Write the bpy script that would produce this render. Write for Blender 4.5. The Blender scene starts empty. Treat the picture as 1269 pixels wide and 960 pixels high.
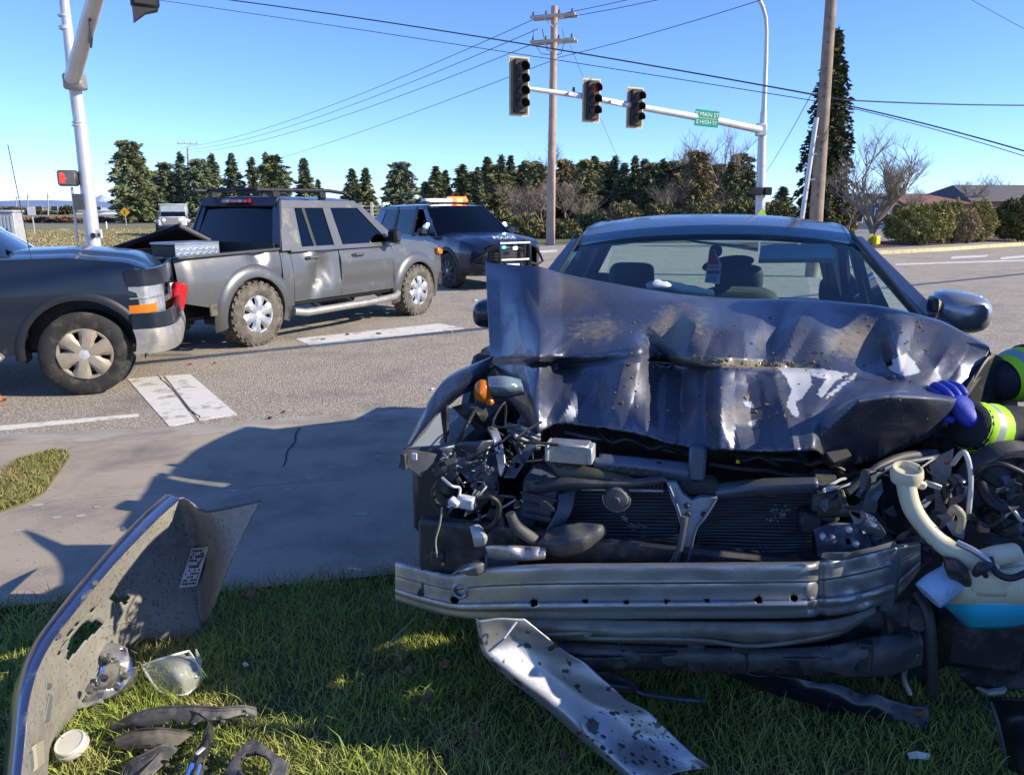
import bpy, bmesh, math, random
import numpy as np
from mathutils import Vector, Matrix, Euler
random.seed(7); rng = np.random.default_rng(7)
sc = bpy.context.scene
COL = sc.collection
# ---------------------------------------------------------------- camera, world, sun
CAM_H = 1.5; PITCH = math.radians(13.1); FPX = 956.0
cam = bpy.data.objects.new('camera', bpy.data.cameras.new('camera')); COL.objects.link(cam)
cam.location = (0, 0, CAM_H); cam.rotation_euler = (math.pi/2 - PITCH, 0, 0)
cam.data.sensor_width = 36; cam.data.lens = FPX/1269*36; cam.data.clip_start = 0.05; cam.data.clip_end = 20000
sc.camera = cam
SUN_EL = math.radians(29.5)
sun_dir = Vector((.98, -.20, 0)).normalized()*math.cos(SUN_EL) + Vector((0, 0, math.sin(SUN_EL)))
w = bpy.data.worlds.new('World'); sc.world = w; w.use_nodes = True
nt = w.node_tree; bg = nt.nodes['Background']
sky = nt.nodes.new('ShaderNodeTexSky'); sky.sky_type = 'NISHITA'; sky.sun_disc = False
sky.sun_elevation = SUN_EL; sky.sun_rotation = math.atan2(sun_dir.x, sun_dir.y)
sky.air_density = 0.75; sky.dust_density = 0.0; sky.ozone_density = 4.0
tn = nt.nodes.new('ShaderNodeMix'); tn.data_type = 'RGBA'; tn.blend_type = 'MULTIPLY'; tn.inputs[0].default_value = 1; tn.inputs[7].default_value = (.66, .785, 1.09, 1)
nt.links.new(sky.outputs[0], tn.inputs[6]); nt.links.new(tn.outputs[2], bg.inputs[0]); bg.inputs[1].default_value = 0.135
sl = bpy.data.lights.new('sun', 'SUN'); so = bpy.data.objects.new('sun', sl); COL.objects.link(so)
sl.energy = 4.0; sl.angle = math.radians(.5); sl.color = (1.0, .89, .70)
so.rotation_euler = sun_dir.to_track_quat('Z', 'Y').to_euler()
vs = sc.view_settings; vs.view_transform = 'Standard'; vs.look = 'None'; vs.exposure = 0.86; vs.gamma = 1
try:
    sc.cycles.use_denoising = True; sc.cycles.denoiser = 'OPENIMAGEDENOISE'
except Exception: pass
sc.cycles.max_bounces = 8; sc.cycles.transparent_max_bounces = 12
# ---------------------------------------------------------------- pixel -> world helpers (photo is 1269 x 960)
_c, _s = math.cos(PITCH), math.sin(PITCH)
def ray(px, py):
    dv = (480-py)/FPX
    return Vector(((px-634.5)/FPX, _c+_s*dv, -_s+_c*dv))
def at(px, py, z=None, Y=None):
    r = ray(px, py); t = (z-CAM_H)/r.z if z is not None else Y/r.y
    return Vector((0, 0, CAM_H)) + r*t
ROAD = -.14
# ---------------------------------------------------------------- object helpers
def tag(o, label=None, cat=None, group=None, kind=None):
    if label: o['label'] = label
    if cat: o['category'] = cat
    if group: o['group'] = group
    if kind: o['kind'] = kind
    return o
def thing(name, label, cat, loc=(0, 0, 0), rz=0, group=None):
    o = bpy.data.objects.new(name, None); COL.objects.link(o)
    o.location = loc; o.rotation_euler = (0, 0, rz); o.empty_display_size = .1
    return tag(o, label, cat, group)
class MB:
    def __init__(s): s.v = []; s.f = []; s.mi = []
    def add(s, vs, fs, mi=0):
        b = len(s.v); s.v += [tuple(v) for v in vs]
        s.f += [tuple(b+i for i in f) for f in fs]; s.mi += [mi]*len(fs); return s
    def box(s, c, d, R=None, bev=0, mi=0):
        hx, hy, hz = d[0]/2, d[1]/2, d[2]/2
        R = R.to_matrix() if isinstance(R, Euler) else R
        T = lambda p: (Vector(c) + (R @ Vector(p) if R else Vector(p)))
        if not bev:
            vs = [T((x, y, z)) for x in (-hx, hx) for y in (-hy, hy) for z in (-hz, hz)]
            return s.add(vs, [(0, 1, 3, 2), (4, 6, 7, 5), (0, 4, 5, 1), (2, 3, 7, 6), (0, 2, 6, 4), (1, 5, 7, 3)], mi)
        b = min(bev, hx*.9, hy*.9, hz*.9); vs = []; ix = {}
        for sx in (-1, 1):
            for sy in (-1, 1):
                for sz in (-1, 1):
                    for a in range(3):
                        p = [sx*hx, sy*hy, sz*hz]
                        for k in range(3):
                            if k != a: p[k] -= (sx, sy, sz)[k]*b
                        ix[sx, sy, sz, a] = len(vs); vs.append(T(p))
        fs = []
        for a in range(3):
            u, w_ = (a+1) % 3, (a+2) % 3
            for sg in (-1, 1):
                q = []
                for su, sw in ((-1, -1), (1, -1), (1, 1), (-1, 1)):
                    k = [0, 0, 0]; k[a] = sg; k[u] = su; k[w_] = sw; q.append(ix[k[0], k[1], k[2], a])
                fs.append(q if sg > 0 else q[::-1])
            for su in (-1, 1):
                for sw in (-1, 1):
                    k0 = [0, 0, 0]; k0[u] = su; k0[w_] = sw; k1 = k0[:]; k0[a] = -1; k1[a] = 1
                    fs.append((ix[(*k0, u)], ix[(*k1, u)], ix[(*k1, w_)], ix[(*k0, w_)]))
        for sx in (-1, 1):
            for sy in (-1, 1):
                for sz in (-1, 1): fs.append([ix[sx, sy, sz, a] for a in range(3)])
        return s.add(vs, fs, mi)
    def tube(s, pts, r, n=8, cap=True, mi=0, flat=1.0):
        P = [Vector(p) for p in pts]; m = len(P)
        rr = r if hasattr(r, '__len__') else [r]*m
        t0 = (P[1]-P[0]).normalized(); up = Vector((0, 0, 1)) if abs(t0.z) < .9 else Vector((1, 0, 0))
        x = t0.cross(up).normalized(); vs = []
        for i in range(m):
            t = (P[min(i+1, m-1)]-P[max(i-1, 0)])
            t = t.normalized() if t.length > 1e-9 else t0
            x = (x - t*x.dot(t)).normalized(); y = t.cross(x)
            for k in range(n):
                a = 2*math.pi*k/n; vs.append(P[i]+x*(math.cos(a)*rr[i])+y*(math.sin(a)*rr[i]*flat))
        fs = [(i*n+k, i*n+(k+1) % n, (i+1)*n+(k+1) % n, (i+1)*n+k) for i in range(m-1) for k in range(n)]
        if cap: fs += [tuple(range(n))[::-1], tuple((m-1)*n+k for k in range(n))]
        return s.add(vs, fs, mi)
    def pill(s, c, d, R=None, e=.45, n=18, k=10, mi=0):
        R = R.to_matrix() if isinstance(R, Euler) else R; f = lambda v: math.copysign(abs(v)**e, v); G = []
        for i in range(k+1):
            a = -math.pi/2+math.pi*i/k; row = []
            for j in range(n+1):
                b = 2*math.pi*j/n; p = Vector((f(math.cos(a))*f(math.cos(b))*d[0]/2, f(math.cos(a))*f(math.sin(b))*d[1]/2, f(math.sin(a))*d[2]/2)); row.append(tuple(Vector(c)+(R @ p if R else p)))
            G.append(row)
        return s.sheet(G, 0, mi)
    def lathe(s, prof, o=(0, 0, 0), ax=(0, 0, 1), n=24, mi=0):
        q = Vector(ax).normalized().to_track_quat('Z', 'Y'); o = Vector(o); m = len(prof); vs = []
        for r, h in prof:
            for k in range(n):
                a = 2*math.pi*k/n; vs.append(o + q @ Vector((r*math.cos(a), r*math.sin(a), h)))
        fs = [(i*n+k, i*n+(k+1) % n, (i+1)*n+(k+1) % n, (i+1)*n+k) for i in range(m-1) for k in range(n)]
        return s.add(vs, fs, mi)
    def sheet(s, P, th=0, mi=0):
        P = np.asarray(P, float); n, m = P.shape[:2]
        vs = [tuple(p) for p in P.reshape(-1, 3)]
        F = [(i*m+j, (i+1)*m+j, (i+1)*m+j+1, i*m+j+1) for i in range(n-1) for j in range(m-1)]
        if not th: return s.add(vs, F, mi)
        gu = np.gradient(P, axis=0); gv = np.gradient(P, axis=1); N = np.cross(gu, gv)
        N /= np.maximum(np.linalg.norm(N, axis=2, keepdims=True), 1e-9)
        Q = P - N*th; vs += [tuple(p) for p in Q.reshape(-1, 3)]; k = n*m
        F += [tuple(k+i for i in f[::-1]) for f in F]
        for i in range(n-1):
            F.append((i*m, k+i*m, k+(i+1)*m, (i+1)*m)); a = i*m+m-1; F.append((a, a+m, k+a+m, k+a))
        for j in range(m-1):
            F.append((j, j+1, k+j+1, k+j)); a = (n-1)*m+j; F.append((a, k+a, k+a+1, a+1))
        return s.add(vs, F, mi)
    def patch(s, c, nu=2, nv=2, th=.01, fn=None, mi=0):
        c = [Vector(q) for q in c]; G = []
        for i in range(nu+1):
            u = i/nu; row = []
            for j in range(nv+1):
                v = j/nv
                p = (c[0]*(1-u)+c[1]*u)*(1-v)+(c[3]*(1-u)+c[2]*u)*v
                row.append(tuple(fn(p, u, v) if fn else p))
            G.append(row)
        return s.sheet(G, th, mi)
    def prism(s, poly, ext, mi=0):
        n = len(poly); P = [Vector(p) for p in poly]; e = Vector(ext)
        return s.add(P+[p+e for p in P], [tuple(range(n)), tuple(range(2*n-1, n-1, -1))] + [(i, i+n, (i+1) % n+n, (i+1) % n) for i in range(n)], mi)
    def mesh(s, name, mats, sharp=38):
        me = bpy.data.meshes.new(name); me.from_pydata(s.v, [], s.f)
        for m in (mats if isinstance(mats, (list, tuple)) else [mats]): me.materials.append(m)
        if any(s.mi): me.polygons.foreach_set('material_index', s.mi)
        bm = bmesh.new(); bm.from_mesh(me)
        bmesh.ops.recalc_face_normals(bm, faces=bm.faces)
        sa = math.radians(sharp)
        for f in bm.faces: f.smooth = True
        for e in bm.edges:
            if len(e.link_faces) == 2 and e.calc_face_angle(0) > sa: e.smooth = False
        bm.to_mesh(me); bm.free(); return me
    def build(s, name, mats, parent=None, sharp=38, label=None, cat=None, group=None, kind=None, loc=None):
        o = bpy.data.objects.new(name, s.mesh(name, mats, sharp)); COL.objects.link(o)
        if parent: o.parent = parent
        if loc is not None: o.location = loc
        return tag(o, label, cat, group, kind)
def based(mb, name, mats, label=None, cat=None, group=None, sharp=38, kind=None):
    """single-mesh thing given in world coordinates: origin moved to its base"""
    A = np.array(mb.v); b = Vector(((A[:, 0].min()+A[:, 0].max())/2, (A[:, 1].min()+A[:, 1].max())/2, A[:, 2].min()))
    mb.v = [tuple(Vector(v)-b) for v in mb.v]
    return mb.build(name, mats, None, sharp, label, cat, group, kind, loc=b)
def dup(root, name=None, loc=None, rz=None, label=None, group=None):
    def cp(o, par):
        c = o.copy(); COL.objects.link(c); c.parent = par
        for ch in o.children: cp(ch, c)
        return c
    r = cp(root, None)
    if loc is not None: r.location = loc
    if rz is not None: r.rotation_euler = (0, 0, rz)
    if label: r['label'] = label
    if group: r['group'] = group
    return r
def text(body, size, parent, mat, loc, rot, ext=.002, name='lettering', sx=1):
    cu = bpy.data.curves.new(name, 'FONT'); cu.body = body; cu.size = size; cu.align_x = 'CENTER'; cu.align_y = 'CENTER'; cu.extrude = ext
    cu.resolution_u = 3
    tmp = bpy.data.objects.new(name, cu); me = bpy.data.meshes.new_from_object(tmp); bpy.data.objects.remove(tmp)
    o = bpy.data.objects.new(name, me); COL.objects.link(o); me.materials.clear(); me.materials.append(mat); o.parent = parent; o.location = loc; o.rotation_euler = rot; o.scale = (sx, 1, 1)
    return o
# ---------------------------------------------------------------- materials
def mat(name, col, rough=.5, metal=0, var=.12, vs=5, bump=0, bs=80, bd=.01, col2=None, dirt=None, coat=0, emis=None, trans=0, alpha=1, spec=None, speck=None, rvar=0, ior=None, aniso=None):
    m = bpy.data.materials.new(name); m.use_nodes = True; t = m.node_tree; N = t.nodes; L = t.links
    b = N['Principled BSDF']; b.inputs['Roughness'].default_value = rough; b.inputs['Metallic'].default_value = metal
    tc = N.new('ShaderNodeTexCoord'); vec = tc.outputs['Object']
    def noise(scale, det=6, rg=.6):
        n = N.new('ShaderNodeTexNoise'); n.inputs['Scale'].default_value = scale; n.inputs['Detail'].default_value = det; n.inputs['Roughness'].default_value = rg
        L.new(vec, n.inputs['Vector']); return n
    def ramp(src, a, b_):
        r = N.new('ShaderNodeMapRange'); r.inputs[1].default_value = a; r.inputs[2].default_value = b_; L.new(src, r.inputs[0]); r.clamp = True; return r.outputs[0]
    def mix(f, A, B):
        x = N.new('ShaderNodeMix'); x.data_type = 'RGBA'; L.new(f, x.inputs[0])
        for k, v in ((6, A), (7, B)):
            if hasattr(v, 'is_output'): L.new(v, x.inputs[k])
            else: x.inputs[k].default_value = (*v, 1)
        return x.outputs[2]
    c1 = tuple(min(1, q*(1-var)) for q in col); c2 = col2 or tuple(min(1, q*(1+var)) for q in col)
    n0 = noise(vs); out = mix(ramp(n0.outputs['Fac'], .3, .7), c1, c2)
    if speck:   # (color, scale, threshold)
        v = noise(speck[1], 2, .5); out = mix(ramp(v.outputs['Fac'], speck[2], speck[2]+.04), out, speck[0])
    rsrc = None
    if dirt:    # (color, scale, lo, hi)
        d = noise(dirt[1], 8, .7); fd = ramp(d.outputs['Fac'], dirt[2], dirt[3]); out = mix(fd, out, dirt[0])
        rr = N.new('ShaderNodeMapRange'); L.new(fd, rr.inputs[0]); rr.inputs[3].default_value = rough; rr.inputs[4].default_value = .85; rsrc = rr.outputs[0]
    if rvar and not rsrc:
        n1 = noise(vs*2.7); rr = N.new('ShaderNodeMapRange'); L.new(n1.outputs['Fac'], rr.inputs[0]); rr.inputs[1].default_value = .3; rr.inputs[2].default_value = .7
        rr.inputs[3].default_value = max(0, rough-rvar); rr.inputs[4].default_value = min(1, rough+rvar); rsrc = rr.outputs[0]
    L.new(out, b.inputs['Base Color'])
    if rsrc: L.new(rsrc, b.inputs['Roughness'])
    if bump:
        n2 = noise(bs, 4); bp = N.new('ShaderNodeBump'); bp.inputs['Strength'].default_value = bump; bp.inputs['Distance'].default_value = bd
        L.new(n2.outputs['Fac'], bp.inputs['Height']); L.new(bp.outputs[0], b.inputs['Normal'])
    if coat: b.inputs['Coat Weight'].default_value = coat; b.inputs['Coat Roughness'].default_value = .06
    if emis: b.inputs['Emission Color'].default_value = (*emis[0], 1); b.inputs['Emission Strength'].default_value = emis[1]
    if trans: b.inputs['Transmission Weight'].default_value = trans
    if ior: b.inputs['IOR'].default_value = ior
    if alpha < 1: b.inputs['Alpha'].default_value = alpha
    if spec is not None: b.inputs['Specular IOR Level'].default_value = spec
    return m
def glassmat(name, tint, fac, rough=.0, gtint=(1, 1, 1)):
    """thin pane: tinted see-through mixed with a mirror-like surface by fresnel"""
    m = bpy.data.materials.new(name); m.use_nodes = True; t = m.node_tree; N = t.nodes; L = t.links; N.remove(N['Principled BSDF'])
    tr = N.new('ShaderNodeBsdfTransparent'); tr.inputs[0].default_value = (*tint, 1)
    gl = N.new('ShaderNodeBsdfGlossy'); gl.inputs['Roughness'].default_value = rough; gl.inputs[0].default_value = (*gtint, 1)
    fr = N.new('ShaderNodeLayerWeight'); fr.inputs[0].default_value = fac
    mx = N.new('ShaderNodeMixShader'); L.new(fr.outputs['Fresnel'], mx.inputs[0]); L.new(tr.outputs[0], mx.inputs[1]); L.new(gl.outputs[0], mx.inputs[2])
    L.new(mx.outputs[0], N['Material Output'].inputs[0]); return m
def roughmap(m, name, *a, **k): pass
MT = {}
MT['black'] = mat('black_plastic', (.012, .012, .013), .45, var=.3, rvar=.1)
MT['rubber'] = mat('tyre_rubber', (.022, .021, .02), .8, var=.25, bump=.2, bs=120, dirt=((.14, .12, .09), 9, .5, .8))
MT['mudrubber'] = mat('muddy_rubber', (.04, .037, .033), .85, bump=.3, bs=90, dirt=((.20, .175, .135), 7, .36, .68))
MT['alloy'] = mat('alloy_wheel', (.62, .62, .62), .32, .85, dirt=((.32, .28, .22), 12, .5, .8))
MT['dirtyalloy'] = mat('dusty_alloy_wheel', (.42, .37, .29), .5, .5, dirt=((.36, .31, .24), 6, .35, .6))
MT['steel'] = mat('dark_steel', (.08, .08, .085), .5, .7, rvar=.15)
MT['chrome'] = mat('chrome', (.72, .72, .74), .16, 1, dirt=((.3, .27, .22), 9, .5, .75))
MT['dchrome'] = mat('dusty_chrome', (.34, .33, .32), .36, .6, dirt=((.36, .32, .27), 9, .4, .7))
MT['tint'] = glassmat('tinted_window', (.10, .11, .12), .34)
MT['clearglass'] = glassmat('window_glass', (.55, .68, .66), .3)
MT['amber'] = mat('amber_lens', (.75, .22, .02), .2, trans=.25, var=.1)
MT['redlens'] = mat('red_lens', (.55, .012, .015), .2, trans=.2, var=.1, coat=.5)
MT['white'] = mat('white_paint', (.75, .75, .73), .5)
MT['galv'] = mat('galvanised_steel', (.56, .57, .58), .5, .35, var=.1, vs=3, rvar=.1)
MT['wood'] = mat('weathered_wood_pole', (.24, .17, .12), .9, var=.35, vs=3, bump=.5, bs=25, dirt=((.33, .28, .23), 2, .4, .7))
MT['greywood'] = mat('grey_wood_pole', (.36, .32, .28), .9, var=.25, vs=4, bump=.4, bs=30)
MT['wire'] = mat('wire_black', (.05, .05, .055), .6)
# ================================================================ SETTING
M_ground = mat('far_field', (.24, .21, .12), .95, col2=(.16, .16, .08), vs=.08)
M_road = mat('chip_seal_road', (.285, .24, .185), .93, var=.10, vs=.9, bump=1, bs=62, bd=.02, speck=((.50, .45, .375), 62, .52), dirt=((.19, .17, .145), 1.3, .5, .8))
M_walk = mat('worn_asphalt_walk', (.36, .305, .235), .92, var=.10, vs=1.2, bump=.3, bs=120, bd=.004, speck=((.36, .34, .30), 60, .66), dirt=((.17, .155, .135), 1.7, .46, .72))
M_conc = mat('kerb_concrete', (.36, .33, .28), .9, bump=.3, bs=90, dirt=((.22, .19, .15), 3, .45, .7))
M_paint = mat('worn_white_road_paint', (.66, .64, .59), .8, var=.08, dirt=((.27, .24, .20), 5, .53, .66), bump=.3, bs=75)
M_yel = mat('yellow_kerb_paint', (.62, .5, .24), .8, dirt=((.4, .36, .28), 4, .45, .65))
M_soil = mat('lawn_soil', (.07, .06, .035), .95, col2=(.05, .075, .02), vs=9, bump=.6, bs=40)
M_dry = mat('dry_grass_verge', (.36, .30, .16), .95, col2=(.24, .22, .10), vs=.8, bump=1, bs=9, bd=.1)
M_green = mat('short_green_verge', (.10, .13, .045), .95, col2=(.17, .16, .07), vs=2, bump=1, bs=12, bd=.06)
M_mulch = mat('red_bark_mulch', (.11, .05, .032), .95, var=.4, vs=20, bump=1, bs=30, bd=.05)
def flat(name, pts, z, m, kind='structure', label=None):
    P = [(p[0], p[1], p[2] if len(p) > 2 else z) for p in pts]
    o = MB().add(P, [tuple(range(len(P)))]).build(name, m, None, kind=kind); return o
def gp(px, py, z=ROAD): p = at(px, py, z=z); return (p.x, p.y)
flat('ground', [(-4000, -300), (4000, -300), (4000, 5000), (-4000, 5000)], -.20, M_ground)
road = flat('road', [(-120, -40), (60, -40), (60, 22), (23.5, 35.3), (14, 28.6), (10.5, 29), (10.5, 38), (.5, 36.4), (-12, 42), (-75, 88), (-120, 85)], ROAD, M_road)
# side road running off to the left behind the dry verge
verge = MB(); vp = [gp(-30, 300), gp(60, 318), gp(190, 334), gp(330, 316), gp(395, 302), gp(330, 293), gp(175, 284), gp(60, 287), gp(-30, 288)]
verge.prism([(x, y, -.19) for x, y in vp], (0, 0, .12)).build('dry_verge', M_dry, None, kind='structure')
def bar(c, name='crosswalk_bar', z=ROAD+.004):
    flat(name, [(p[0], p[1], 0) for p in c], 0, M_paint).location = (0, 0, z)
def barpx(c, name='crosswalk_bar'):
    ps = [gp(*q) for q in c]
    o = MB().prism([(x, y, ROAD-.002) for x, y in ps], (0, 0, .007)).build(name, M_paint, road); return o
barpx([(158, 470), (200, 466), (242, 522), (210, 529)]); barpx([(204, 466), (236, 464), (294, 514), (247, 521)])
barpx([(366, 420), (545, 401), (575, 407), (385, 429)])
barpx([(0, 528), (172, 513), (172, 516), (0, 533)], 'road_line'); barpx([(72, 284), (84, 284), (192, 304), (178, 304)], 'road_line'); 
barpx([(1180, 318), (1225, 316), (1222, 318), (1178, 320.5)], 'road_line'); barpx([(1240, 319), (1269, 316.5), (1269, 319), (1240, 321.5)], 'road_line')
barpx([(665, 311), (690, 309.5), (690, 312), (664, 313.5)], 'road_line'); barpx([(1110, 327), (1269, 322), (1269, 323.2), (1110, 328.4)], 'road_line')
def stain(px, py, rx, ry, m):
    p = at(px, py, z=ROAD); n_ = 18
    P = [(p.x+rx*math.cos(t)*random.uniform(.6, 1.2), p.y+ry*math.sin(t)*random.uniform(.6, 1.2), ROAD+.0015) for t in np.linspace(0, 6.28, n_, endpoint=False)]
    MB().add(P, [tuple(range(n_))]).build('oil_stain', m, road)
M_st = mat('oil_stain', (.12, .105, .085), .6, var=.3, vs=6); M_st2 = mat('damp_stain', (.17, .145, .115), .8, var=.25, vs=4)
for q_ in ((225, 425, .35, .25, M_st), (262, 418, .3, .3, M_st2), (205, 440, .3, .10, M_st2)): stain(*q_)
M_crk = mat('tar_crack', (.07, .06, .055), .9)
for pts in (((196, 466), (215, 485), (232, 505), (250, 520)), ((330, 500), (420, 470), (520, 455), (600, 448)), ((600, 470), (540, 500), (480, 508)), ((1130, 345), (1190, 338), (1269, 335)), ((1150, 420), (1200, 380), (1269, 360))):
    P = [Vector(gp(*q)+(ROAD+.0065,)) for q in pts]; Q = []
    for a_, b2 in zip(P, P[1:]):
        for t in np.linspace(0, 1, 8, endpoint=False): Q.append(a_.lerp(b2, t)+Vector((random.gauss(0, .006), random.gauss(0, .005), 0)))
    MB().sheet([[(v.x-.004, v.y-.005, v.z) for v in Q], [(v.x+.004, v.y+.005, v.z) for v in Q]]).build('crack', M_crk, road)
# sidewalk: a ramp falling from the lawn to the gutter
near = [(-9, 2.2), (-3.6, 2.58), (-1.99, 2.73), (-1.68, 2.80), (-1.22, 2.85), (-.47, 3.02), (.6, 3.2), (2.2, 3.7), (9, 5.2)]
far = [(-9, 3.6), (-4.6, 5.02), (-3.3, 5.24), (-2.75, 5.33), (-2.05, 5.52), (-1.46, 5.72), (-.23, 6.08), (2.2, 6.8), (9, 8.9)]
def lerp(a, b, t): return a+(b-a)*t
G = [[(lerp(n[0], f[0], t), lerp(n[1], f[1], t), lerp(-.012, -.125, t)) for n, f in zip(near, far)] for t in np.linspace(0, 1, 7)]
walk = MB().sheet(G).build('sidewalk', M_walk, None, kind='structure')
kb = MB(); kb.sheet([[(f[0]+o_*.02, f[1]+o_, z) for f in far] for o_, z in ((0, -.124), (.02, -.12), (.14, -.123), (.34, -.131), (.36, -.16))]).build('kerb', M_conc, walk)
for a, b in (((-1.36, 4.05), (-1.60, 5.6)), ):
    pts = [(lerp(a[0], b[0], t)+.012*math.sin(t*19), lerp(a[1], b[1], t), lerp(-.067, -.116, t)) for t in np.linspace(0, 1, 14)]
    MB().sheet([[(p[0]-.006, p[1], p[2]+.002) for p in pts], [(p[0]+.006, p[1], p[2]+.002) for p in pts]]).build('crack', mat('crack', (.05, .045, .04), .95), walk)
def blob(cx, cy, r, n=9):
    return [(cx+r*random.uniform(.6, 1.2)*math.cos(2*math.pi*k/n), cy+r*.7*random.uniform(.6, 1.2)*math.sin(2*math.pi*k/n)) for k in range(n)]
from mathutils.bvhtree import BVHTree
_bv = BVHTree.FromPolygons([v.co.copy() for v in walk.data.vertices], [tuple(p.vertices) for p in walk.data.polygons])
def walkz(x, y):
    h = _bv.ray_cast(Vector((x, y, 1)), Vector((0, 0, -1)))[0]
    if h: return h.z-.002
    yn = np.interp(x, [p[0] for p in near], [p[1] for p in near]); yf = np.interp(x, [p[0] for p in far], [p[1] for p in far])
    return lerp(-.012, -.125, min(1, max(0, (y-yn)/(yf-yn))))
spots = MB()
for px, py, r in ((47, 625, .035), (70, 642, .03), (100, 640, .03), (60, 602, .025), (290, 607, .03), (382, 590, .03), (357, 606, .028), (450, 640, .04), (120, 628, .02), (285, 586, .02), (410, 575, .02), (470, 560, .03), (25, 660, .03)):
    p = at(px, py, z=-.06); bl = blob(p.x, p.y, r); spots.add([(x, y, walkz(x, y)+.004) for x, y in bl], [tuple(range(len(bl)))])
for _ in range(260):
    px, py = random.uniform(0, 520), random.uniform(560, 735); p = at(px, py, z=-.05); bl = blob(p.x, p.y, random.uniform(.004, .011), 6)
    spots.add([(x, y, walkz(x, y)+.004) for x, y in bl], [tuple(range(6))])
for k, (a, b) in enumerate((((60, 618), (430, 596)), )):
    pa, pb = at(*a, z=-.06), at(*b, z=-.08); n_ = 24; q0 = [(lerp(pa.x, pb.x, i/n_), lerp(pa.y, pb.y, i/n_)+.004*math.sin(i*2.3)) for i in range(n_+1)]
    MB().sheet([[(x, y-.006, walkz(x, y)+.004) for x, y in q0], [(x, y+.006, walkz(x, y)+.004) for x, y in q0]]).build('joint_line', mat('joint_pale', (.38, .36, .32), .9), walk)
spots.build('bird_droppings', mat('pale_spots', (.40, .39, .36), .9), walk)['kind'] = 'stuff'
# lawn sheet with low undulation
lx = np.linspace(-6, 6, 61); G = []
for x in lx:
    ye = np.interp(x, [p[0] for p in near], [p[1] for p in near])+.03
    G.append([(x, y, .012*math.sin(x*3.1+y*2)+.01*math.sin(y*5.3-x*2.2)-.012+(-.02 if t > .96 else 0)) for t, y in ((t, lerp(-5, ye, t)) for t in np.linspace(0, 1, 50))])
lawn = MB().sheet(G).build('lawn', M_soil, None, kind='structure')
pl = [at(px, py, z=-.06) for px, py in ((-60, 640), (-30, 600), (0, 584), (24, 562), (60, 553), (79, 551), (85, 559), (55, 608), (30, 624), (0, 635))]
patch_o = MB().prism([(p.x, p.y, walkz(p.x, p.y)-.03) for p in pl], (0, 0, .045)).build('grass_strip', mat('strip_soil', (.15, .12, .07), .95, col2=(.10, .11, .04), vs=14, bump=.5, bs=50), None, kind='structure')
# far side of the crossing, right
fk = [(9.8, 29.2), (11.4, 28.2), (13.8, 28.5), (17, 30.6), (23, 35.2), (34, 42)]
kR = MB().sheet([[(x, y, ROAD-.02) for x, y in fk], [(x, y+.02, ROAD+.13) for x, y in fk], [(x-.02, y+.18, ROAD+.135) for x, y in fk], [(x-.02, y+.2, ROAD+.05) for x, y in fk]]).build('far_kerb', M_yel, None, kind='structure')
MB().sheet([[(x-.02, y+.19, ROAD+.115) for x, y in fk], [(x-.2, y+1.5, ROAD+.12) for x, y in fk]]).build('far_pavement', M_conc, None, kind='structure')
MB().sheet([[(x-.2, y+1.48, ROAD+.125) for x, y in fk], [(x-.2, y+2.9, ROAD+.15) for x, y in fk], [(x-.2, y+4.6, ROAD+.2) for x, y in fk]]).build('mulch_bed', M_mulch, None, kind='structure')
MB().sheet([[(9.5, 33.6, ROAD+.1), (40, 48, ROAD+.1)], [(6, 60, ROAD+.1), (40, 75, ROAD+.1)]]).build('car_park', mat('pale_tarmac', (.23, .22, .21), .95), None, kind='structure')
MB().sheet([[(-1, 36.6, ROAD+.02), (10.4, 38.2, ROAD+.02)], [(-1, 44, ROAD+.12), (9.4, 46, ROAD+.12)]]).build('green_verge', M_green, None, kind='structure')
MB().sheet([[(11, 38.5, ROAD+.14), (17, 42, ROAD+.14)], [(10.6, 41, ROAD+.16), (16.6, 45, ROAD+.16)]]).build('green_verge', M_green, None, kind='structure')
# hills and the snow peak, distance haze put into their blue colours
def ridge(name, pts, Y, depth, m):
    G = []
    for t, k in ((0, 0), (.5, .75), (1, 1), (1.6, .6), (2.2, 0)):
        G.append([(x*(1+t*depth/Y), Y+t*depth, -.2+(h*k if k < 1 else h)*(1 if k else 0)) for x, h in pts])
    return MB().sheet(G).build(name, m, None, kind='structure')
M_hill = mat('haze_blue_forest_hill', (.14, .22, .37), .95, col2=(.17, .25, .40), vs=.004); M_snow = mat('hazed_snow_peak', (.66, .72, .82), .9, col2=(.2, .29, .45), vs=.012)
hp = []
for px, py in ((-120, 252), (-40, 250), (0, 248), (30, 247), (60, 247), (90, 248), (120, 249), (150, 250), (200, 252), (260, 254), (330, 256), (420, 257)):
    p = at(px, py, Y=3000); hp.append((p.x, p.z))
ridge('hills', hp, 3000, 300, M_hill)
hp = []
for px, py in ((70, 256), (100, 251), (112, 247), (120, 243), (126, 240), (131, 242), (138, 247), (150, 252), (165, 256)):
    p = at(px, py, Y=4200); hp.append((p.x, p.z))
ridge('snow_mountain', hp, 4200, 250, M_snow)
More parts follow.
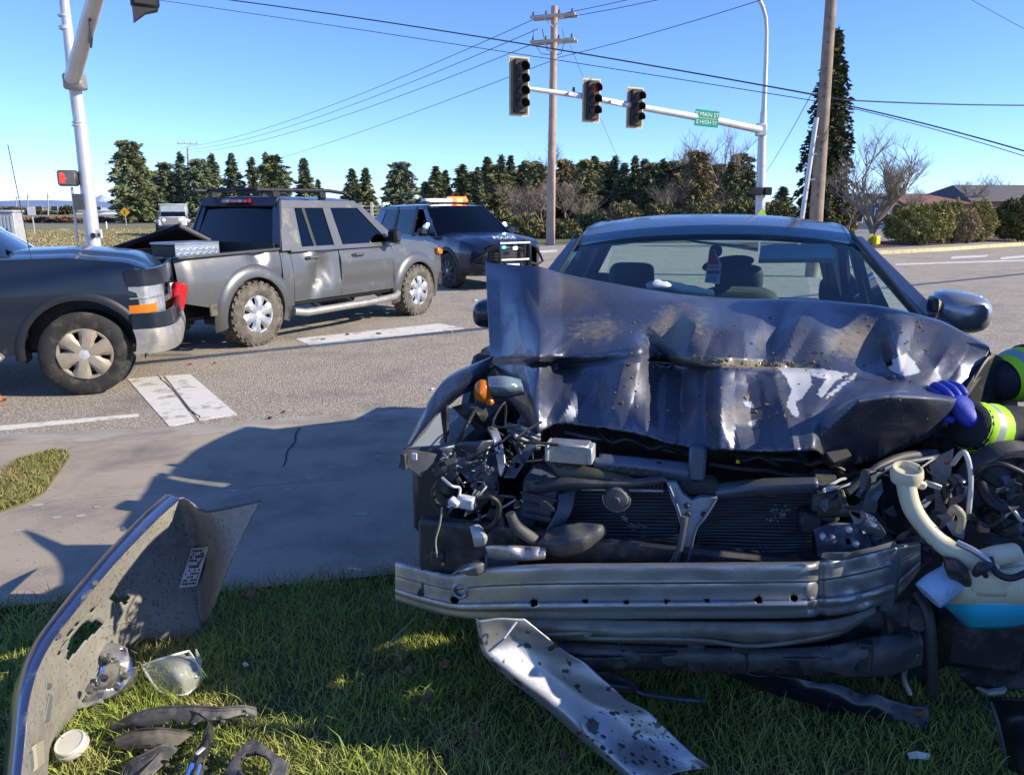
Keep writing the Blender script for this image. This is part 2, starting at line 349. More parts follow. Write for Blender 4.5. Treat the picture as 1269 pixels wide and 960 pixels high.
# ================================================================ VEGETATION
def foliage_mat(name, c, c2, vs=1.6):
    return mat(name, c, .75, col2=c2, vs=vs, spec=.2)
M_fir = [foliage_mat('fir_green', (.11, .135, .062), (.25, .27, .125)), foliage_mat('fir_blue_green', (.105, .135, .08), (.23, .265, .14)), foliage_mat('cedar_olive', (.14, .145, .065), (.30, .28, .135)), foliage_mat('cedar_brown', (.17, .135, .066), (.33, .26, .135))]
M_bark = mat('bark', (.10, .075, .055), .95, var=.3, bump=.6, bs=18)
M_twig = mat('bare_twig', (.26, .21, .165), .95, var=.25); M_twig2 = mat('pale_bare_twig', (.24, .20, .155), .9, var=.2)
def quads(P, U, V, name, m):
    """P centre, U half-length, V half-width: n leaf quads as diamonds"""
    n = len(P); A = np.stack([P-U, P+V, P+U, P-V], 1).reshape(-1, 3)
    me = bpy.data.meshes.new(name); me.vertices.add(4*n); me.vertices.foreach_set('co', A.ravel().astype(np.float32))
    me.loops.add(4*n); me.loops.foreach_set('vertex_index', np.arange(4*n, dtype=np.int32))
    me.polygons.add(n); me.polygons.foreach_set('loop_start', np.arange(0, 4*n, 4, dtype=np.int32)); me.polygons.foreach_set('loop_total', np.full(n, 4, dtype=np.int32))
    me.update(calc_edges=True); me.materials.append(m); return me
def rv(n): a = rng.normal(size=(n, 3)); return a/np.linalg.norm(a, axis=1, keepdims=True)
def fir_crown(seed, nb, ns, prof, leaf, droop=.25, gap=.2, wid=.30):
    """unit-height conifer crown; prof(h)->radius"""
    r = np.random.default_rng(seed); P = []; U = []
    for b in range(nb):
        h = .05+.95*(b+r.random())/nb; R = prof(h)*r.uniform(.72, 1.12)
        if r.random() < gap: R *= .65
        a = b*2.399+r.uniform(-.5, .5); d = np.array([math.cos(a), math.sin(a), 0])
        k = max(4, int(ns*(.35+R/prof(.15))));
        t = r.uniform(.12, 1, k)**.8; side = np.stack([-d[1]*np.ones(k), d[0]*np.ones(k), np.zeros(k)], 1)
        p = d*(t*R)[:, None] + side*(r.normal(size=k)*.22*R*(1.1-t))[:, None]
        p[:, 2] = h - droop*R*t**1.5 + r.normal(size=k)*.012 + (.25*R*t if h > .9 else 0)
        u = d*1.0 + side*(r.normal(size=k)*.9)[:, None] + np.array([0, 0, 1])*(r.normal(size=k)*.35-.25)[:, None]
        u /= np.linalg.norm(u, axis=1, keepdims=True); P.append(p); U.append(u*(leaf*r.uniform(.6, 1.3, k))[:, None])
    P = np.concatenate(P); U = np.concatenate(U); n = len(P); q = r.normal(size=(n, 3)); V = np.cross(U, q); V *= (np.linalg.norm(U, axis=1)*wid/np.maximum(np.linalg.norm(V, axis=1), 1e-6))[:, None]
    return P, U, V
cone = lambda w_, p=.85: (lambda h: w_*(1-h)**p*min(1, .55+h*3)+.012)
dome = lambda w_: (lambda h: w_*math.sqrt(max(0, 1-abs((h-.36)/.66)**2.2))+.02)
crown_defs = {'fir': [fir_crown(s, 130, 26, cone(.24, .8), .04) for s in (1, 2, 3)], 'cedar': [fir_crown(s, 150, 30, dome(.30), .045, .1) for s in (4, 5)], 'spike': [fir_crown(6, 90, 18, cone(.17, .7), .04, .35, .3)]}
crown_me = {}
def crown_mesh(kind, v, mi):
    k = (kind, v, mi)
    if k not in crown_me: P, U, V = crown_defs[kind][v]; crown_me[k] = quads(P, U, V, 'crown', M_fir[mi])
    return crown_me[k]
trunk_me = MB().tube([(0, 0, 0), (.003, 0, .5), (0, .002, .97)], [.022, .014, .003], 6).mesh('trunk', M_bark)
def fir(px, top, Z, kind, v, mi, wpx, label, group='evergreens beyond the crossing', name='evergreen_tree'):
    b = at(px, 262, Y=Z); h = at(px, top, Y=Z).z-ROAD; t = thing(name, label, 'tree', (b.x, Z, ROAD), random.uniform(0, 6), group)
    base_w = {'fir': .2, 'cedar': .29, 'spike': .15}[kind]; sx = (wpx/FPX*Z)/(base_w*h)
    for n_, me in (('trunk', trunk_me), ('crown', crown_mesh(kind, v, mi))):
        o = bpy.data.objects.new(n_, me); COL.objects.link(o); o.parent = t; o.scale = (h*sx, h*sx, h)
    return t
LT = [(168, 177, 88, 'cedar', 0, 0, 24, 'tallest rounded evergreen left of the left utility pole, behind the yellow sign'), (190, 213, 95, 'cedar', 1, 0, 12, 'small evergreen just right of the tallest rounded one'),
 (209, 203, 92, 'cedar', 1, 1, 19, 'rounded evergreen above the far white off-roader'), (229, 190, 100, 'spike', 0, 1, 16, 'thin spiky evergreen beside the braced pole'), (251, 199, 92, 'cedar', 0, 1, 21, 'broad evergreen right behind the braced pole'),
 (268, 192, 100, 'spike', 0, 0, 17, 'spiky evergreen over the left end of the roof rack'), (292, 191, 98, 'fir', 0, 1, 20, 'pointed fir over the middle of the pickup rear window'), (316, 196, 98, 'spike', 0, 2, 17, 'thin fir between two broader ones over the pickup cab'),
 (342, 194, 94, 'cedar', 1, 0, 23, 'broad two-topped evergreen over the pickup roof'), (334, 190, 99, 'fir', 1, 0, 15, 'pointed top rising behind the broad two-topped evergreen'), (380, 197, 96, 'fir', 2, 1, 20, 'fir over the front of the pickup roof rack'), (396, 223, 97, 'fir', 1, 1, 12, 'lowest fir at the end of the row above the pickup'),
 (438, 210, 72, 'fir', 0, 0, 20, 'left lobe of the free-standing evergreen behind the white fence'), (455, 209, 73, 'fir', 2, 0, 18, 'right lobe of the free-standing evergreen behind the white fence'), (497, 203, 70, 'cedar', 0, 1, 22, 'free-standing oval evergreen left of the police car')]
for q in LT: fir(*q)
gk = ['fir', 'cedar', 'fir', 'spike']
words_ = ['young fir in the row behind the police car', 'olive cedar in the row behind the police car', 'dark fir in the row beyond the utility pole', 'olive cedar in the row beyond the utility pole', 'fir in the row under the signal arm', 'thin fir in the row under the signal arm']
row = [(528, 226, 1), (541, 208, 0), (553, 212, 0), (573, 205, 0), (583, 215, 2), (592, 209, 1), (604, 196, 0), (615, 206, 2), (621, 194, 1), (633, 195, 0), (645, 212, 2), (655, 202, 2), (666, 205, 2), (697, 200, 3), (712, 206, 2), (724, 200, 2), (735, 195, 0), (748, 203, 2), (760, 195, 1), (772, 204, 1), (785, 194, 0), (797, 199, 1), (808, 204, 2), (820, 199, 0), (832, 202, 2), (843, 205, 3), (889, 206, 2), (903, 203, 0), (915, 193, 2), (926, 208, 0), (968, 232, 1)]
for i, (px, top, mi) in enumerate(row):
    Z = random.uniform(50, 60); kind = 'cedar' if mi in (2, 3) else ('spike' if i % 5 == 3 else 'fir'); near_ = 'police car' if px < 640 else ('utility pole' if px < 740 else 'signal arm')
    lab = {0: 'dark green fir', 1: 'blue-green fir', 2: 'olive cedar', 3: 'brownish cedar'}[mi]
    od = ['first', 'second', 'third', 'fourth', 'fifth', 'sixth', 'seventh', 'eighth', 'ninth', 'tenth', 'eleventh', 'twelfth', 'thirteenth', 'fourteenth', 'fifteenth', 'sixteenth', 'seventeenth', 'eighteenth', 'nineteenth', 'twentieth', 'twenty-first', 'twenty-second', 'twenty-third', 'twenty-fourth', 'twenty-fifth', 'twenty-sixth', 'twenty-seventh', 'twenty-eighth', 'twenty-ninth', 'thirtieth', 'last'][i]
    fir(px, top, Z, kind, i % (1 if kind == 'spike' else 2), mi, random.uniform(18, 25), '%s, %s tree from the left in the evergreen row beyond the %s' % (lab, od, near_), 'row of young evergreens beyond the crossing')
fir(862, 190, 47, 'cedar', 0, 3, 22, 'golden-brown cedar in front of the bare tree below the green street sign', 'brown cedars')
# the tall narrow spruce behind the right pole
def drooping(h): return .20*(1-h)**.62*min(1, .75+h)+.016
crown_defs['tall'] = [fir_crown(11, 340, 36, drooping, .017, .55, .25, .42)]
b_ = at(1018, 262, Y=40); hh = at(1019, 40, Y=40).z-ROAD
tt = thing('spruce_tree', 'tall narrow dark spruce behind the thick wooden pole', 'tree', (b_.x, 40, ROAD), 1)
for n_, me in (('trunk', trunk_me), ('crown', quads(*crown_defs['tall'][0], 'crown', foliage_mat('spruce', (.035, .05, .02), (.12, .115, .045), .5)))):
    o = bpy.data.objects.new(n_, me); COL.objects.link(o); o.parent = tt; o.scale = (hh*.86, hh*.86, hh)
# bare broad-leaved trees
def bare(seed, h, spread, levels=5, up=.35, r0=.02, n0=5, tf=.4, ln_=(.55, .8)):
    r = random.Random(seed); mt, mc = MB(), MB()
    def grow(p, d, ln, rad, lv):
        pts = [p]; q = p.copy(); dd = d.copy(); n = 4
        for i in range(n):
            dd = (dd+Vector((r.uniform(-1, 1), r.uniform(-1, 1), r.uniform(-.3, 1)*up))*.16).normalized(); q = q+dd*ln/n; pts.append(q.copy())
        (mt if lv == 0 else mc).tube(pts, [rad*(1-.55*i/n) for i in range(n+1)], 6 if lv < 2 else 3, False)
        if lv >= levels: return
        for k in range(n0 if lv == 0 else r.choice((3, 4, 4, 5))):
            i = r.choice((1, 2, 2, 3, 3, 4)) if lv else r.choice((2, 3, 3, 4, 4))
            a = r.uniform(0, 6.28); ax = Vector((math.cos(a), math.sin(a), r.uniform(.1, .9)*up*2)).normalized()
            nd = (dd*(1.15-spread)+ax*spread).normalized(); grow(pts[i], nd, ln*(r.uniform(*ln_) if lv or tf > .3 else r.uniform(1.5, 2.1)), rad*(.5 if lv or tf > .3 else .62), lv+1)
    grow(Vector((0, 0, 0)), Vector((0, 0, 1)), h*tf, r0*h, 0)
    zm = max(v[2] for v in mc.v); k = h/zm
    for m in (mt, mc): m.v = [(x*k, y*k, z*k) for x, y, z in m.v]
    return mt, mc
def bare_tree(px, top, Z, seed, label, m, spread=.6, levels=4, group=None, up=.35, n0=6, r0=.02, tf=.4, ln_=(.55, .8)):
    b = at(px, 262, Y=Z); h = at(px, top, Y=Z).z-ROAD; mt, mc = bare(seed, h, spread, levels, up, r0, n0, tf, ln_)
    t = thing('bare_tree', label, 'tree', (b.x, Z, ROAD), 0, group); mt.build('trunk', m, t, 80); mc.build('crown', m, t, 80)
bare_tree(1083, 143, 33, 5, 'bare spreading tree with a stout trunk in front of the houses, beside the hedge', M_twig2, .58, 5, n0=10, r0=.024, tf=.2, ln_=(.5, .72), up=.4)
bare_tree(862, 146, 56, 8, 'bare tree rising behind the golden-brown cedar under the street sign', M_twig, .55, 5, r0=.027, tf=.24, n0=9, ln_=(.5, .72), up=.42)
bare_tree(688, 163, 58, 3, 'bare tree rising behind the wooden utility pole with two crossarms', M_twig, .55, 5, r0=.027, tf=.24, n0=9, ln_=(.5, .72), up=.42)
bare_tree(1190, 214, 64, 9, 'bare tree behind the roofs at the right edge', M_twig2, .6, 4); bare_tree(1232, 206, 70, 13, 'small bare tree over the last roof at the right edge', M_twig, .6, 4)
for i, (px, top, Z) in enumerate(((652, 228, 47), (674, 218, 46), (702, 214, 49), (722, 222, 46), (845, 216, 47), (880, 224, 48), (820, 226, 46), (1052, 232, 44), (1128, 226, 50), (640, 222, 48))):
    bare_tree(px, top, Z, 30+i, 'leafless brown shrub among evergreens, %s' % ['left of the wooden pole', 'against the wooden pole', 'right of the wooden pole', 'second right of the wooden pole', 'left of the golden-brown cedar', 'right of the golden-brown cedar', 'further left of the golden-brown cedar', 'between spruce and bare street tree', 'behind the hedge', 'near the police light bar'][i], M_twig, .75, 4, 'leafless brown shrubs', .5, 8)
# shrubs as clouds of small leaves
def shrub(px0, px1, top, base_py, Z, n, m, label, group=None, name='shrub', leaf=.055, low=ROAD):
    x0, x1 = at(px0, 262, Y=Z).x, at(px1, 262, Y=Z).x; h = at(px0, top, Y=Z).z-low; w_ = (x1-x0)/2
    d = rv(n); rad = rng.uniform(.55, 1, n)**.5*(1+.10*np.sin(d[:, 0]*9+d[:, 2]*7)+.08*np.sin(d[:, 1]*13))
    P = d*rad[:, None]; P[:, 2] = np.where(P[:, 2] < 0, P[:, 2]*.75, P[:, 2]); P = P*np.array([w_, min(w_, h)*.75, h*.55])+np.array([0, 0, h*.45])
    U = (rv(n)+d*.6)*leaf*rng.uniform(.6, 1.4, (n, 1)); V = np.cross(U, rv(n)); V *= (np.linalg.norm(U, axis=1)*.5/np.maximum(np.linalg.norm(V, axis=1), 1e-6))[:, None]
    t = thing(name, label, 'shrub', ((x0+x1)/2, Z, low), 0, group)
    o = bpy.data.objects.new('foliage', quads(P, U, V, 'foliage', m)); COL.objects.link(o); o.parent = t
    MB().tube([(0, 0, -.05), (.02, 0, h*.5)], [.04, .02], 6).build('stem', M_bark, t)
HG = [foliage_mat('rhododendron', (.11, .14, .04), (.36, .33, .11), 7), foliage_mat('laurel_gold', (.19, .19, .06), (.46, .40, .16), 8), foliage_mat('photinia_brown', (.28, .22, .12), (.50, .38, .22), 8), foliage_mat('dark_yew', (.05, .065, .025), (.20, .185, .065), 3)]
hl = ROAD+.15
shrub(1100, 1172, 255, 300, 33.0, 9000, HG[0], 'broad green rounded shrub at the left end of the hedge, beside the yellow box', 'hedge shrubs', leaf=.05, low=hl)
shrub(1150, 1184, 250, 300, 34.0, 5200, HG[1], 'tall golden-green shrub second from the left in the hedge', 'hedge shrubs', leaf=.05, low=hl)
shrub(1172, 1196, 248, 300, 34.6, 4200, HG[1], 'narrow golden-green shrub behind the brownish one in the hedge', 'hedge shrubs', leaf=.05, low=hl)
shrub(1186, 1218, 260, 300, 34.4, 4200, HG[2], 'brownish shrub in the middle of the hedge', 'hedge shrubs', leaf=.045, low=hl)
shrub(1196, 1236, 249, 300, 35.6, 5200, HG[1], 'yellow-green shrub next to the dark one in the hedge', 'hedge shrubs', leaf=.05, low=hl)
shrub(1234, 1300, 246, 300, 36.5, 7000, HG[3], 'dark flat-topped shrub at the right edge of the photo', 'hedge shrubs', leaf=.07, low=hl)
BR = foliage_mat('bramble', (.085, .10, .04), (.24, .22, .10), 2.5); BR2 = foliage_mat('brown_bramble', (.17, .14, .07), (.32, .26, .14), 2.5)
for i, (a, b, top, Z, m) in enumerate(((560, 604, 268, 44, BR2), (598, 640, 262, 43, BR), (630, 672, 268, 41, BR), (662, 690, 275, 41.5, BR2), (682, 720, 272, 41, BR), (706, 760, 264, 43, BR), (745, 800, 250, 46, BR2), (790, 850, 252, 46, BR), (840, 900, 248, 45, BR), (890, 945, 246, 45, BR), (935, 985, 250, 44, BR), (1030, 1062, 262, 45, BR2), (520, 566, 266, 46, BR))):
    shrub(a, b, top, 0, Z, 2600, m, 'low bramble bush below the evergreens, %s' % ['behind the police hood', 'right behind the police windscreen', 'left of the wooden pole foot', 'at the wooden pole foot', 'just right of the wooden pole foot', 'behind the left end of the car roof', 'behind the car roof, left part', 'behind the car roof, left of its middle', 'behind the car roof middle', 'left of the signal pole', 'right of the signal pole', 'right of the spruce', 'behind the police roof'][i], 'bramble bushes', 'bramble_bush', .10)
rb = mat('reddish_bramble', (.19, .10, .06), .9, col2=(.29, .18, .10), vs=1.5, spec=.1)
for i, (a, b) in enumerate(((30, 66), (58, 100), (95, 142), (126, 168), (150, 196), (10, 40))):
    shrub(a, b, 270 if i != 3 else 271.5, 0, 92+i, 1500, rb, 'low reddish-brown bramble patch along the far road, %s' % ['below the farmhouse', 'left of the signal pole', 'behind the signal pole', 'below the yellow diamond sign', 'left of the white off-roader', 'beside the grey cabinet'][i], 'reddish brambles', 'bramble_bush', .16)
dk = foliage_mat('far_hedge', (.06, .065, .03), (.12, .11, .06), .8)
for i, (a, b, top) in enumerate(((0, 26, 258), (18, 50, 260), (76, 92, 257), (28, 70, 263))): shrub(a, b, top, 0, 190+i*4, 900, dk, 'far tree clump near the farmhouse, %s' % ['at the left edge', 'left of the farmhouse', 'right of the farmhouse roof', 'behind the farmhouse'][i], 'far tree clumps', 'tree_clump', .5)
# ================================================================ BUILDINGS
def house(name, label, x0, x1, Y, dep, zw, zr, mw, mr, wins=(), over=.4, rz=0):
    t = thing(name, label, 'building', ((x0+x1)/2, Y, ROAD), rz); L_ = (x1-x0)/2
    MB().box((0, dep/2, zw/2), (2*L_, dep, zw)).build('wall', mw, t)
    r = MB(); r.add([(-L_-over, -over, zw-.1), (L_+over, -over, zw-.1), (L_*.75, dep/2, zr), (-L_*.75, dep/2, zr), (-L_-over, dep+over, zw-.1), (L_+over, dep+over, zw-.1)], [(0, 1, 2, 3), (5, 4, 3, 2), (4, 0, 3), (1, 5, 2), (0, 4, 5, 1)]).build('roof', mr, t, 20)
    for (wx, wz, ww, wh) in wins:
        f = MB().box((wx, -.03, wz), (ww+.16, .06, wh+.16)).build('window', MT['white'], t); MB().box((wx, -.07, wz), (ww, .03, wh)).build('pane', MT['tint'], f)
    return t
X = lambda px, Y: at(px, 262, Y=Y).x
Zt = lambda py, Y: at(634, py, Y=Y).z-ROAD
mr_grey = mat('grey_shingle', (.12, .115, .115), .9, var=.15, vs=3, bump=.5, bs=8); mr_red = mat('red_tile_roof', (.24, .11, .075), .9, var=.2, vs=2, bump=.5, bs=6); mw_cream = mat('cream_wall', (.56, .52, .40), .9); mw_blue = mat('blue_grey_siding', (.10, .15, .20), .85); mw_red = mat('brick_wall', (.30, .15, .10), .9)
house('farmhouse', 'cream farmhouse with a grey roof far beyond the left signal pole', X(44, 210), X(92, 210), 210, 12, Zt(263, 210), Zt(258.5, 210), mw_cream, mr_grey, [(-4, 1.5, 1.6, 1.1), (0, 1.5, 1.6, 1.1), (4, 1.5, 1.6, 1.1)])
house('barn', 'long white barn far behind the left signal pole', X(88, 240), X(142, 240), 240, 16, Zt(261, 240), Zt(257.5, 240), MT['white'], mat('white_metal_roof', (.6, .6, .6), .6), [(2, 1.5, 1.2, 1)])
house('shed', 'small brown shed with white roof right of the far barn', X(119, 200), X(140, 200), 200, 8, Zt(266, 200), Zt(263, 200), mat('tan_wall', (.35, .28, .2), .9), MT['white'])
house('warehouse', 'low dark industrial shed on the left horizon', X(-30, 320), X(30, 320), 320, 20, Zt(258, 320), Zt(255.5, 320), mat('taupe_wall', (.33, .27, .24), .9), mr_grey)
house('blue_house', 'blue-grey bungalow behind the bare street tree', X(1052, 58), X(1106, 58), 58, 8, Zt(252, 58), Zt(240, 58), mw_blue, mr_grey, [(-1.0, 1.1, .8, .9), (.8, 1.1, .9, .9)])
house('brick_house', 'house with a rust-red roof above the hedge', X(1124, 60), X(1200, 60), 60, 9, Zt(251, 60), Zt(240.5, 60), mw_red, mr_red, [(-1, 1, .8, .8)])
house('grey_house', 'house with a dark roof at the right edge above the dark shrub', X(1205, 62), X(1330, 62), 62, 10, Zt(248, 62), Zt(227, 62), mw_red, mr_grey, [(-2, 1.2, .8, .8)])
house('long_house', 'long low grey-roofed house behind the red-roofed one', X(1085, 74), X(1215, 74), 74, 9, Zt(248, 74), Zt(239, 74), mat('grey_wall', (.22, .21, .2), .9), mr_grey)
fe = thing('white_fence', 'pale slatted fence between the pickup and the police car', 'fence', (X(438, 38), 38, ROAD))
fx = [X(q, 38)-X(438, 38) for q in (438, 447, 461, 474)]
M_cream = mat('cream_post', (.6, .56, .42), .8)
for x in fx: MB().box((x, 0, .95), (.12, .1, 1.9)).build('post', M_cream, fe)
for i in range(9): MB().box(((fx[0]+fx[-1])/2, .065, .35+i*.17), (fx[-1]-fx[0], .03, .07)).build('slat', M_cream, fe)
ca = thing('grey_cabinet', 'grey ribbed utility cabinet behind the off-roader windscreen at the left edge', 'cabinet', (at(18, 300, Y=24).x, 24, ROAD))
cz = at(18, 263, Y=24).z-ROAD; MB().box((0, 0, cz/2), (.48, .5, cz), bev=.03).build('body', mat('cabinet_grey', (.36, .37, .38), .6), ca)
for i in range(4): MB().box((-.16+i*.105, -.256, cz*.55), (.05, .02, cz*.75)).build('door_rib', MT['galv'], ca)
MB().box((0, 0, cz+.03), (.54, .56, .06), bev=.02).build('lid', MT['galv'], ca)
# ================================================================ POLES, MASTS, SIGNS
def upole(px0, py0, px1, py1, Y, r, m, label, arms=(), name='utility_pole', z0=ROAD):
    a = at(px0, py0, Y=Y); b = at(px1, py1, Y=Y); a.x = lerp(a.x, b.x, (z0-a.z)/(b.z-a.z)); a.z = z0
    t = thing(name, label, 'pole', a); d = b-a
    n = 9; MB().tube([d*(i/(n-1)) for i in range(n)], [r*(1.1-.35*i/(n-1)) for i in range(n)], 14).build('pole', m, t)
    for z, ln, rz in arms:
        R = Euler((0, 0, rz)); c = d*(z/d.z)
        for k in (-1, 1): MB().box(c+R.to_matrix() @ Vector((0, k*(r+.05), 0)), (ln, .09, .12), R, .01).build('crossarm', MT['arm'], t)
        for k in range(4):
            q = c+R.to_matrix() @ Vector(((k-1.5)*ln*.29, -(r+.05), .06)); MB().lathe([(.0, 0), (.045, .0), (.05, .06), (.03, .1), (.045, .13), (0, .16)], q, n=8).build('insulator', MT['wire'], t)
        for k in (-1, 1): MB().tube([c+R.to_matrix() @ Vector((k*ln*.22, -(r+.1), 0)), c+Vector((0, -(r+.02), -.5))], .02, 5).build('arm_brace', MT['galv'], t)
    return t, a, b
MT['arm'] = mat('pale_crossarm', (.5, .44, .36), .85, var=.2)
Yp = 36.; zp = at(685, 10, Y=Yp).z-ROAD
U1, a1, b1 = upole(682, 303, 687, 8, Yp, .19, mat('pinkish_wood_pole', (.42, .30, .24), .9, var=.2, vs=3, bump=.4, bs=20), 'wooden utility pole with two pale double crossarms behind the traffic signals', ((zp-.35, 2.0, -.35), (zp-1.35, 2.0, -.35)))
Yr = 19.; U2, a2, b2 = upole(1010, 290, 1034, -60, Yr, .155, MT['wood'], 'thick brown wooden pole in front of the tall spruce')
cd = at(993, 276, Y=Yr-.1); ct = at(1012, 146, Y=Yr-.1); cd = cd+(cd-ct)*.35
MB().tube([Vector(cd)-a2, Vector(ct)-a2], .055, 10).build('conduit', MT['galv'], U2)
for t_ in (.12, .3, .42): p = Vector(cd).lerp(ct, .45+t_)-a2; MB().box(p+Vector((.1, .02, 0)), (.26, .03, .04)).build('conduit_strap', MT['galv'], U2)
for py in (20, 52, 84, 104, 120, 176, 186, 228, 242):
    p = at(1012+18*(270-py)/270, py, Y=Yr-.19)-a2; MB().box(p, (.05, .03, .05), bev=.01).build('bolt', MT['steel'], U2)
for px, py, base, Y, arms, lab in ((232.5, 183, 277, 98, ((9.2, 2.4, .3),), 'utility pole with a slanted brace beside the far white off-roader'), (143, 218, 277, 120, ((8.0, 2.6, .3),), 'utility pole left of the tallest rounded evergreen')):
    t, a, b = upole(px+3 if px > 200 else px+5, base, px, py, Y, .16, MT['greywood'], lab, [(b_-0, l_, r_) for b_, l_, r_ in arms])
    if px > 200:
        q0 = at(236, 202, Y=Y)-a; q1 = at(268, 243, Y=Y-1)-a; MB().tube([q0, q1], .1, 8).build('brace', MT['arm'], t)
        MB().box(at(242, 264, Y=Y-.3)-a, (.75, .1, .85)).build('notice_board', MT['white'], t)
for px, top, Y in ((20, 241, 210), (34, 240, 200), (59, 239, 185)):
    t, a, b = upole(px+1, 272, px, top, Y, .17, MT['greywood'], 'far thin utility pole on the left horizon, %s' % {20: 'leftmost of the three', 34: 'middle of the three', 59: 'nearest the farmhouse'}[px], ((at(px, top, Y=Y).z-ROAD-.8, 3, .2),), 'utility_pole'); t['group'] = 'far utility poles'
def wire(name, p, q, sag, r, label, group='overhead wires', n=24, waver=0):
    p, q = Vector(p), Vector(q); pts = []
    for i in range(n+1):
        t = i/n; v = p.lerp(q, t); v.z -= sag*4*t*(1-t); 
        if waver: v += Vector((0, 0, waver*math.sin(i*2.1)))
        pts.append(v)
    mb = MB().tube(pts, r, 5); return based(mb, name, MT['wire'], label, 'wire', group, 80)
A_ = lambda px, py, Y: at(px, py, Y=Y)
wp = A_(1044, 124, Yr)
wire('overhead_cable', A_(120, -20, 30), wp, -.18, .019, 'thick black cable from the top left down to the thick wooden pole')
wire('overhead_cable', A_(110, -12, 30), A_(1040, 130, Yr), -.05, .010, 'thin second cable running just below the thick one to the wooden pole')
wire('overhead_cable', wp, A_(1500, 124.5, 21), .12, .017, 'level black cable running right from the thick wooden pole')
wire('overhead_cable', A_(1046, 130, Yr), A_(1500, 262, 15), -.12, .016, 'black cable sloping down to the right edge')
wire('overhead_cable', A_(1046, 132, Yr), A_(1500, 275, 15.4), -.14, .009, 'thin cable just under the sloping one at the right')
for k, (py, py2) in enumerate(((18, 183), (30, 186), (44, 189))):
    wire('power_line', A_(662+k*5, py+6, Yp), A_(225+k*6, py2, 98), .9, .016, 'thin power line falling left from the two-armed pole, %s' % ['uppermost', 'middle', 'lowest'][k], 'thin power lines')
wire('power_line', A_(690, 73, Yp), A_(350, 195, 96), .2, .016, 'lowest thin power line crossing behind the left signal head', 'thin power lines')
for k, (a, b) in enumerate((((692, 18), (1010, -60)), ((700, 22), (980, -40)), ((690, 72), (990, -15)))):
    wire('power_line', A_(*a, Yp), A_(*b, 26), .1, .014, 'thin power line climbing right from the two-armed pole, %s' % ['uppermost', 'second', 'lowest'][k], 'thin power lines')
wire('power_line', A_(1170, -20, 30), A_(1420, 110, 24), .1, .008, 'faint thin wire across the top right corner', 'thin power lines'); wire('power_line', A_(948, 215, 40), A_(1012, 105, Yr), .1, .010, 'faint guy wire left of the tall spruce', 'thin power lines')
wire('drop_wire', A_(706, 55, Yp), A_(770, 205, 52), .1, .010, 'faint drop wire right of the two-armed pole', 'thin power lines')
jw = MB()
for px0, px1, px2, y2 in ((661, 661, 681, 68), (672, 675, 681, 63), (697, 700, 690, 68)):
    jw.tube([A_(px0, 36, Yp-.3), A_(px1, 52, Yp-.3), A_((px1+px2)/2, y2-1, Yp-.3), A_(px2, y2, Yp-.2)], .018, 5)
U1r = jw; jw.v = [tuple(Vector(v)-a1) for v in jw.v]; jw.build('jumper_wires', MT['wire'], U1)['kind'] = 'stuff'
# --- right signal mast
Ms = thing('signal_mast', 'tall grey signal mast with a long arm, three signal heads and green street sign', 'traffic signal', (A_(942, 275, 34).x, 34, ROAD))
o0 = Vector(Ms.location); zt = A_(945, 30, 34).z-ROAD
pole_pts = [(0, 0, 0), (0.02, 0, 2), (.05, 0, 4.5), (.10, 0, 8), (.12, 0, zt)]
lum = [A_(px, py, 34-k*.12)-o0 for k, (px, py) in enumerate(((950, 40), (949, 22), (945, 8), (938, -6), (925, -22), (905, -36), (880, -44)))]
MB().tube([A_(942, 275, 34)-o0+Vector((0, 0, -.3)), A_(944.5, 170, 34)-o0], [.22, .17], 14).build('pole', MT['galv'], Ms)
MB().tube([A_(944.8, 172, 34)-o0, A_(946.5, 138, 34)-o0], [.17, .13], 14).build('pole_collar', MT['galv'], Ms)
MB().tube([A_(946.5, 139, 34)-o0, A_(949, 80, 34)-o0]+lum, [.11, .09]+[.075]*7, 12).build('lamp_arm', MT['galv'], Ms)
MB().box(A_(943, 161, 33.8)-o0, (.42, .3, .5), bev=.04).build('arm_flange', MT['galv'], Ms)
tipY = 27.
armp = [A_(942, 161, 33.8), A_(890, 150, 32.0), A_(800, 134, 29.8), A_(720, 119, 28.3), A_(634, 107, tipY)]
MB().tube([p-o0 for p in armp], [.16, .145, .12, .10, .07], 12).build('mast_arm', MT['galv'], Ms)
M_back = mat('backplate_yellow_edge', (.62, .54, .36), .7); M_sigblack = mat('signal_black', (.02, .02, .021), .6); M_lit = mat('lit_red_signal', (.25, .02, .01), .3, emis=((1, .05, .02), .03)); M_off = mat('unlit_lens', (.04, .015, .012), .3)
def head(pc, n, hpx, lit, label, ang, tilt=0):
    c = pc-o0; k = .355*hpx; W_ = .42*hpx; H_ = n*k+.16
    h = MB().box(Vector((0, .10, 0)), (W_+.28, .02, H_+.18)).build('signal_head', M_back, Ms, label=label); h.location = c; h.rotation_euler = (0, tilt, ang)
    MB().box((0, 0, 0), (W_, .17, H_), bev=.02).build('housing', M_sigblack, h)
    MB().box((0, .085, 0), (W_+.18, .02, H_+.08)).build('backplate', M_sigblack2, h)
    for i in range(n):
        z = (n-1)/2*k-i*k; vz = MB(); r = .155*hpx; G = []
        for u in np.linspace(0, .30, 4): G.append([(math.cos(a)*r, -.08-u, z+math.sin(a)*r*1.0) for a in np.linspace(-.5, math.pi+.5, 14)])
        vz.sheet(G, .008).build('visor', M_sigblack, h)
        MB().lathe([(0, .03), (r*.6, .022), (r*.98, 0)], (0, -.085, z), (0, -1, 0), 16).build('lens', M_lit if i == lit else M_off, h)
M_sigblack2 = mat('backplate_inner', (.24, .2, .13), .7)
va = math.radians(24)
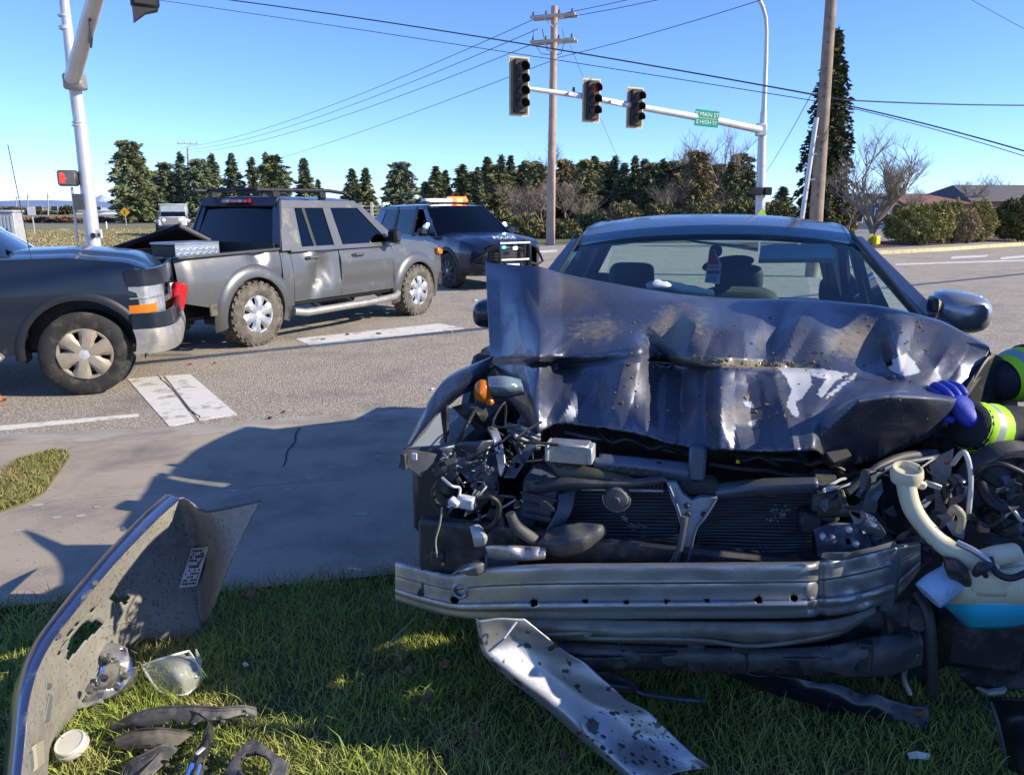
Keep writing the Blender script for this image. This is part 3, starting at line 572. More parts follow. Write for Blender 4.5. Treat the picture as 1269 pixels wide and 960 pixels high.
head(A_(645, 107, 26.7), 4, 1.05, -1, 'four-section signal head at the arm tip', va); head(A_(734.5, 124.5, 28.2), 3, 1.03, 0, 'middle three-section head with its red lit', va); head(A_(788.5, 133.5, 29.4), 3, 1.0, -1, 'three-section head nearest the pole', va)
for px, py, Y in ((711, 117, 28.1), (763, 127, 29)): MB().box(A_(px, py+1, Y-.14)-o0, (.5, .12, .14), Euler((0, .12, .45)), .02).build('arm_clamp', MT['galv'], Ms)
MB().box(A_(711, 112, 28.2)-o0, (.09, .12, .2), bev=.02).build('camera_unit', M_sigblack, Ms)
M_sgn = mat('sign_green', (.0, .28, .15), .4); sg = MB().box((0, 0, 0), (1.04, .03, .60), bev=.01).build('street_sign', M_sgn, Ms); sg.location = A_(876, 147, 31.3)-o0; sg.rotation_euler = (0, .06, .30)
text('E MAIN ST', .22, sg, MT['white'], (0, -.02, .13), (math.pi/2, 0, 0), name='lettering'); text('E HIGH ST', .20, sg, MT['white'], (0, -.02, -.15), (math.pi/2, 0, 0), name='lettering')
MB().box((0, -.016, .0), (1.0, .004, .012)).build('dividing_line', MT['white'], sg)
bx = MB().box(A_(937, 237, 33.7)-o0, (.5, .35, .33), bev=.03).build('pedestrian_signal', M_sigblack, Ms); MB().box(A_(951, 237, 33.7)-o0, (.3, .35, .33), bev=.03).build('pedestrian_signal', M_sigblack, Ms)
# lime and yellow things at the right
ls = thing('warning_sign', 'lime-green sign plate just above the car roof at the signal pole foot', 'sign', (A_(943, 275, 30).x, 30, ROAD)); zs_ = A_(943, 262, 30).z-ROAD
M_lime = mat('fluorescent_lime', (.55, .80, .03), .5); MB().box((0, 0, zs_/2), (.06, .05, zs_)).build('post', MT['galv'], ls)
MB().prism([(-.17, -.04, zs_-.35), (.17, -.04, zs_-.35), (.17, -.04, zs_-.12), (0.02, -.04, zs_+.14), (-.17, -.04, zs_-.12)], (0, .02, 0)).build('plate', M_lime, ls)
yb = thing('yellow_box', 'bright yellow marker box on a short post at the hedge corner', 'marker', (A_(1086, 299, 31.5).x, 31.5, ROAD+.12)); M_yb = mat('marker_yellow', (.78, .66, .02), .5)
MB().box((.0, 0, .26), (.22, .2, .34), Euler((0, -.08, .4)), .01).build('box', M_yb, yb); MB().box((-.2, .05, .32), (.2, .02, .36), Euler((0, -.1, .3))).build('flap', mat('dull_yellow', (.36, .30, .05), .6), yb); MB().box((0, 0, .06), (.06, .06, .14)).build('post', MT['galv'], yb)
# --- left signal mast (arm reaching back over the camera's left)
ML = thing('signal_mast', 'leaning-looking grey mast at the left whose arm runs up out of the picture', 'traffic signal', (A_(119, 332, 22).x, 22, ROAD)); o1 = Vector(ML.location)
MB().tube([Vector((0, 0, 0)), A_(99, 150, 22)-o1, A_(90, 85, 22)-o1], [.20, .165, .16], 16).build('pole', MT['galv'], ML)
MB().tube([A_(90.5, 88, 22)-o1, A_(86, 55, 22)-o1, A_(80, 5, 22)-o1, A_(77, -40, 22)-o1], [.16, .13, .12, .11], 14).build('upper_pole', MT['galv'], ML)
tip = A_(225, -330, 12.2)
arm0 = A_(90, 97, 21.7); MB().tube([arm0-o1, (arm0*.5+tip*.5)-o1+Vector((-.05, 0, .05)), tip-o1], [.20, .155, .11], 16).build('mast_arm', MT['galv'], ML)
MB().box(arm0-o1+Vector((0, .1, -.08)), (.5, .4, .4), bev=.05).build('arm_flange', MT['dchrome'], ML)
for py in (20, 34, 36): MB().lathe([(.13, -.03), (.165, -.02), (.165, .02), (.13, .03)], A_(78+py*.1, py, 22)-o1, n=14).build('pipe_clamp', MT['galv'], ML)
for py in (152, 156): MB().lathe([(.165, -.02), (.19, -.015), (.19, .015), (.165, .02)], A_(98.5, py, 22)-o1, n=16).build('band', MT['galv'], ML)
MB().box(A_(112, 42, 19.2)-o1, (.05, 1.2, .42), Euler((0, 0, .5)), .01).build('street_sign', MT['steel'], ML)
sgh = MB().box((0, 0, 0), (.45, .3, 1.1), bev=.05).build('signal_head', M_sigblack, ML); sgh.location = A_(176, -32, 14.5)-o1; sgh.rotation_euler = (0, 0, .5)
MB().prism([(-.2, -.1, -.78), (.0, -.1, -.62), (.2, -.1, -.56), (-.2, -.1, -.5)], (0, .25, 0)).build('visor', M_sigblack, sgh)
ph = MB().box((0, 0, 0), (.52, .22, .42), bev=.05).build('pedestrian_signal', M_sigblack, ML); ph.location = A_(84.5, 221, 21.8)-o1; ph.rotation_euler = (0, 0, .1)
MB().box((0, -.115, 0), (.46, .02, .36), bev=.01).build('display', mat('display_grey', (.16, .16, .15), .5), ph)
hd = MB(); M_hand = mat('lit_hand', (.7, .03, .02), .4, emis=((1, .06, .03), .8))
hd.box((-.11, -.13, -.06), (.13, .012, .15), bev=.005)
for i, (dx, l_) in enumerate(((-.16, .11), (-.125, .14), (-.09, .14), (-.055, .11))): hd.box((dx, -.13, .01+l_/2), (.026, .012, l_), bev=.004)
hd.box((-.03, -.13, -.03), (.028, .012, .1), Euler((0, .6, 0)), .004); hd.build('hand_symbol', M_hand, ph)
MB().tube([A_(89, 232, 21.9)-o1, A_(96, 300, 22)-o1], .035, 8).build('bracket', MT['galv'], ML)
MB().box(A_(97, 250, 21.7)-o1, (.26, .06, .42), Euler((0, 0, .5)), .01).build('sign_plate', MT['steel'], ML)
pb = MB().box(A_(122.5, 290, 21.7)-o1, (.17, .05, .24), bev=.01).build('button_sign', MT['white'], ML); MB().box(A_(115.5, 292, 21.78)-o1, (.1, .12, .14), bev=.02).build('push_button', MT['steel'], ML)
MB().box(A_(122.5, 291, 21.66)-o1, (.06, .03, .1), bev=.004).build('button_arrow', MT['steel'], ML)
def signpost(px, py, base, Y, w_, h_, m, label, rz=0, diamond=False):
    a = at(px, base, Y=Y); t = thing('road_sign', label, 'sign', (a.x, Y, ROAD)); z = at(px, py, Y=Y).z-ROAD
    MB().tube([(0, 0, -.1), (0, 0, z)], .035, 6).build('post', MT['galv'], t); MB().box((0, -.05, z), (w_, .02, h_), Euler((0, math.pi/4 if diamond else 0, rz)), .01).build('plate', m, t); return t, z
st_, z_ = signpost(157, 263, 282, 78, .7, .7, mat('sign_yellow', (.85, .45, .01), .5), 'yellow diamond road sign in front of the tallest evergreen', 0, True)
MB().box((0, -.07, z_), (.08, .01, .4)).build('arrow_symbol', MT['wire'], st_)
signpost(43, 261.5, 288, 50, .52, .52, MT['white'], 'small white road sign left of the signal mast'); 
mp = thing('marker_post', 'short white marker post beside the far road', 'post', (at(132, 280, Y=60).x, 60, ROAD)); MB().tube([(0, 0, 0), (0, 0, .55)], .05, 6).build('post', MT['white'], mp)
MB().tube([(0, 0, .55), (0, 0, .62)], [.05, .02], 6).build('cap', MT['white'], mp)
# ================================================================ VEHICLES (local: x forward from the rear axle, y left, z up)
def wheel(parent, x, y, r, wd, rimr, side, tyre_m, rim_m, spokes=6, blocks=0, hub=None, yaw=0, dish=.02):
    w_ = MB().lathe([(rimr*.9, -wd*.42), (rimr, -wd*.46), (rimr*.97, -wd*.3), (rimr*.8, wd*.1), (rimr*.97, wd*.35), (rimr*1.02, wd*.46), (rimr*.96, wd*.47)], (0, 0, 0), (0, side, 0), 28).build('wheel', MT['steel'], parent)
    w_.location = (x, y, r); w_.rotation_euler = (0, 0, yaw)
    t = MB(); t.lathe([(rimr, -wd*.45), (rimr*1.15, -wd*.52), (r*.92, -wd*.5), (r*.985, -wd*.42), (r, -wd*.2), (r, wd*.2), (r*.985, wd*.42), (r*.92, wd*.5), (r*.80, wd*.53), (rimr*1.15, wd*.52), (rimr*1.0, wd*.46)], (0, 0, 0), (0, side, 0), 48)
    for k in range(blocks):
        a = 2*math.pi*k/blocks; R = Matrix.Rotation(-a, 3, 'Y')
        for yo, sk in ((-.36, .0), (-.12, .5), (.12, 0), (.36, .5)):
            R2 = Matrix.Rotation(-(a+sk*2*math.pi/blocks), 3, 'Y'); t.box(R2 @ Vector((r+.003, side*yo*wd, 0)), (.022, wd*.2, 2*math.pi*r/blocks*.62), R2)
        t.box(R @ Vector((r*.955, side*wd*.495, 0)), (r*.06, .008, 2*math.pi*r/blocks*.5), R)
    t.build('tyre', tyre_m, w_)
    rm = MB(); rm.lathe([(rimr*1.03, wd*.44), (rimr*1.0, wd*.485), (rimr*.93, wd*.475), (rimr*.88, wd*.40)], (0, 0, 0), (0, side, 0), 40)
    for k in range(spokes):
        a = 2*math.pi*k/spokes+.3; R = Matrix.Rotation(-a, 3, 'Y'); w0, w1 = rimr*.17, rimr*.27
        P = [[(rimr*t, side*(wd*(.38+dish*2*math.sin(t*3))+(-.012 if abs(q) == 1 else .006)), q*lerp(w0, w1 if t > .75 else w0*.9, t)) for q in (-1, -.6, 0, .6, 1)] for t in (.2, .4, .6, .78, .95)]
        P = [[tuple(R @ Vector(p)) for p in row] for row in P]; rm.sheet(P if side > 0 else [r_[::-1] for r_ in P], .03)
    rm.lathe([(rimr*.36, wd*.3), (rimr*.36, wd*.40), (rimr*.3, wd*.42), (0, wd*.42)], (0, 0, 0), (0, side, 0), 20); rm.build('rim', rim_m, w_)
    hb = MB(); hr = hub or rimr*.2; hb.lathe([(hr, wd*.36), (hr, wd*.47), (hr*.75, wd*.53), (0, wd*.55)], (0, 0, 0), (0, side, 0), 18)
    for k in range(6): a = 2*math.pi*k/6; hb.lathe([(.013, wd*.38), (.013, wd*.46), (0, wd*.47)], (rimr*.29*math.cos(a), 0, rimr*.29*math.sin(a)), (0, side, 0), 6)
    hb.build('hub_cap', MT['galv'], w_); return w_
class Veh:
    def __init__(s, root, shoulder, sill, plan, axles, ra, rz, k=.05, zc=.75):
        s.root, s.shoulder, s.sill, s.plan, s.axles, s.ra, s.rz, s.k, s.zc = root, shoulder, sill, plan, axles, ra, rz, k, zc; s.dent = None
    def it(s, T, x): return float(np.interp(x, [p[0] for p in T], [p[1] for p in T]))
    def zs(s, x): return s.it(s.shoulder, x)
    def zl(s, x):
        z = s.it(s.sill, x)
        for a in s.axles:
            if abs(x-a) < s.ra: z = max(z, s.rz+math.sqrt(s.ra**2-(x-a)**2))
        return z
    def y(s, x, z):
        h = s.it(s.plan, x); zs = s.zs(x); d = (z-s.zc)/(zs-s.zc if z > s.zc else s.zc-.25)
        return h*(1-s.k*abs(d)**2.2)
    def stations(s, x0, x1, st=.06):
        X_ = list(np.linspace(x0, x1, max(2, int((x1-x0)/st)+1)))
        for a in s.axles:
            dx = math.sqrt(max(0, s.ra**2-max(0, s.it(s.sill, a)-s.rz)**2))
            for q in (a-dx, a-dx+.004, a+dx-.004, a+dx, a-s.ra, a+s.ra, a-s.ra+.01, a+s.ra-.01):
                if x0 < q < x1: X_.append(q)
        return sorted(set(round(float(v), 4) for v in X_))
    def panel(s, name, x0, x1, m, z0=None, z1=None, out=0, sides=(-1, 1), rows=12, dent=None, th=.02, label=None):
        r = []
        for sd in sides:
            G = []
            for x in s.stations(x0, x1):
                a = max(s.zl(x), z0) if z0 is not None else s.zl(x); b = min(s.zs(x), z1) if z1 is not None else s.zs(x); a = min(a, b-.01); row = []
                for j in range(rows+1):
                    z = lerp(a, b, j/rows); yy = s.y(x, z)+out
                    if dent and sd == -1: yy += dent(x, z)
                    row.append((x, sd*yy, z))
                G.append(row)
            r.append(MB().sheet(G if sd < 0 else [q[::-1] for q in G], th).build(name, m, s.root, 30, label=label if sd == -1 else None))
        return r
    def deck(s, name, x0, x1, m, crown=.03, inset=.0, fn=None, nx=14, th=.02):
        G = []
        for x in np.linspace(x0, x1, nx):
            h = s.y(x, s.zs(x))-inset; G.append([(x, h*v, s.zs(x)+crown*(1-abs(v)**2.6)*1.0+(fn(x, v) if fn else 0)) for v in np.linspace(-1, 1, 21)])
        return MB().sheet(G, th).build(name, m, s.root, 30)
    def flare(s, ax, m, wdt=.05, rad=.07, a0=-.28, a1=math.pi+.28, sides=(-1, 1)):
        for sd in sides:
            G = []
            for a in np.linspace(a0, a1, 30):
                row = []
                for q, o in ((.0, -.02), (.0, wdt*.9), (.3, wdt), (.8, wdt*.55), (1, -.01)):
                    rr = s.ra-.012+q*rad; x = ax+rr*math.cos(a); z = s.rz+rr*math.sin(a); row.append((x, sd*(s.y(x, min(z, s.zs(x)))+o), z))
                G.append(row)
            MB().sheet(G, .008).build('wheel_arch_flare', m, s.root, 50)
    def under(s, x0, x1, zt, m, inset=.16):
        h = s.it(s.plan, (x0+x1)/2)-inset; b = MB()
        b.box(((x0+x1)/2, 0, .52), (x1-x0, 2*h*.72, .34), bev=.04)
        for a in s.axles: b.tube([(a, -h*.9, s.rz), (a, h*.9, s.rz)], .05, 8)
        b.box(((x0+x1)/2, 0, (.6+zt)/2), (x1-x0, 2*h*.78, zt-.6)); b.build('underbody', m, s.root)
        for a in s.axles:
            for sd in (-1, 1):
                G = [[(a+(s.ra+.02)*math.cos(t), sd*q, s.rz+(s.ra+.02)*math.sin(t)) for q in (h*.70, h+.10)] for t in np.linspace(-.2, math.pi+.2, 14)]
                MB().sheet(G, .01).build('wheel_well', m, s.root)
    def sidepane(s, name, poly, fn, m, th=.012, off=0, sides=(-1, 1), parent=None, n=4):
        for sd in sides:
            MB().patch([(p[0], sd*(fn(*p)+off), p[1]) for p in (poly if sd < 0 else [poly[1], poly[0], poly[3], poly[2]])], n, n, th).build(name, m, parent or s.root)
def frontpanel(V, x, pts, name, m, th=.03, bow=.10, off=0, parent=None, n=10):
    """patch on a front or rear face: pts 4 corners (y,z), x position bowed back with y"""
    def fn(p, u, v): return (p.x-bow*(p.y/.9)**2+off, p.y, p.z)
    return MB().patch([(x, q[0], q[1]) for q in pts], n, 4, th, fn).build(name, m, parent or V.root)
# ---------------------------------------------------------------- grey crew-cab pickup
grey_paint = mat('grey_metallic_paint', (.125, .125, .123), .36, .5, var=.06, coat=.4, dirt=((.26, .23, .18), 3.2, .56, .9))
roof_dark = mat('dark_roof_paint', (.05, .055, .06), .35, .5, coat=.4)
ang = math.atan2(2.78, 1.63); hP = Vector((math.cos(ang), math.sin(ang), 0)); lP = Vector((-hP.y, hP.x, 0))
rw = at(314, 427, z=ROAD); PU = thing('pickup_truck', 'grey crew-cab pickup with a dented rear door, roof rack and muddy tyres', 'pickup truck', (rw.x+lP.x*.80, rw.y+lP.y*.80, ROAD), ang)
V = Veh(PU, [(-1.02, 1.10), (.45, 1.14), (.46, 1.13), (2.6, 1.13), (2.9, 1.16), (3.6, 1.12), (4.05, 1.02)], [(-1.02, .62), (-.6, .52), (.5, .42), (2.6, .42), (3.7, .5), (4.05, .55)], [(-1.02, .86), (-.9, .91), (3.0, .92), (3.7, .90), (4.0, .80), (4.05, .74)], (0, 3.2), .46, .39, .06)
def dentf(x, z):
    d = -.075*math.exp(-((x-1.25)/.22)**2-((z-.86)/.24)**2)+.05*math.exp(-((x-1.02)/.10)**2-((z-1.02)/.16)**2)
    d += -.05*math.exp(-((x-1.0-.55*(z-.62))/.09)**2)*math.exp(-((z-.68)/.22)**2)+.010*math.sin(x*21+z*13)*math.exp(-((x-1.15)/.3)**2-((z-.75)/.3)**2)
    return d+.022*math.exp(-((x-1.36)/.06)**2-((z-.8)/.28)**2)
def dentq(x, z): return -.05*math.exp(-((x-.1)/.1)**2-((z-1.08)/.1)**2)+.02*math.exp(-((x-.25)/.09)**2-((z-1.02)/.12)**2)-.05*math.exp(-((x-.43)/.07)**2-((z-.62)/.2)**2)
V.panel('bed_side', -1.02, .445, grey_paint, dent=dentq); V.panel('cab_corner', .455, .625, grey_paint)
V.panel('rear_door', .632, 1.50, grey_paint, z0=.47, dent=dentf, label='crumpled rear door', rows=22); V.panel('front_door', 1.508, 2.62, grey_paint, z0=.47, dent=lambda x, z: .012*math.exp(-((z-.95)/.05)**2)-.012*math.exp(-((z-.62)/.06)**2))
V.panel('fender', 2.628, 4.05, grey_paint); V.panel('rocker', .632, 2.62, MT['black'], z1=.46, out=-.03)
V.deck('hood', 2.72, 4.02, grey_paint, .05); V.under(-1.0, 3.9, 1.0, MT['black'])
for a in (0, 3.2): V.flare(a, grey_paint, .032, .14)
V.deck('bed_rail', -1.14, .44, grey_paint, 0, 0) if False else None
for sd in (-1, 1):
    MB().box((-.29, sd*.86, 1.125), (1.46, .10, .03), Euler((0, -.027, 0)), .01).build('bed_rail', grey_paint, PU); MB().box((-.29, sd*.79, .92), (1.44, .02, .38)).build('bed_inner_wall', MT['black'], PU)
MB().box((-.29, 0, .75), (1.42, 1.6, .04)).build('bed_floor', MT['black'], PU); MB().box((.43, 0, 1.0), (.03, 1.62, .42)).build('bed_front_wall', MT['black'], PU)
tg = MB().box((-1.0, 0, .88), (.06, 1.56, .46), bev=.015).build('tailgate', grey_paint, PU); MB().box((-1.035, 0, .96), (.02, .2, .08), bev=.008).build('handle', MT['black'], tg)
MB().box((-1.04, 0, .56), (.16, 1.66, .16), bev=.03).build('rear_bumper', MT['dchrome'], PU)
for sd in (-1, 1):
    tl = MB().box((-1.06, sd*.90, .70 if sd < 0 else .9), (.17, .10, .30), Euler((.1, .25 if sd < 0 else 0, sd*-.12)), .025).build('tail_light', MT['redlens'], PU)
    MB().box((-1.09, sd*.86, .80 if sd < 0 else 1.0), (.08, .05, .1), bev=.01).build('reverse_lens', MT['white'], tl)
# greenhouse
yb = lambda x, z: .915-(z-1.13)*.30-.02*max(0, x-2)
A_base, A_top = (2.78, 1.15), (2.02, 1.70); R_base, R_top = (.47, 1.15), (.66, 1.68)
V.sidepane('c_pillar', [(.46, 1.12), (.80, 1.12), (.86, 1.70), (.62, 1.69)], yb, grey_paint, .03)
V.sidepane('b_pillar', [(1.40, 1.12), (1.56, 1.12), (1.50, 1.71), (1.36, 1.71)], yb, grey_paint, .03); V.sidepane('a_pillar', [(2.60, 1.12), (2.86, 1.12), (2.10, 1.70), (1.98, 1.70)], yb, grey_paint, .03)
V.sidepane('roof_rail', [(.62, 1.64), (2.12, 1.64), (2.02, 1.735), (.66, 1.735)], yb, grey_paint, .03, .004)
V.sidepane('belt_trim', [(.60, 1.10), (2.64, 1.10), (2.62, 1.155), (.62, 1.155)], yb, grey_paint, .03, .002)
V.sidepane('rear_quarter_window', [(.82, 1.15), (1.03, 1.15), (1.00, 1.65), (.88, 1.65)], yb, MT['tint'], .008, -.012); V.sidepane('window_divider', [(1.02, 1.15), (1.07, 1.15), (1.03, 1.66), (.98, 1.66)], yb, MT['black'], .02, -.004)
V.sidepane('rear_door_window', [(1.06, 1.15), (1.42, 1.15), (1.37, 1.65), (1.02, 1.65)], yb, MT['tint'], .008, -.012); V.sidepane('front_door_window', [(1.55, 1.15), (2.66, 1.15), (2.06, 1.65), (1.49, 1.65)], yb, MT['tint'], .008, -.012)
G = [[(x, v*(yb(1, 1.735)+.005), 1.735+.055*(1-abs(v)**2.5)-.05*max(0, (x-1.9)/.2)**2-.03*max(0, (.8-x)/.2)**2) for v in np.linspace(-1, 1, 17)] for x in np.linspace(.64, 2.08, 14)]
MB().sheet(G, .03).build('roof', roof_dark, PU)
MB().patch([(2.84, -.84, 1.15), (2.84, .84, 1.15), (2.08, .68, 1.72), (2.08, -.68, 1.72)], 8, 4, .01, lambda p, u, v: (p.x+.08*(1-(2*u-1)**2), p.y, p.z)).build('windscreen', MT['tint'], PU)
MB().patch([(.485, -.78, 1.16), (.485, .78, 1.16), (.66, .66, 1.66), (.66, -.66, 1.66)][::-1], 8, 4, .01, lambda p, u, v: (p.x-.03*(1-(2*u-1)**2), p.y, p.z)).build('rear_window', MT['tint'], PU)
for sd in (-1, 1): MB().patch([(.475, sd*.90, 1.12), (.475, sd*.76, 1.12), (.645, sd*.64, 1.70), (.645, sd*.76, 1.72)], 2, 3, .03).build('rear_pillar', roof_dark, PU)
MB().patch([(.60, -.7, 1.65), (.60, .7, 1.65), (.67, .7, 1.76), (.67, -.7, 1.76)], 4, 2, .03).build('rear_header', roof_dark, PU)
bl = MB().box((.575, -.02, 1.725), (.06, .5, .055), bev=.012).build('brake_light', MT['redlens'], PU)
for yy in (-.14, .10): MB().box((.54, yy, 1.725), (.012, .07, .035), bev=.004).build('lens', mat('pale_lens', (.75, .6, .6), .3) if yy < 0 else bpy.data.materials['pale_lens'], bl)
# roof rack
for sd in (-1, 1):
    MB().tube([(.42, sd*.58, 1.855), (.9, sd*.58, 1.86), (1.7, sd*.58, 1.865), (1.98, sd*.58, 1.84), (2.12, sd*.585, 1.78)], .024, 8).build('rack_rail', MT['black'], PU)
    for x in (.72, 1.55): MB().box((x, sd*.58, 1.805), (.13, .06, .09), bev=.015).build('rack_foot', MT['black'], PU)
for x in (.62, 1.1, 1.55): MB().tube([(x, -.6, 1.87), (x, .6, 1.87)], .018, 8).build('rack_bar', MT['black'], PU)
# steps, handles, mirrors
for sd in (-1, 1):
    MB().tube([(.55, sd*.96, .36), (.72, sd*1.0, .33), (2.0, sd*1.02, .34), (2.52, sd*1.0, .36), (2.66, sd*.95, .40)], .05, 10).build('side_step', MT['dchrome'], PU)
    for x in (1.0, 1.65, 2.3): MB().tube([(x, sd*.7, .47), (x, sd*.96, .36)], .025, 6).build('step_bracket', MT['steel'], PU)
    for x in (.98, 1.86):
        hz = 1.005 if sd < 0 and x < 1.5 else 1.0; h_ = MB().tube([(x-.11, sd*(V.y(x, hz)+.005), hz), (x-.08, sd*(V.y(x, hz)+.045), hz+.01), (x+.08, sd*(V.y(x, hz)+.045), hz+.012), (x+.11, sd*(V.y(x, hz)+.005), hz+.004)], .02, 8).build('door_handle', grey_paint, PU)
    mm = MB().box((2.52, sd*1.03, 1.24), (.14, .20, .2), Euler((0, 0, sd*.15)), .04).build('wing_mirror', MT['black'], PU); MB().tube([(2.55, sd*.88, 1.2), (2.53, sd*.98, 1.22)], .03, 6).build('mirror_arm', MT['black'], mm)
    MB().box((3.86, sd*.86, .96), (.24, .06, .10), Euler((0, .15, sd*-.35)), .02).build('side_marker', MT['amber'], PU)
    MB().box((-.62, sd*.90, .50), (.10, .03, .14), bev=.01).build('mud_flap', MT['mudrubber'], PU)
for x in (0, 3.2):
    for sd in (-1, 1): wheel(PU, x, sd*.80, .385, .27, .225, sd, MT['mudrubber'], MT['alloy'], 6, 26, .06)
frontpanel(V, 4.05, [(-.75, .55), (.75, .55), (.75, 1.02), (-.75, 1.02)], 'grille', MT['black'], .05, .1); frontpanel(V, 4.12, [(-.85, .42), (.85, .42), (.85, .62), (-.85, .62)], 'front_bumper', MT['black'], .1, .2)
# lifted tonneau lid and toolbox in the bed
TB = thing('tool_box', 'diamond-plate tool box lying in the pickup bed under the tilted lid', 'tool box', (0, 0, 0)); 
M_dia = mat('diamond_plate', (.50, .51, .52), .35, .9); M_lidb = mat('lid_black', (.006, .006, .007), .6)
Mw = Matrix.Translation(PU.location) @ Matrix.Rotation(ang, 4, 'Z')
def pw(x, y, z): return Mw @ Vector((x, y, z))
TB.location = pw(-.52, -.38, .80); TB.rotation_euler = (0, 0, ang+.05)
MB().box((0, 0, .23), (.62, .4, .40), bev=.01).build('box', MT['black'], TB)
dp = MB()
for i in range(13):
    for j in range(6): dp.box((-.27+i*.045, -.205, .12+j*.052), (.036, .012, .012), Euler((0, .8 if (i+j) % 2 else -.8, 0)))
dp.build('tread_plate', mat('tread_bars', (.72, .73, .74), .3, .8), TB)['kind'] = 'stuff'
MB().box((0, -.201, .25), (.62, .008, .36)).build('front_plate', M_dia, TB); MB().box((0, 0, .442), (.64, .42, .03), bev=.01).build('lid', M_dia, TB)
LD = thing('tonneau_lid', 'black tonneau lid tilted up out of the pickup bed', 'truck bed lid', pw(-.55, .1, .9), ang)
# corners from the photo: low left tip, high right ridge, lower right end
c0 = at(130, 311, Y=9.9); c1 = at(222, 279, Y=9.75); c2 = at(270, 303, Y=10.3); c3 = at(180, 335, Y=11.0)
def lloc(p): return Matrix.Rotation(-ang, 3, 'Z') @ (p-Vector(LD.location))
MB().patch([lloc(q) for q in (c0, c1, c2, c3)], 6, 6, .035).build('panel', M_lidb, LD)
MB().tube([lloc(c0), lloc(c1)], .022, 8).build('edge_rail', MT['black'], LD); MB().tube([lloc(c1), lloc(c2)], .026, 8).build('edge_rail', mat('grey_trim', (.13, .13, .14), .4), LD)
MB().tube([lloc(c1*.35+c2*.65)+Vector((0, 0, -.03)), lloc(c0*.4+c3*.6)+Vector((0, 0, -.06))], .012, 6).build('prop_rod', MT['steel'], LD)
# ---------------------------------------------------------------- dark blue off-roader at the left edge (front half in view)
suv_paint = mat('dark_blue_grey_paint', (.010, .016, .028), .36, .2, var=.08, coat=.45, dirt=((.05, .05, .05), 2.6, .62, 1.0))
suv_trim = mat('grey_cladding', (.011, .015, .022), .55, dirt=((.08, .078, .072), 4, .55, .95))
a2_ = math.radians(21); hS = Vector((math.cos(a2_), math.sin(a2_), 0)); fw = at(114, 486, z=ROAD); WB = 2.95; axc = fw+Vector((-hS.y, hS.x, 0))*.84
SU = thing('off_roader', 'dark blue-grey off-roader nosing into the pickup tailgate at the left edge', 'suv', (axc.x-hS.x*WB, axc.y-hS.y*WB, ROAD), a2_)
V = Veh(SU, [(-1.1, 1.12), (1.9, 1.15), (2.35, 1.21), (2.9, 1.22), (3.35, 1.17), (3.55, 1.09), (3.62, 1.0)], [(-1.1, .5), (-.5, .42), (.5, .40), (2.5, .40), (3.3, .62), (3.62, .62)], [(-1.1, .95), (0, 1.0), (3.2, 1.0), (3.42, .97), (3.55, .90), (3.62, .82)], (0, WB), .475, .40, .045, .8)
V.panel('rear_quarter', -1.1, .395, suv_paint); V.panel('rear_door', .405, 1.28, suv_paint, z0=.45); V.panel('front_door', 1.288, 2.285, suv_paint, z0=.45); V.panel('fender', 2.293, 3.50, suv_paint, z0=.40, rows=16)
V.deck('hood', 2.28, 3.58, suv_paint, .055, 0, lambda x, v: -.028*math.exp(-((abs(v)-.62)/.09)**2)*math.exp(-((x-3.0)/.7)**4)-.04*max(0, (x-3.40)/.2)**2); V.under(-.9, 3.4, .95, MT['black'])
for a in (0, WB): V.flare(a, suv_trim, .007, .06, -.1, math.pi+.1)
V.panel('door_moulding', .42, 2.27, suv_trim, z0=.70, z1=.78, out=.012, rows=3)
ys = lambda x, z: .985-(z-1.12)*.28
for nm, P in (('d_pillar', [(-1.08, 1.1), (-.6, 1.1), (-.62, 1.78), (-.95, 1.78)]), ('c_pillar', [(.3, 1.1), (.5, 1.1), (.45, 1.8), (.3, 1.8)]), ('b_pillar', [(1.2, 1.12), (1.36, 1.12), (1.28, 1.8), (1.14, 1.8)]), ('a_pillar', [(2.1, 1.14), (2.36, 1.2), (1.62, 1.82), (1.52, 1.8)]), ('roof_rail', [(-1.0, 1.74), (1.66, 1.74), (1.58, 1.83), (-.96, 1.83)])): V.sidepane(nm, P, ys, suv_paint, .03)
for P in ([(-.6, 1.14), (.32, 1.14), (.31, 1.75), (-.6, 1.75)], [(.48, 1.14), (1.22, 1.14), (1.16, 1.75), (.44, 1.75)], [(1.34, 1.15), (2.14, 1.16), (1.57, 1.75), (1.28, 1.75)]): V.sidepane('window', P, ys, MT['tint'], .008, -.012)
MB().sheet([[(x, v*.79, 1.82+.05*(1-abs(v)**2.5)) for v in np.linspace(-1, 1, 11)] for x in np.linspace(-1, 1.6, 8)], .03).build('roof', suv_paint, SU)
MB().patch([(2.40, -.90, 1.20), (2.40, .90, 1.20), (1.60, .74, 1.81), (1.60, -.74, 1.81)], 8, 4, .01, lambda p, u, v: (p.x+.10*(1-(2*u-1)**2), p.y, p.z)).build('windscreen', glassmat('suv_windscreen', (.25, .4, .45), .35), SU)
MB().box((2.36, 0, 1.215), (.22, 1.7, .04), bev=.015).build('cowl', MT['black'], SU)
for yo in (-.62, .25): MB().tube([(2.44, yo, 1.25), (2.30, yo+.25, 1.29), (2.12, yo+.55, 1.42)], .012, 6).build('wiper', MT['black'], SU)
MB().box((2.0, 0, .95), (.5, 1.6, .5)).build('dashboard', MT['black'], SU)
an = MB().tube([(2.62, -.86, 1.2), (2.60, -.87, 1.6), (2.57, -.88, 2.15)], .004, 5).build('aerial', MT['wire'], SU)
fr = lambda pts, nm, m, x=3.62, bow=.16, off=0, th=.04, par=None: frontpanel(V, x, pts, nm, m, th, bow, off, par)
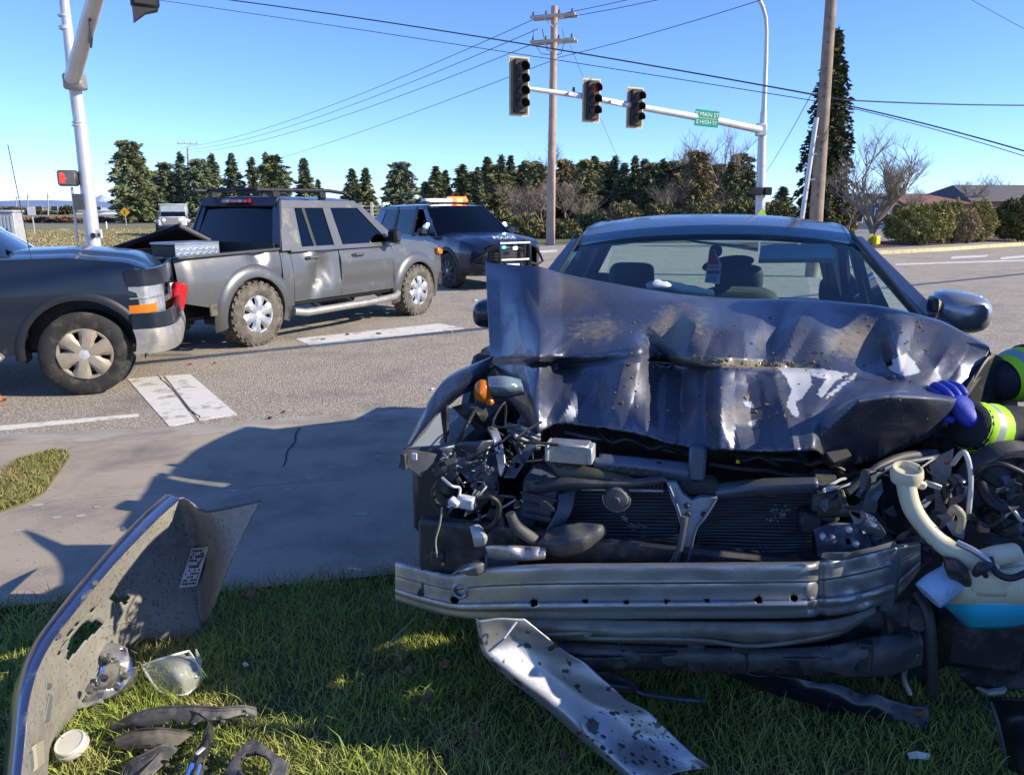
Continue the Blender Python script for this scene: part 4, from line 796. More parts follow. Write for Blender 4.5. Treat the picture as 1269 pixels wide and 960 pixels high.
fr([(-.80, .60), (.80, .60), (.80, .98), (-.80, .98)], 'grille', MT['black'], 3.60); fr([(-.52, .93), (.52, .93), (.52, 1.03), (-.52, 1.03)], 'hood_lip', suv_paint, 3.65); fr([(-.5, .76), (.5, .76), (.5, .81), (-.5, .81)], 'grille_bar', MT['chrome'], 3.66)
M_hl = mat('clear_headlight', (.62, .66, .72), .12, .65, var=.3, vs=12, coat=1, bump=.2, bs=22)
def wrap(z0, z1, out, nm, m, x_in, rows=3, yend=1.0, par=None, bowx=0, n=26, x_tip=3.70, th=.03):
    """band that wraps round the nose from one side to the other"""
    G = []
    for t in np.linspace(-1, 1, n):
        a = t*math.pi/2; yy = yend*math.copysign(abs(math.sin(a))**.55, a); xx = x_in+(x_tip-x_in)*abs(math.cos(a))**.55
        G.append([(xx+out*math.cos(a)+bowx*math.sin(q/rows*math.pi), yy+out*math.sin(a)*.6, lerp(z0, z1, q/rows)) for q in range(rows+1)])
    return MB().sheet(G, th).build(nm, m, par or SU)
wrap(.585, .72, .02, 'bumper_top', suv_paint, 3.36, 3); wrap(.36, .58, .035, 'front_bumper', MT['dchrome'], 3.36, 5, bowx=.02); wrap(.56, .59, .0, 'bumper_gap', MT['black'], 3.36, 2)
def corner(z0, z1, t0, t1, m, nm, par=None, out=.0, x_in=3.30):
    r = []
    for sd in (-1, 1):
        G = []
        for t in np.linspace(t0, t1, 9):
            a = sd*t*math.pi/2; yy = .975*math.copysign(abs(math.sin(a))**.6, a); xx = x_in+(3.66-x_in)*abs(math.cos(a))**.6
            G.append([(xx+out, yy+out*sd, lerp(z0, z1, q/4)+.02*(1-t)*(q/4)) for q in range(5)])
        r.append(MB().sheet(G if sd > 0 else G[::-1], .03).build(nm, m, par[len(r)] if par else SU))
    return r
corner(.955, 1.10, .0, .985, suv_paint, 'header_panel', None, .004); hl = corner(.70, .955, .36, .97, M_hl, 'headlight'); corner(.72, .79, .60, .985, MT['amber'], 'turn_signal', hl, .008); corner(.845, .855, .4, .975, MT['dchrome'], 'divider', hl, .006); 
for sd in (-1, 1):
    MB().box((1.35, sd*1.06, .40), (2.0, .16, .07), bev=.025).build('running_board', MT['dchrome'], SU)
    for x in (2.1, 2.2): pass
    MB().box((2.05, sd*(V.y(2.05, .86)+.008), .87), (.22, .012, .03), bev=.005).build('badge', MT['chrome'], SU)
    MB().box((2.02, sd*(V.y(2.0, .74)+.02), .74), (.4, .014, .02), bev=.005).build('trim_strip', MT['chrome'], SU)
    wheel(SU, 0, sd*.84, .375, .25, .215, sd, MT['rubber'], MT['dirtyalloy'], 6, 0, .06); wheel(SU, WB, sd*.84, .375, .25, .225, sd, MT['rubber'], MT['dirtyalloy'], 6, 0, .06)
    mm = MB().box((1.98, sd*1.13, 1.25), (.14, .22, .2), bev=.04).build('wing_mirror', MT['black'], SU); MB().tube([(2.0, sd*.96, 1.2), (2.0, sd*1.06, 1.22)], .03, 6).build('mirror_arm', MT['black'], mm)
# ---------------------------------------------------------------- police car
pol_paint = mat('police_blue_paint', (.007, .015, .045), .28, .25, var=.05, coat=.7); pol_clad = mat('police_black_trim', (.016, .017, .02), .55)
a3 = math.radians(-57); hC = Vector((math.cos(a3), math.sin(a3), 0)); rC = Vector((hC.y, -hC.x, 0)); pc = at(562, 357, z=ROAD); axf = pc-rC*.83; WB3 = 3.02
PC = thing('police_car', 'dark blue police suv with lit light bar and push bumper', 'police car', (axf.x-hC.x*WB3, axf.y-hC.y*WB3, ROAD), a3)
V = Veh(PC, [(-1.05, 1.05), (.3, 1.08), (2.3, 1.06), (2.9, 1.06), (3.5, 1.0), (3.86, .90), (3.93, .84)], [(-1.05, .4), (3.93, .36)], [(-1.05, .80), (-.8, .93), (0, .99), (3.0, .99), (3.5, .96), (3.78, .84), (3.93, .66)], (0, WB3), .43, .37, .06, .72)
V.panel('rear_quarter', -1.05, .42, pol_paint); V.panel('rear_door', .43, 1.38, pol_paint, z0=.45); V.panel('front_door', 1.388, 2.44, pol_paint, z0=.45); V.panel('fender', 2.448, 3.93, pol_paint, z0=.45); V.panel('sill', -1.05, 3.93, pol_clad, z1=.46, out=.004)
V.deck('hood', 2.40, 3.90, pol_paint, .07, 0, lambda x, v: .012*math.exp(-((abs(v)-.6)/.08)**2)); V.under(-.9, 3.7, .9, MT['black']);
for a in (0, WB3): V.flare(a, pol_clad, .012, .07)
yp = lambda x, z: .965-(z-1.05)*.34
for nm, P, m in (('d_pillar', [(-.98, 1.04), (-.5, 1.05), (-.35, 1.62), (-.72, 1.60)], pol_paint), ('c_pillar', [(.28, 1.05), (.44, 1.05), (.36, 1.66), (.24, 1.66)], pol_clad), ('b_pillar', [(1.32, 1.04), (1.46, 1.04), (1.34, 1.68), (1.22, 1.68)], pol_clad), ('a_pillar', [(2.32, 1.04), (2.56, 1.05), (1.66, 1.68), (1.54, 1.66)], pol_paint), ('roof_rail', [(-.75, 1.58), (1.72, 1.61), (1.60, 1.70), (-.72, 1.66)], pol_paint)): V.sidepane(nm, P, yp, m, .03)
for P, m in (([(-.5, 1.07), (.30, 1.07), (.25, 1.62), (-.36, 1.60)], 'tint'), ([(.43, 1.07), (1.33, 1.07), (1.24, 1.63), (.36, 1.63)], 'tint')): V.sidepane('window', P, yp, MT[m], .008, -.012)
V.sidepane('front_window', [(1.45, 1.06), (2.34, 1.06), (1.62, 1.63), (1.33, 1.63)], yp, MT['tint'], .008, -.012, sides=(1,)); V.sidepane('front_window', [(1.45, 1.05), (2.34, 1.05), (2.30, 1.10), (1.44, 1.10)], yp, MT['tint'], .008, -.012, sides=(-1,))
MB().sheet([[(x, v*.745, 1.675+.05*(1-abs(v)**2.5)-.06*max(0, (-.2-x)/.7)**2-.05*max(0, (x-1.4)/.3)**2) for v in np.linspace(-1, 1, 13)] for x in np.linspace(-.8, 1.66, 14)], .03).build('roof', pol_paint, PC)
MB().patch([(2.52, -.88, 1.06), (2.52, .88, 1.06), (1.66, .72, 1.68), (1.66, -.72, 1.68)], 8, 4, .01, lambda p, u, v: (p.x+.12*(1-(2*u-1)**2), p.y, p.z)).build('windscreen', glassmat('police_windscreen', (.22, .32, .36), .3), PC)
MB().box((2.25, 0, .93), (.5, 1.6, .3), bev=.05).build('dashboard', MT['black'], PC); MB().box((.4, 0, .9), (3.2, 1.7, .3)).build('cabin_floor', MT['black'], PC)
for yo in (-.4, .4): MB().box((1.25, yo, 1.15), (.2, .5, .6), bev=.08).build('seat', MT['black'], PC); MB().box((1.2, yo, 1.52), (.12, .26, .18), bev=.05).build('headrest', MT['black'], PC)
MB().patch([(-1.04, -.78, 1.05), (-1.04, .78, 1.05), (-.74, .68, 1.63), (-.74, -.68, 1.63)][::-1], 6, 3, .02).build('rear_window', MT['tint'], PC); MB().box((-1.03, 0, .75), (.08, 1.6, .6), bev=.03).build('tailgate', pol_paint, PC)
def prot(P): return P
frp = lambda pts, nm, m, x, bow=.30, off=0, th=.04, par=None: frontpanel(V, x, pts, nm, m, th, bow, off, par)
frp([(-.80, .36), (.80, .36), (.80, .88), (-.80, .88)], 'front_fascia', pol_paint, 3.93); gl = frp([(-.50, .58), (.50, .58), (.46, .84), (-.46, .84)], 'grille', MT['black'], 3.96)
for i in range(4): frp([(-.48, .61+i*.06), (.48, .61+i*.06), (.48, .625+i*.06), (-.48, .625+i*.06)], 'grille_slat', MT['steel'], 3.972, .3, 0, .012, gl)
frp([(-.86, .30), (.86, .30), (.86, .52), (-.86, .52)], 'front_bumper', pol_clad, 3.975)
for sd in (-1, 1):
    q = [(sd*.50, .70), (sd*.86, .74), (sd*.86, .84), (sd*.50, .83)]; q = q if sd > 0 else [q[1], q[0], q[3], q[2]]
    hl_ = frp(q, 'headlight', M_hl, 3.965, .34); frp([(a*.985, b*.985+.012) for a, b in q], 'lens', MT['clearglass'], 3.975, .34, 0, .01, hl_)
    q = [(sd*.6, .45), (sd*.82, .45), (sd*.82, .52), (sd*.6, .52)]; q = q if sd > 0 else [q[1], q[0], q[3], q[2]]; frp(q, 'fog_light', MT['black'], 3.985, .3)
    wheel(PC, 0, sd*.85, .37, .25, .22, sd, MT['rubber'], MT['black'], 8, 0, .075); wheel(PC, WB3, sd*.85, .37, .25, .22, sd, MT['rubber'], MT['black'], 8, 0, .075, yaw=.1)
    mm = MB().box((2.18, sd*1.10, 1.14), (.16, .24, .17), Euler((0, 0, sd*-.15)), .05).build('wing_mirror', pol_paint if sd > 0 else MT['black'], PC); MB().tube([(2.24, sd*.92, 1.08), (2.2, sd*1.02, 1.11)], .03, 6).build('mirror_arm', MT['black'], mm)
    sp = MB().lathe([(0, -.08), (.05, -.07), (.075, 0), (.078, .05), (.06, .055), (0, .05)], (2.12, sd*.98, 1.24), (1, 0, .1), 14).build('spotlight', MT['chrome'], PC)
# push bumper
pbm = MB().tube([(4.08, -.34, .98), (4.10, -.36, .90), (4.12, -.36, .55), (4.06, -.34, .38)], .03, 8); pbm.tube([(4.08, .34, .98), (4.10, .36, .90), (4.12, .36, .55), (4.06, .34, .38)], .03, 8); 
PBR = pbm.build('push_bumper', MT['black'], PC)
for z in (.95, .62): MB().tube([(4.11, -.36, z), (4.11, .36, z)], .022, 8).build('crossbar', MT['galv'], PBR)
for sd in (-1, 1):
    MB().box((4.05, sd*.30, .72), (.04, .10, .6), bev=.01).build('upright', MT['black'], PBR)
    MB().tube([(4.10, sd*.37, .92), (4.04, sd*.55, .86), (3.95, sd*.72, .70), (3.86, sd*.86, .55), (4.02, sd*.62, .50), (4.10, sd*.38, .55)], .026, 8).build('wing_bar', MT['black'], PBR)
M_blue = mat('lit_blue_led', (.05, .5, 1), .3, emis=((.1, .55, 1), 2.0)); M_wled = mat('lit_white_led', (1, 1, .95), .3, emis=((1, .97, .9), 2.2)); M_red = mat('lit_red_led', (1, .1, .02), .3, emis=((1, .08, .03), 3.0)); M_org = mat('lit_orange_led', (1, .35, .05), .3, emis=((1, .42, .10), 3.2))
MB().box((4.10, -.26, .87), (.03, .09, .05), bev=.01).build('blue_led', M_blue, PBR); MB().box((4.09, .02, .85), (.03, .11, .06), bev=.015).build('white_led', M_wled, PBR)
text('POLICE', .15, PC, MT['white'], (3.70, 0, 1.045), (.0, 0, math.pi/2), .003, sx=1.1).rotation_euler = (math.radians(24), 0, math.pi/2)
MB().box((4.03, -.0, .47), (.02, .32, .15), bev=.005).build('number_plate', MT['white'], PC)
lb = MB().box((1.15, 0, 1.755), (.28, 1.14, .035), bev=.01).build('light_bar', MT['black'], PC)
for i in range(8):
    y = -.49+i*.14; m = M_wled if i in (1, 2, 3) else (MT['clearglass'] if i == 0 else (M_org if i == 6 else (M_red if i in (5, 7) else M_wled)))
    MB().box((1.15, y, 1.805), (.26, .13, .075), bev=.02).build('lamp_module', m if i != 0 else MT['white'], lb)
MB().box((1.15, .32, 1.862), (.16, .46, .06), bev=.02).build('red_beacon', M_red, lb)
# ---------------------------------------------------------------- distant white off-roader
JP = thing('off_roader', 'small white boxy off-roader parked far behind the pickup bed', 'suv', (at(216, 275, Y=46).x, 46, ROAD), math.radians(-70))
wp_ = mat('jeep_white', (.62, .64, .66), .4, coat=.4)
MB().box((0, 0, .78), (3.9, 1.5, .5), bev=.06).build('body', wp_, JP); MB().box((1.35, 0, 1.08), (1.2, 1.35, .14), bev=.05).build('hood', wp_, JP); MB().box((-.75, 0, 1.42), (2.2, 1.45, .8), bev=.08).build('cabin', mat('jeep_cabin', (.35, .38, .4), .4), JP); MB().box((-.75, 0, 1.83), (2.25, 1.5, .06), bev=.02).build('roof', wp_, JP)
MB().patch([(.40, -.65, 1.12), (.40, .65, 1.12), (.30, .62, 1.72), (.30, -.62, 1.72)], 2, 2, .02).build('windscreen', MT['tint'], JP)
MB().box((1.97, 0, .92), (.06, 1.0, .4), bev=.02).build('grille', MT['dchrome'], JP); MB().box((2.05, 0, .6), (.16, 1.6, .16), bev=.03).build('front_bumper', MT['black'], JP)
for sd in (-1, 1):
    MB().lathe([(0, .02), (.1, .0)], (2.0, sd*.42, .98), (1, 0, 0), 12).build('headlight', MT['white'], JP); MB().box((1.35, sd*.82, .92), (.95, .22, .08), bev=.03).build('fender', wp_, JP); MB().box((.45, sd*.86, 1.22), (.06, .2, .2), bev=.03).build('wing_mirror', MT['black'], JP)
    for x in (1.35, -1.15): wheel(JP, x, sd*.76, .40, .26, .22, sd, MT['rubber'], MT['alloy'], 5)
# ================================================================ THE WRECKED SEDAN (local: x across to photo right, y rearwards, z up)
from mathutils import noise as mnoise
CARF = Vector((.38, 1.82, 0)); CY = math.radians(-15)
CAR = thing('wrecked_sedan', 'dark blue sedan with its front end torn off and the hood crumpled', 'car', CARF, CY)
Rl = Matrix.Rotation(-CY, 3, 'Z'); e_r = Vector((math.sin(-CY), math.cos(-CY), 0)); e_l = Vector((math.cos(-CY), -math.sin(-CY), 0))
def loc(p): return Rl @ (Vector(p)-CARF)
def cp(px, py, a):
    r = ray(px, py); o = Vector((0, 0, CAM_H)); t = (a-(o-CARF).dot(e_r))/r.dot(e_r); return loc(o+r*t)
def wpx(p):
    d = Vector(p)-Vector((0, 0, CAM_H)); Z = d.y*_c-d.z*_s; return 634.5+FPX*d.x/Z, 480-FPX*(d.y*_s+d.z*_c)/Z
def lpx(p): return wpx(CARF+Rl.transposed() @ Vector(p))
def inpoly(x, y, P):
    r = False; j = len(P)-1
    for i in range(len(P)):
        if (P[i][1] > y) != (P[j][1] > y) and x < (P[j][0]-P[i][0])*(y-P[i][1])/(P[j][1]-P[i][1])+P[i][0]: r = not r
        j = i
    return r
def crom(C, n, axis=0, tens=.5):
    """Catmull-Rom upsample of array C along axis to n samples"""
    C = np.moveaxis(np.asarray(C, float), axis, 0); m = len(C); out = []
    for t in np.linspace(0, m-1, n):
        i = min(int(t), m-2); f = t-i; p0, p1, p2, p3 = C[max(i-1, 0)], C[i], C[i+1], C[min(i+2, m-1)]
        m1, m2 = (p2-p0)*tens, (p3-p1)*tens; f2, f3 = f*f, f**3
        out.append((2*f3-3*f2+1)*p1+(f3-2*f2+f)*m1+(-2*f3+3*f2)*p2+(f3-f2)*m2)
    return np.moveaxis(np.array(out), 0, axis)
def solid(o, th, off=-1):
    md = o.modifiers.new('thickness', 'SOLIDIFY'); md.thickness = th; md.offset = off; return o
def sheet_obj(name, G, m, parent, pxf, holes=(), th=.004, sharp=50, keep=None, label=None):
    n, k = G.shape[:2]; mb = MB(); mb.v = [tuple(p) for p in G.reshape(-1, 3)]; PX = [pxf(v) for v in mb.v]
    for i in range(n-1):
        for j in range(k-1):
            q = (i*k+j, (i+1)*k+j, (i+1)*k+j+1, i*k+j+1); x = sum(PX[t][0] for t in q)/4; y = sum(PX[t][1] for t in q)/4
            if keep: x, y = x+3*mnoise.noise(Vector((x*.25, y*.25, 7)))+2*mnoise.noise(Vector((x*.9, y*.9, 1))), y+3*mnoise.noise(Vector((x*.25, y*.25, 2)))
            if any(inpoly(x, y, H) for H in holes): continue
            if keep and not any(inpoly(x, y, H) for H in keep): continue
            mb.f.append(q); mb.mi.append(0)
    used = sorted({i for f in mb.f for i in f}); mp = {a: b for b, a in enumerate(used)}; mb.v = [mb.v[i] for i in used]; mb.f = [tuple(mp[i] for i in f) for f in mb.f]
    return solid(mb.build(name, m, parent, sharp, label=label), th, 0)
M_cp = mat('wreck_blue_metallic', (.105, .118, .162), .42, .72, var=.08, coat=.22, vs=3, bump=.06, bs=160, bd=.003, speck=((.20, .185, .17), 130, .64), dirt=((.11, .10, .09), 3.2, .50, .80))
M_cp.node_tree.nodes['Principled BSDF'].inputs['Coat Roughness'].default_value = .10
M_cb = mat('sedan_body_blue', (.018, .024, .046), .3, .3, var=.06, coat=.4)
M_in = mat('blue_grey_body_steel', (.10, .125, .17), .48, .5, var=.25, rvar=.12, dirt=((.09, .08, .07), 8, .5, .8))
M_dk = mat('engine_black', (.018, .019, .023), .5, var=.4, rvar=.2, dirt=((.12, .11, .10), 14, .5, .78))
M_dk2 = mat('engine_charcoal', (.062, .067, .076), .55, .2, var=.4, rvar=.15, dirt=((.17, .155, .135), 11, .46, .75))
M_al = mat('bare_aluminium', (.46, .46, .47), .42, .8, var=.2, vs=12, rvar=.12, bump=.1, bs=60, dirt=((.22, .2, .17), 9, .48, .75))
M_beam = mat('bumper_beam_aluminium', (.44, .445, .45), .38, .8, var=.12, vs=7, rvar=.1, dirt=((.20, .19, .16), 6, .45, .8))
M_bare = mat('scraped_pale_metal', (.45, .45, .46), .5, .3, var=.3, vs=30)
M_cream = mat('cream_plastic', (.62, .57, .40), .4, var=.08, vs=8, dirt=((.33, .27, .18), 10, .55, .8))
M_fluid = mat('washer_fluid_blue', (.03, .42, .60), .25, var=.1, coat=.5, emis=None)
M_hose = mat('black_hose', (.016, .016, .017), .5)
M_lens = mat('clear_lamp_plastic', (.22, .30, .32), .12, .3, var=.2, coat=1)
# ---- crumpled hood: control columns of (px, py, distance behind the bumper beam)
HC = [
 [(602, 325, 1.10), (603, 345, 1.06), (605, 390, .94), (608, 440, .80), (612, 452, .78), (625, 485, .68), (645, 512, .60), (648, 515, .64)],
 [(640, 329, 1.0), (645, 350, .93), (645, 395, .78), (645, 440, .63), (645, 452, .62), (648, 490, .46), (655, 522, .38), (657, 522, .46)],
 [(668, 331, .96), (671, 383, .80), (670, 410, .62), (667, 440, .48), (668, 456, .50), (662, 500, .33), (667, 535, .27), (667, 532, .36)],
 [(700, 340, 1.0), (705, 381, .84), (703, 412, .68), (688, 440, .54), (688, 455, .56), (684, 495, .38), (690, 524, .32), (690, 520, .42)],
 [(760, 352, 1.05), (760, 375, .9), (762, 410, .68), (745, 442, .50), (748, 458, .46), (740, 495, .37), (745, 529, .28), (745, 526, .38)],
 [(800, 359, 1.08), (800, 374, .92), (800, 405, .70), (790, 424, .56), (794, 440, .46), (782, 500, .31), (792, 537, .24), (792, 533, .34)],
 [(840, 365, 1.1), (840, 373, .95), (832, 405, .70), (818, 436, .56), (822, 452, .60), (815, 505, .38), (830, 548, .22), (830, 542, .32)],
 [(872, 368, 1.11), (872, 373, .95), (862, 400, .64), (868, 449, .44), (872, 456, .50), (872, 508, .34), (872, 555, .20), (872, 549, .3)],
 [(905, 370, 1.12), (908, 374, .96), (905, 410, .60), (897, 452, .42), (899, 458, .40), (893, 510, .24), (905, 556, .16), (905, 550, .26)],
 [(955, 372, 1.12), (958, 373.5, .96), (958, 410, .70), (960, 455, .50), (962, 462, .42), (950, 510, .27), (955, 558, .15), (955, 552, .25)],
 [(1010, 373, 1.1), (1010, 374, .94), (1018, 412, .66), (1028, 457, .50), (1032, 468, .44), (1003, 515, .24), (1008, 556, .15), (1010, 553, .27)],
 [(1060, 377, 1.06), (1060, 379, .92), (1068, 420, .74), (1078, 462, .56), (1078, 474, .46), (1024, 515, .26), (1018, 560, .24), (1030, 562, .34)],
 [(1085, 380, 1.03), (1088, 382, .9), (1090, 424, .74), (1100, 468, .56), (1100, 477, .44), (1060, 498, .20), (1040, 574, .30), (1050, 572, .40)],
 [(1110, 384, 1.0), (1114, 387, .88), (1112, 428, .62), (1122, 472, .50), (1122, 479, .44), (1105, 492, .19), (1088, 566, .34), (1092, 562, .44)],
 [(1160, 396, .92), (1168, 402, .82), (1162, 440, .64), (1160, 482, .52), (1160, 488, .46), (1155, 494, .27), (1145, 542, .38), (1147, 538, .46)],
 [(1185, 408, .88), (1200, 418, .76), (1190, 450, .62), (1180, 484, .53), (1180, 489, .48), (1178, 496, .34), (1178, 514, .42), (1178, 513, .5)],
 [(1200, 415, .85), (1226, 432, .72), (1210, 458, .63), (1196, 482, .56), (1194, 487, .53), (1190, 492, .44), (1193, 497, .46), (1193, 497, .5)]]
HG_ = crom(crom(np.array(HC, float), 290, 0, .33), 160, 1, .3)
FOLDS = [(668, 335, 668, 530, 34, .022), (670, 445, 740, 398, 22, .022), (782, 424, 752, 528, 26, .026), (800, 418, 834, 452, 16, -.045), (846, 456, 842, 548, 24, -.028), (893, 456, 893, 556, 20, .036), (918, 380, 925, 450, 34, .020), (868, 392, 850, 440, 26, .030), (975, 378, 945, 450, 26, -.034), (1004, 376, 958, 450, 22, .030),
 (1062, 388, 1020, 455, 44, -.016), (1092, 470, 1012, 545, 26, .034), (1118, 402, 1102, 460, 18, .034), (1140, 430, 1172, 480, 34, -.014), (704, 456, 748, 524, 24, -.020), (722, 470, 692, 524, 18, .024), (690, 452, 800, 440, 10, -.03), (860, 450, 1010, 457, 9, -.02), (960, 470, 985, 555, 26, .02), (925, 470, 935, 552, 24, -.018), (740, 385, 700, 440, 30, -.016), (1030, 470, 1100, 474, 12, -.03), (620, 350, 625, 460, 22, -.016), (640, 380, 660, 500, 20, .016), (1180, 425, 1150, 470, 26, .018), (800, 470, 800, 535, 18, .016)]
for i in range(HG_.shape[0]):
    for j in range(HG_.shape[1]):
        x, y, a = HG_[i, j]; q = Vector((x*.011, y*.014, 0))
        f = mnoise.noise(q)*.016+mnoise.noise(q*2.6+Vector((9, 3, 1)))*.006+mnoise.noise(q*9)*.0012
        for x0, y0, x1, y1, w_, h_ in FOLDS:
            dx, dy = x1-x0, y1-y0; t = min(1, max(0, ((x-x0)*dx+(y-y0)*dy)/(dx*dx+dy*dy))); d = math.hypot(x-x0-t*dx, y-y0-t*dy)
            w_ = w_*.85
            if d < w_: f -= 1.3*h_*(1-d/w_)*(.35+.65*math.sin(math.pi*(.15+.7*t)))
        jw = max(0, (j/HG_.shape[1]-.80)/.2)
        if jw > 0: HG_[i, j, 1] += jw*(5*mnoise.noise(Vector((x*.09, 3, 0)))+3*mnoise.noise(Vector((x*.31, 8, 0)))); f += jw*.02*mnoise.noise(Vector((x*.12, 1, 5)))
        HG_[i, j, 2] = a+f*min(1, (y-318)/60+.15)
HW = np.array([[tuple(cp(*HG_[i, j])) for j in range(HG_.shape[1])] for i in range(HG_.shape[0])])
hood = sheet_obj('hood', HW, M_cp, CAR, lpx, [[(800, 447), (812, 441), (826, 444), (838, 452), (826, 455), (812, 451)], [(652, 453), (664, 447), (684, 448), (692, 451), (676, 455), (662, 456)], [(1096, 450), (1106, 446), (1108, 452), (1100, 456)]], th=.005, sharp=10)
def on_hood(name, polys, m, parent=hood, off=.0045):
    gu = np.gradient(HW, axis=0); gv = np.gradient(HW, axis=1); N = np.cross(gu, gv); N /= np.linalg.norm(N, axis=2, keepdims=True)
    N *= np.where(N[..., 1:2] > 0, -1, 1)
    return sheet_obj(name, HW+N*off, m, parent, lpx, keep=polys, th=.0015)
M_scr = mat('pale_scrape', (.36, .38, .43), .6, .2, var=.35, vs=30)
SCR = [[(963, 456), (1003, 458), (1006, 478), (994, 494), (985, 498), (991, 516), (984, 518), (974, 503), (981, 484), (974, 468)], [(1006, 456), (1052, 464), (1036, 472), (1018, 494), (1012, 488), (1024, 470), (1004, 466)], [(921, 498), (930, 498), (935, 506), (924, 504)], [(928, 523), (940, 520), (934, 529), (926, 528)]]+[[(1098, 452), (1122, 438), (1130, 446), (1140, 462), (1120, 466), (1104, 460)]]
SCR += [[(1022+i*5.2, 481-i*4.0+14), (1026+i*5.2, 481-i*4.0+14), (1031+i*5.2, 473-i*4.2+14), (1028+i*5.2, 473-i*4.2+14)] for i in range(7)]
def sdist(x, y):
    best = -9.
    for P in SCR:
        if min(p[0] for p in P)-9 < x < max(p[0] for p in P)+9 and min(p[1] for p in P)-9 < y < max(p[1] for p in P)+9:
            d = 9.
            for a, b in zip(P, P[1:]+P[:1]):
                dx, dy = b[0]-a[0], b[1]-a[1]; t = min(1, max(0, ((x-a[0])*dx+(y-a[1])*dy)/(dx*dx+dy*dy+1e-9))); d = min(d, math.hypot(x-a[0]-t*dx, y-a[1]-t*dy))
            best = max(best, d if inpoly(x, y, P) else -d)
    return best
at_s = hood.data.attributes.new('scrape', 'FLOAT', 'POINT'); at_d = hood.data.attributes.new('grime', 'FLOAT', 'POINT'); vs_, vd_ = [], []
for v in hood.data.vertices:
    x, y = lpx(v.co); vs_.append(.5+sdist(x, y)/16)
    vd_.append(max(.9*math.exp(-((y-450-(x-900)*.07)/7)**2)*(830 < x < 1010), .75*math.exp(-((x-840+.4*(y-400))/45)**2-((y-405)/38)**2), .7*math.exp(-((x-1060)/50)**2-((y-425)/30)**2), .6*math.exp(-((x-740)/50)**2-((y-410)/25)**2), .5*math.exp(-((x-905)/60)**2-((y-515)/25)**2)))
at_s.data.foreach_set('value', vs_); at_d.data.foreach_set('value', vd_)
t_ = M_cp.node_tree; N_ = t_.nodes; L_ = t_.links; b_n = N_['Principled BSDF']; src = b_n.inputs['Base Color'].links[0].from_socket; rs = b_n.inputs['Roughness'].links[0].from_socket
def attr_mask(nm, sc_, amp, lo, hi):
    a = N_.new('ShaderNodeAttribute'); a.attribute_name = nm; n = N_.new('ShaderNodeTexNoise'); n.inputs['Scale'].default_value = sc_; n.inputs['Detail'].default_value = 8; n.inputs['Roughness'].default_value = .7
    L_.new(N_['Texture Coordinate'].outputs['Object'], n.inputs['Vector']); m = N_.new('ShaderNodeMath'); m.operation = 'MULTIPLY_ADD'; L_.new(n.outputs['Fac'], m.inputs[0]); m.inputs[1].default_value = amp; L_.new(a.outputs['Fac'], m.inputs[2])
    r = N_.new('ShaderNodeMapRange'); r.inputs[1].default_value = lo; r.inputs[2].default_value = hi; L_.new(m.outputs[0], r.inputs[0]); return r.outputs[0]
def mixc(f, A, B):
    x = N_.new('ShaderNodeMix'); x.data_type = 'RGBA'; L_.new(f, x.inputs[0]); L_.new(A, x.inputs[6]); x.inputs[7].default_value = (*B, 1); return x.outputs[2]
mg = attr_mask('grime', 38, 1.1, .88, 1.25); ms = attr_mask('scrape', 60, .5, .70, .78)
out_ = mixc(ms, mixc(mg, src, (.17, .145, .11)), (.40, .42, .46)); L_.new(out_, b_n.inputs['Base Color'])
mm_ = N_.new('ShaderNodeMath'); mm_.operation = 'MAXIMUM'; L_.new(mg, mm_.inputs[0]); L_.new(ms, mm_.inputs[1]); r2 = N_.new('ShaderNodeMapRange'); L_.new(mm_.outputs[0], r2.inputs[0]); r2.inputs[3].default_value = .72; r2.inputs[4].default_value = .05; L_.new(r2.outputs[0], b_n.inputs['Metallic'])
mxr = N_.new('ShaderNodeMix'); mxr.data_type = 'FLOAT'; L_.new(mm_.outputs[0], mxr.inputs[0]); L_.new(rs, mxr.inputs[2]); mxr.inputs[3].default_value = .75; L_.new(mxr.outputs[0], b_n.inputs['Roughness'])
soil = []
for k in range(90):
    x = random.choice((random.gauss(930, 28), random.gauss(870, 18), random.gauss(950, 30))); y = 449+random.gauss(2, 4)+(x-900)*.06; soil.append((x, y))
for k in range(120): soil.append((random.uniform(720, 1150), random.uniform(392, 520)))
sm = MB()
gi = HG_[..., :2]
for x, y in soil:
    d = (gi[..., 0]-x)**2+(gi[..., 1]-y)**2; i, j = np.unravel_index(np.argmin(d), d.shape); p = Vector(HW[i, j])+Vector((0, -.004, .003)); s_ = random.uniform(.0015, .0045)
    sm.box(p, (s_*2.2, s_*1.2, s_*1.2), Euler((random.random()*3, random.random()*3, 0)))
sm.build('soil_crumbs', mat('soil_crumb', (.20, .15, .09), .95, var=.4), hood)['kind'] = 'stuff'
# ---- roof, pillars, glass
rl, rr = cp(714, 293, 2.03), cp(1062, 290, 1.97); bw = (rr.x-rl.x)/2; bc = (rr.x+rl.x)/2
def roofz(a, v): return 1.378+.087*(1-((2.95-a)/.95)**2 if a < 2.95 else 1-((a-2.95)/1.3)**2)-.055*abs(v)**2.6+.0
G = [[(bc+v*(bw+.02*min(1, (a-2)/.5)-.05*max(0, a-3)), a+.05*abs(v)**2*(1 if a < 2.5 else 0), roofz(a, v)+(rr.z-rl.z)*.5*v*max(0, 1-(a-2)/1.0)) for v in np.linspace(-1, 1, 25)] for a in np.linspace(2.0, 3.25, 18)]
G_roof = G; roof = MB().sheet(G[::-1], .03).build('roof', M_cb, CAR)
wl, wr = cp(652, 384, 1.20), cp(1172, 412, 1.12)
M_ws = glassmat('windscreen_glass', (.70, .90, .88), .24, 0, (.9, .97, 1))
M_cg = glassmat('sedan_side_glass', (.8, .92, .9), .15)
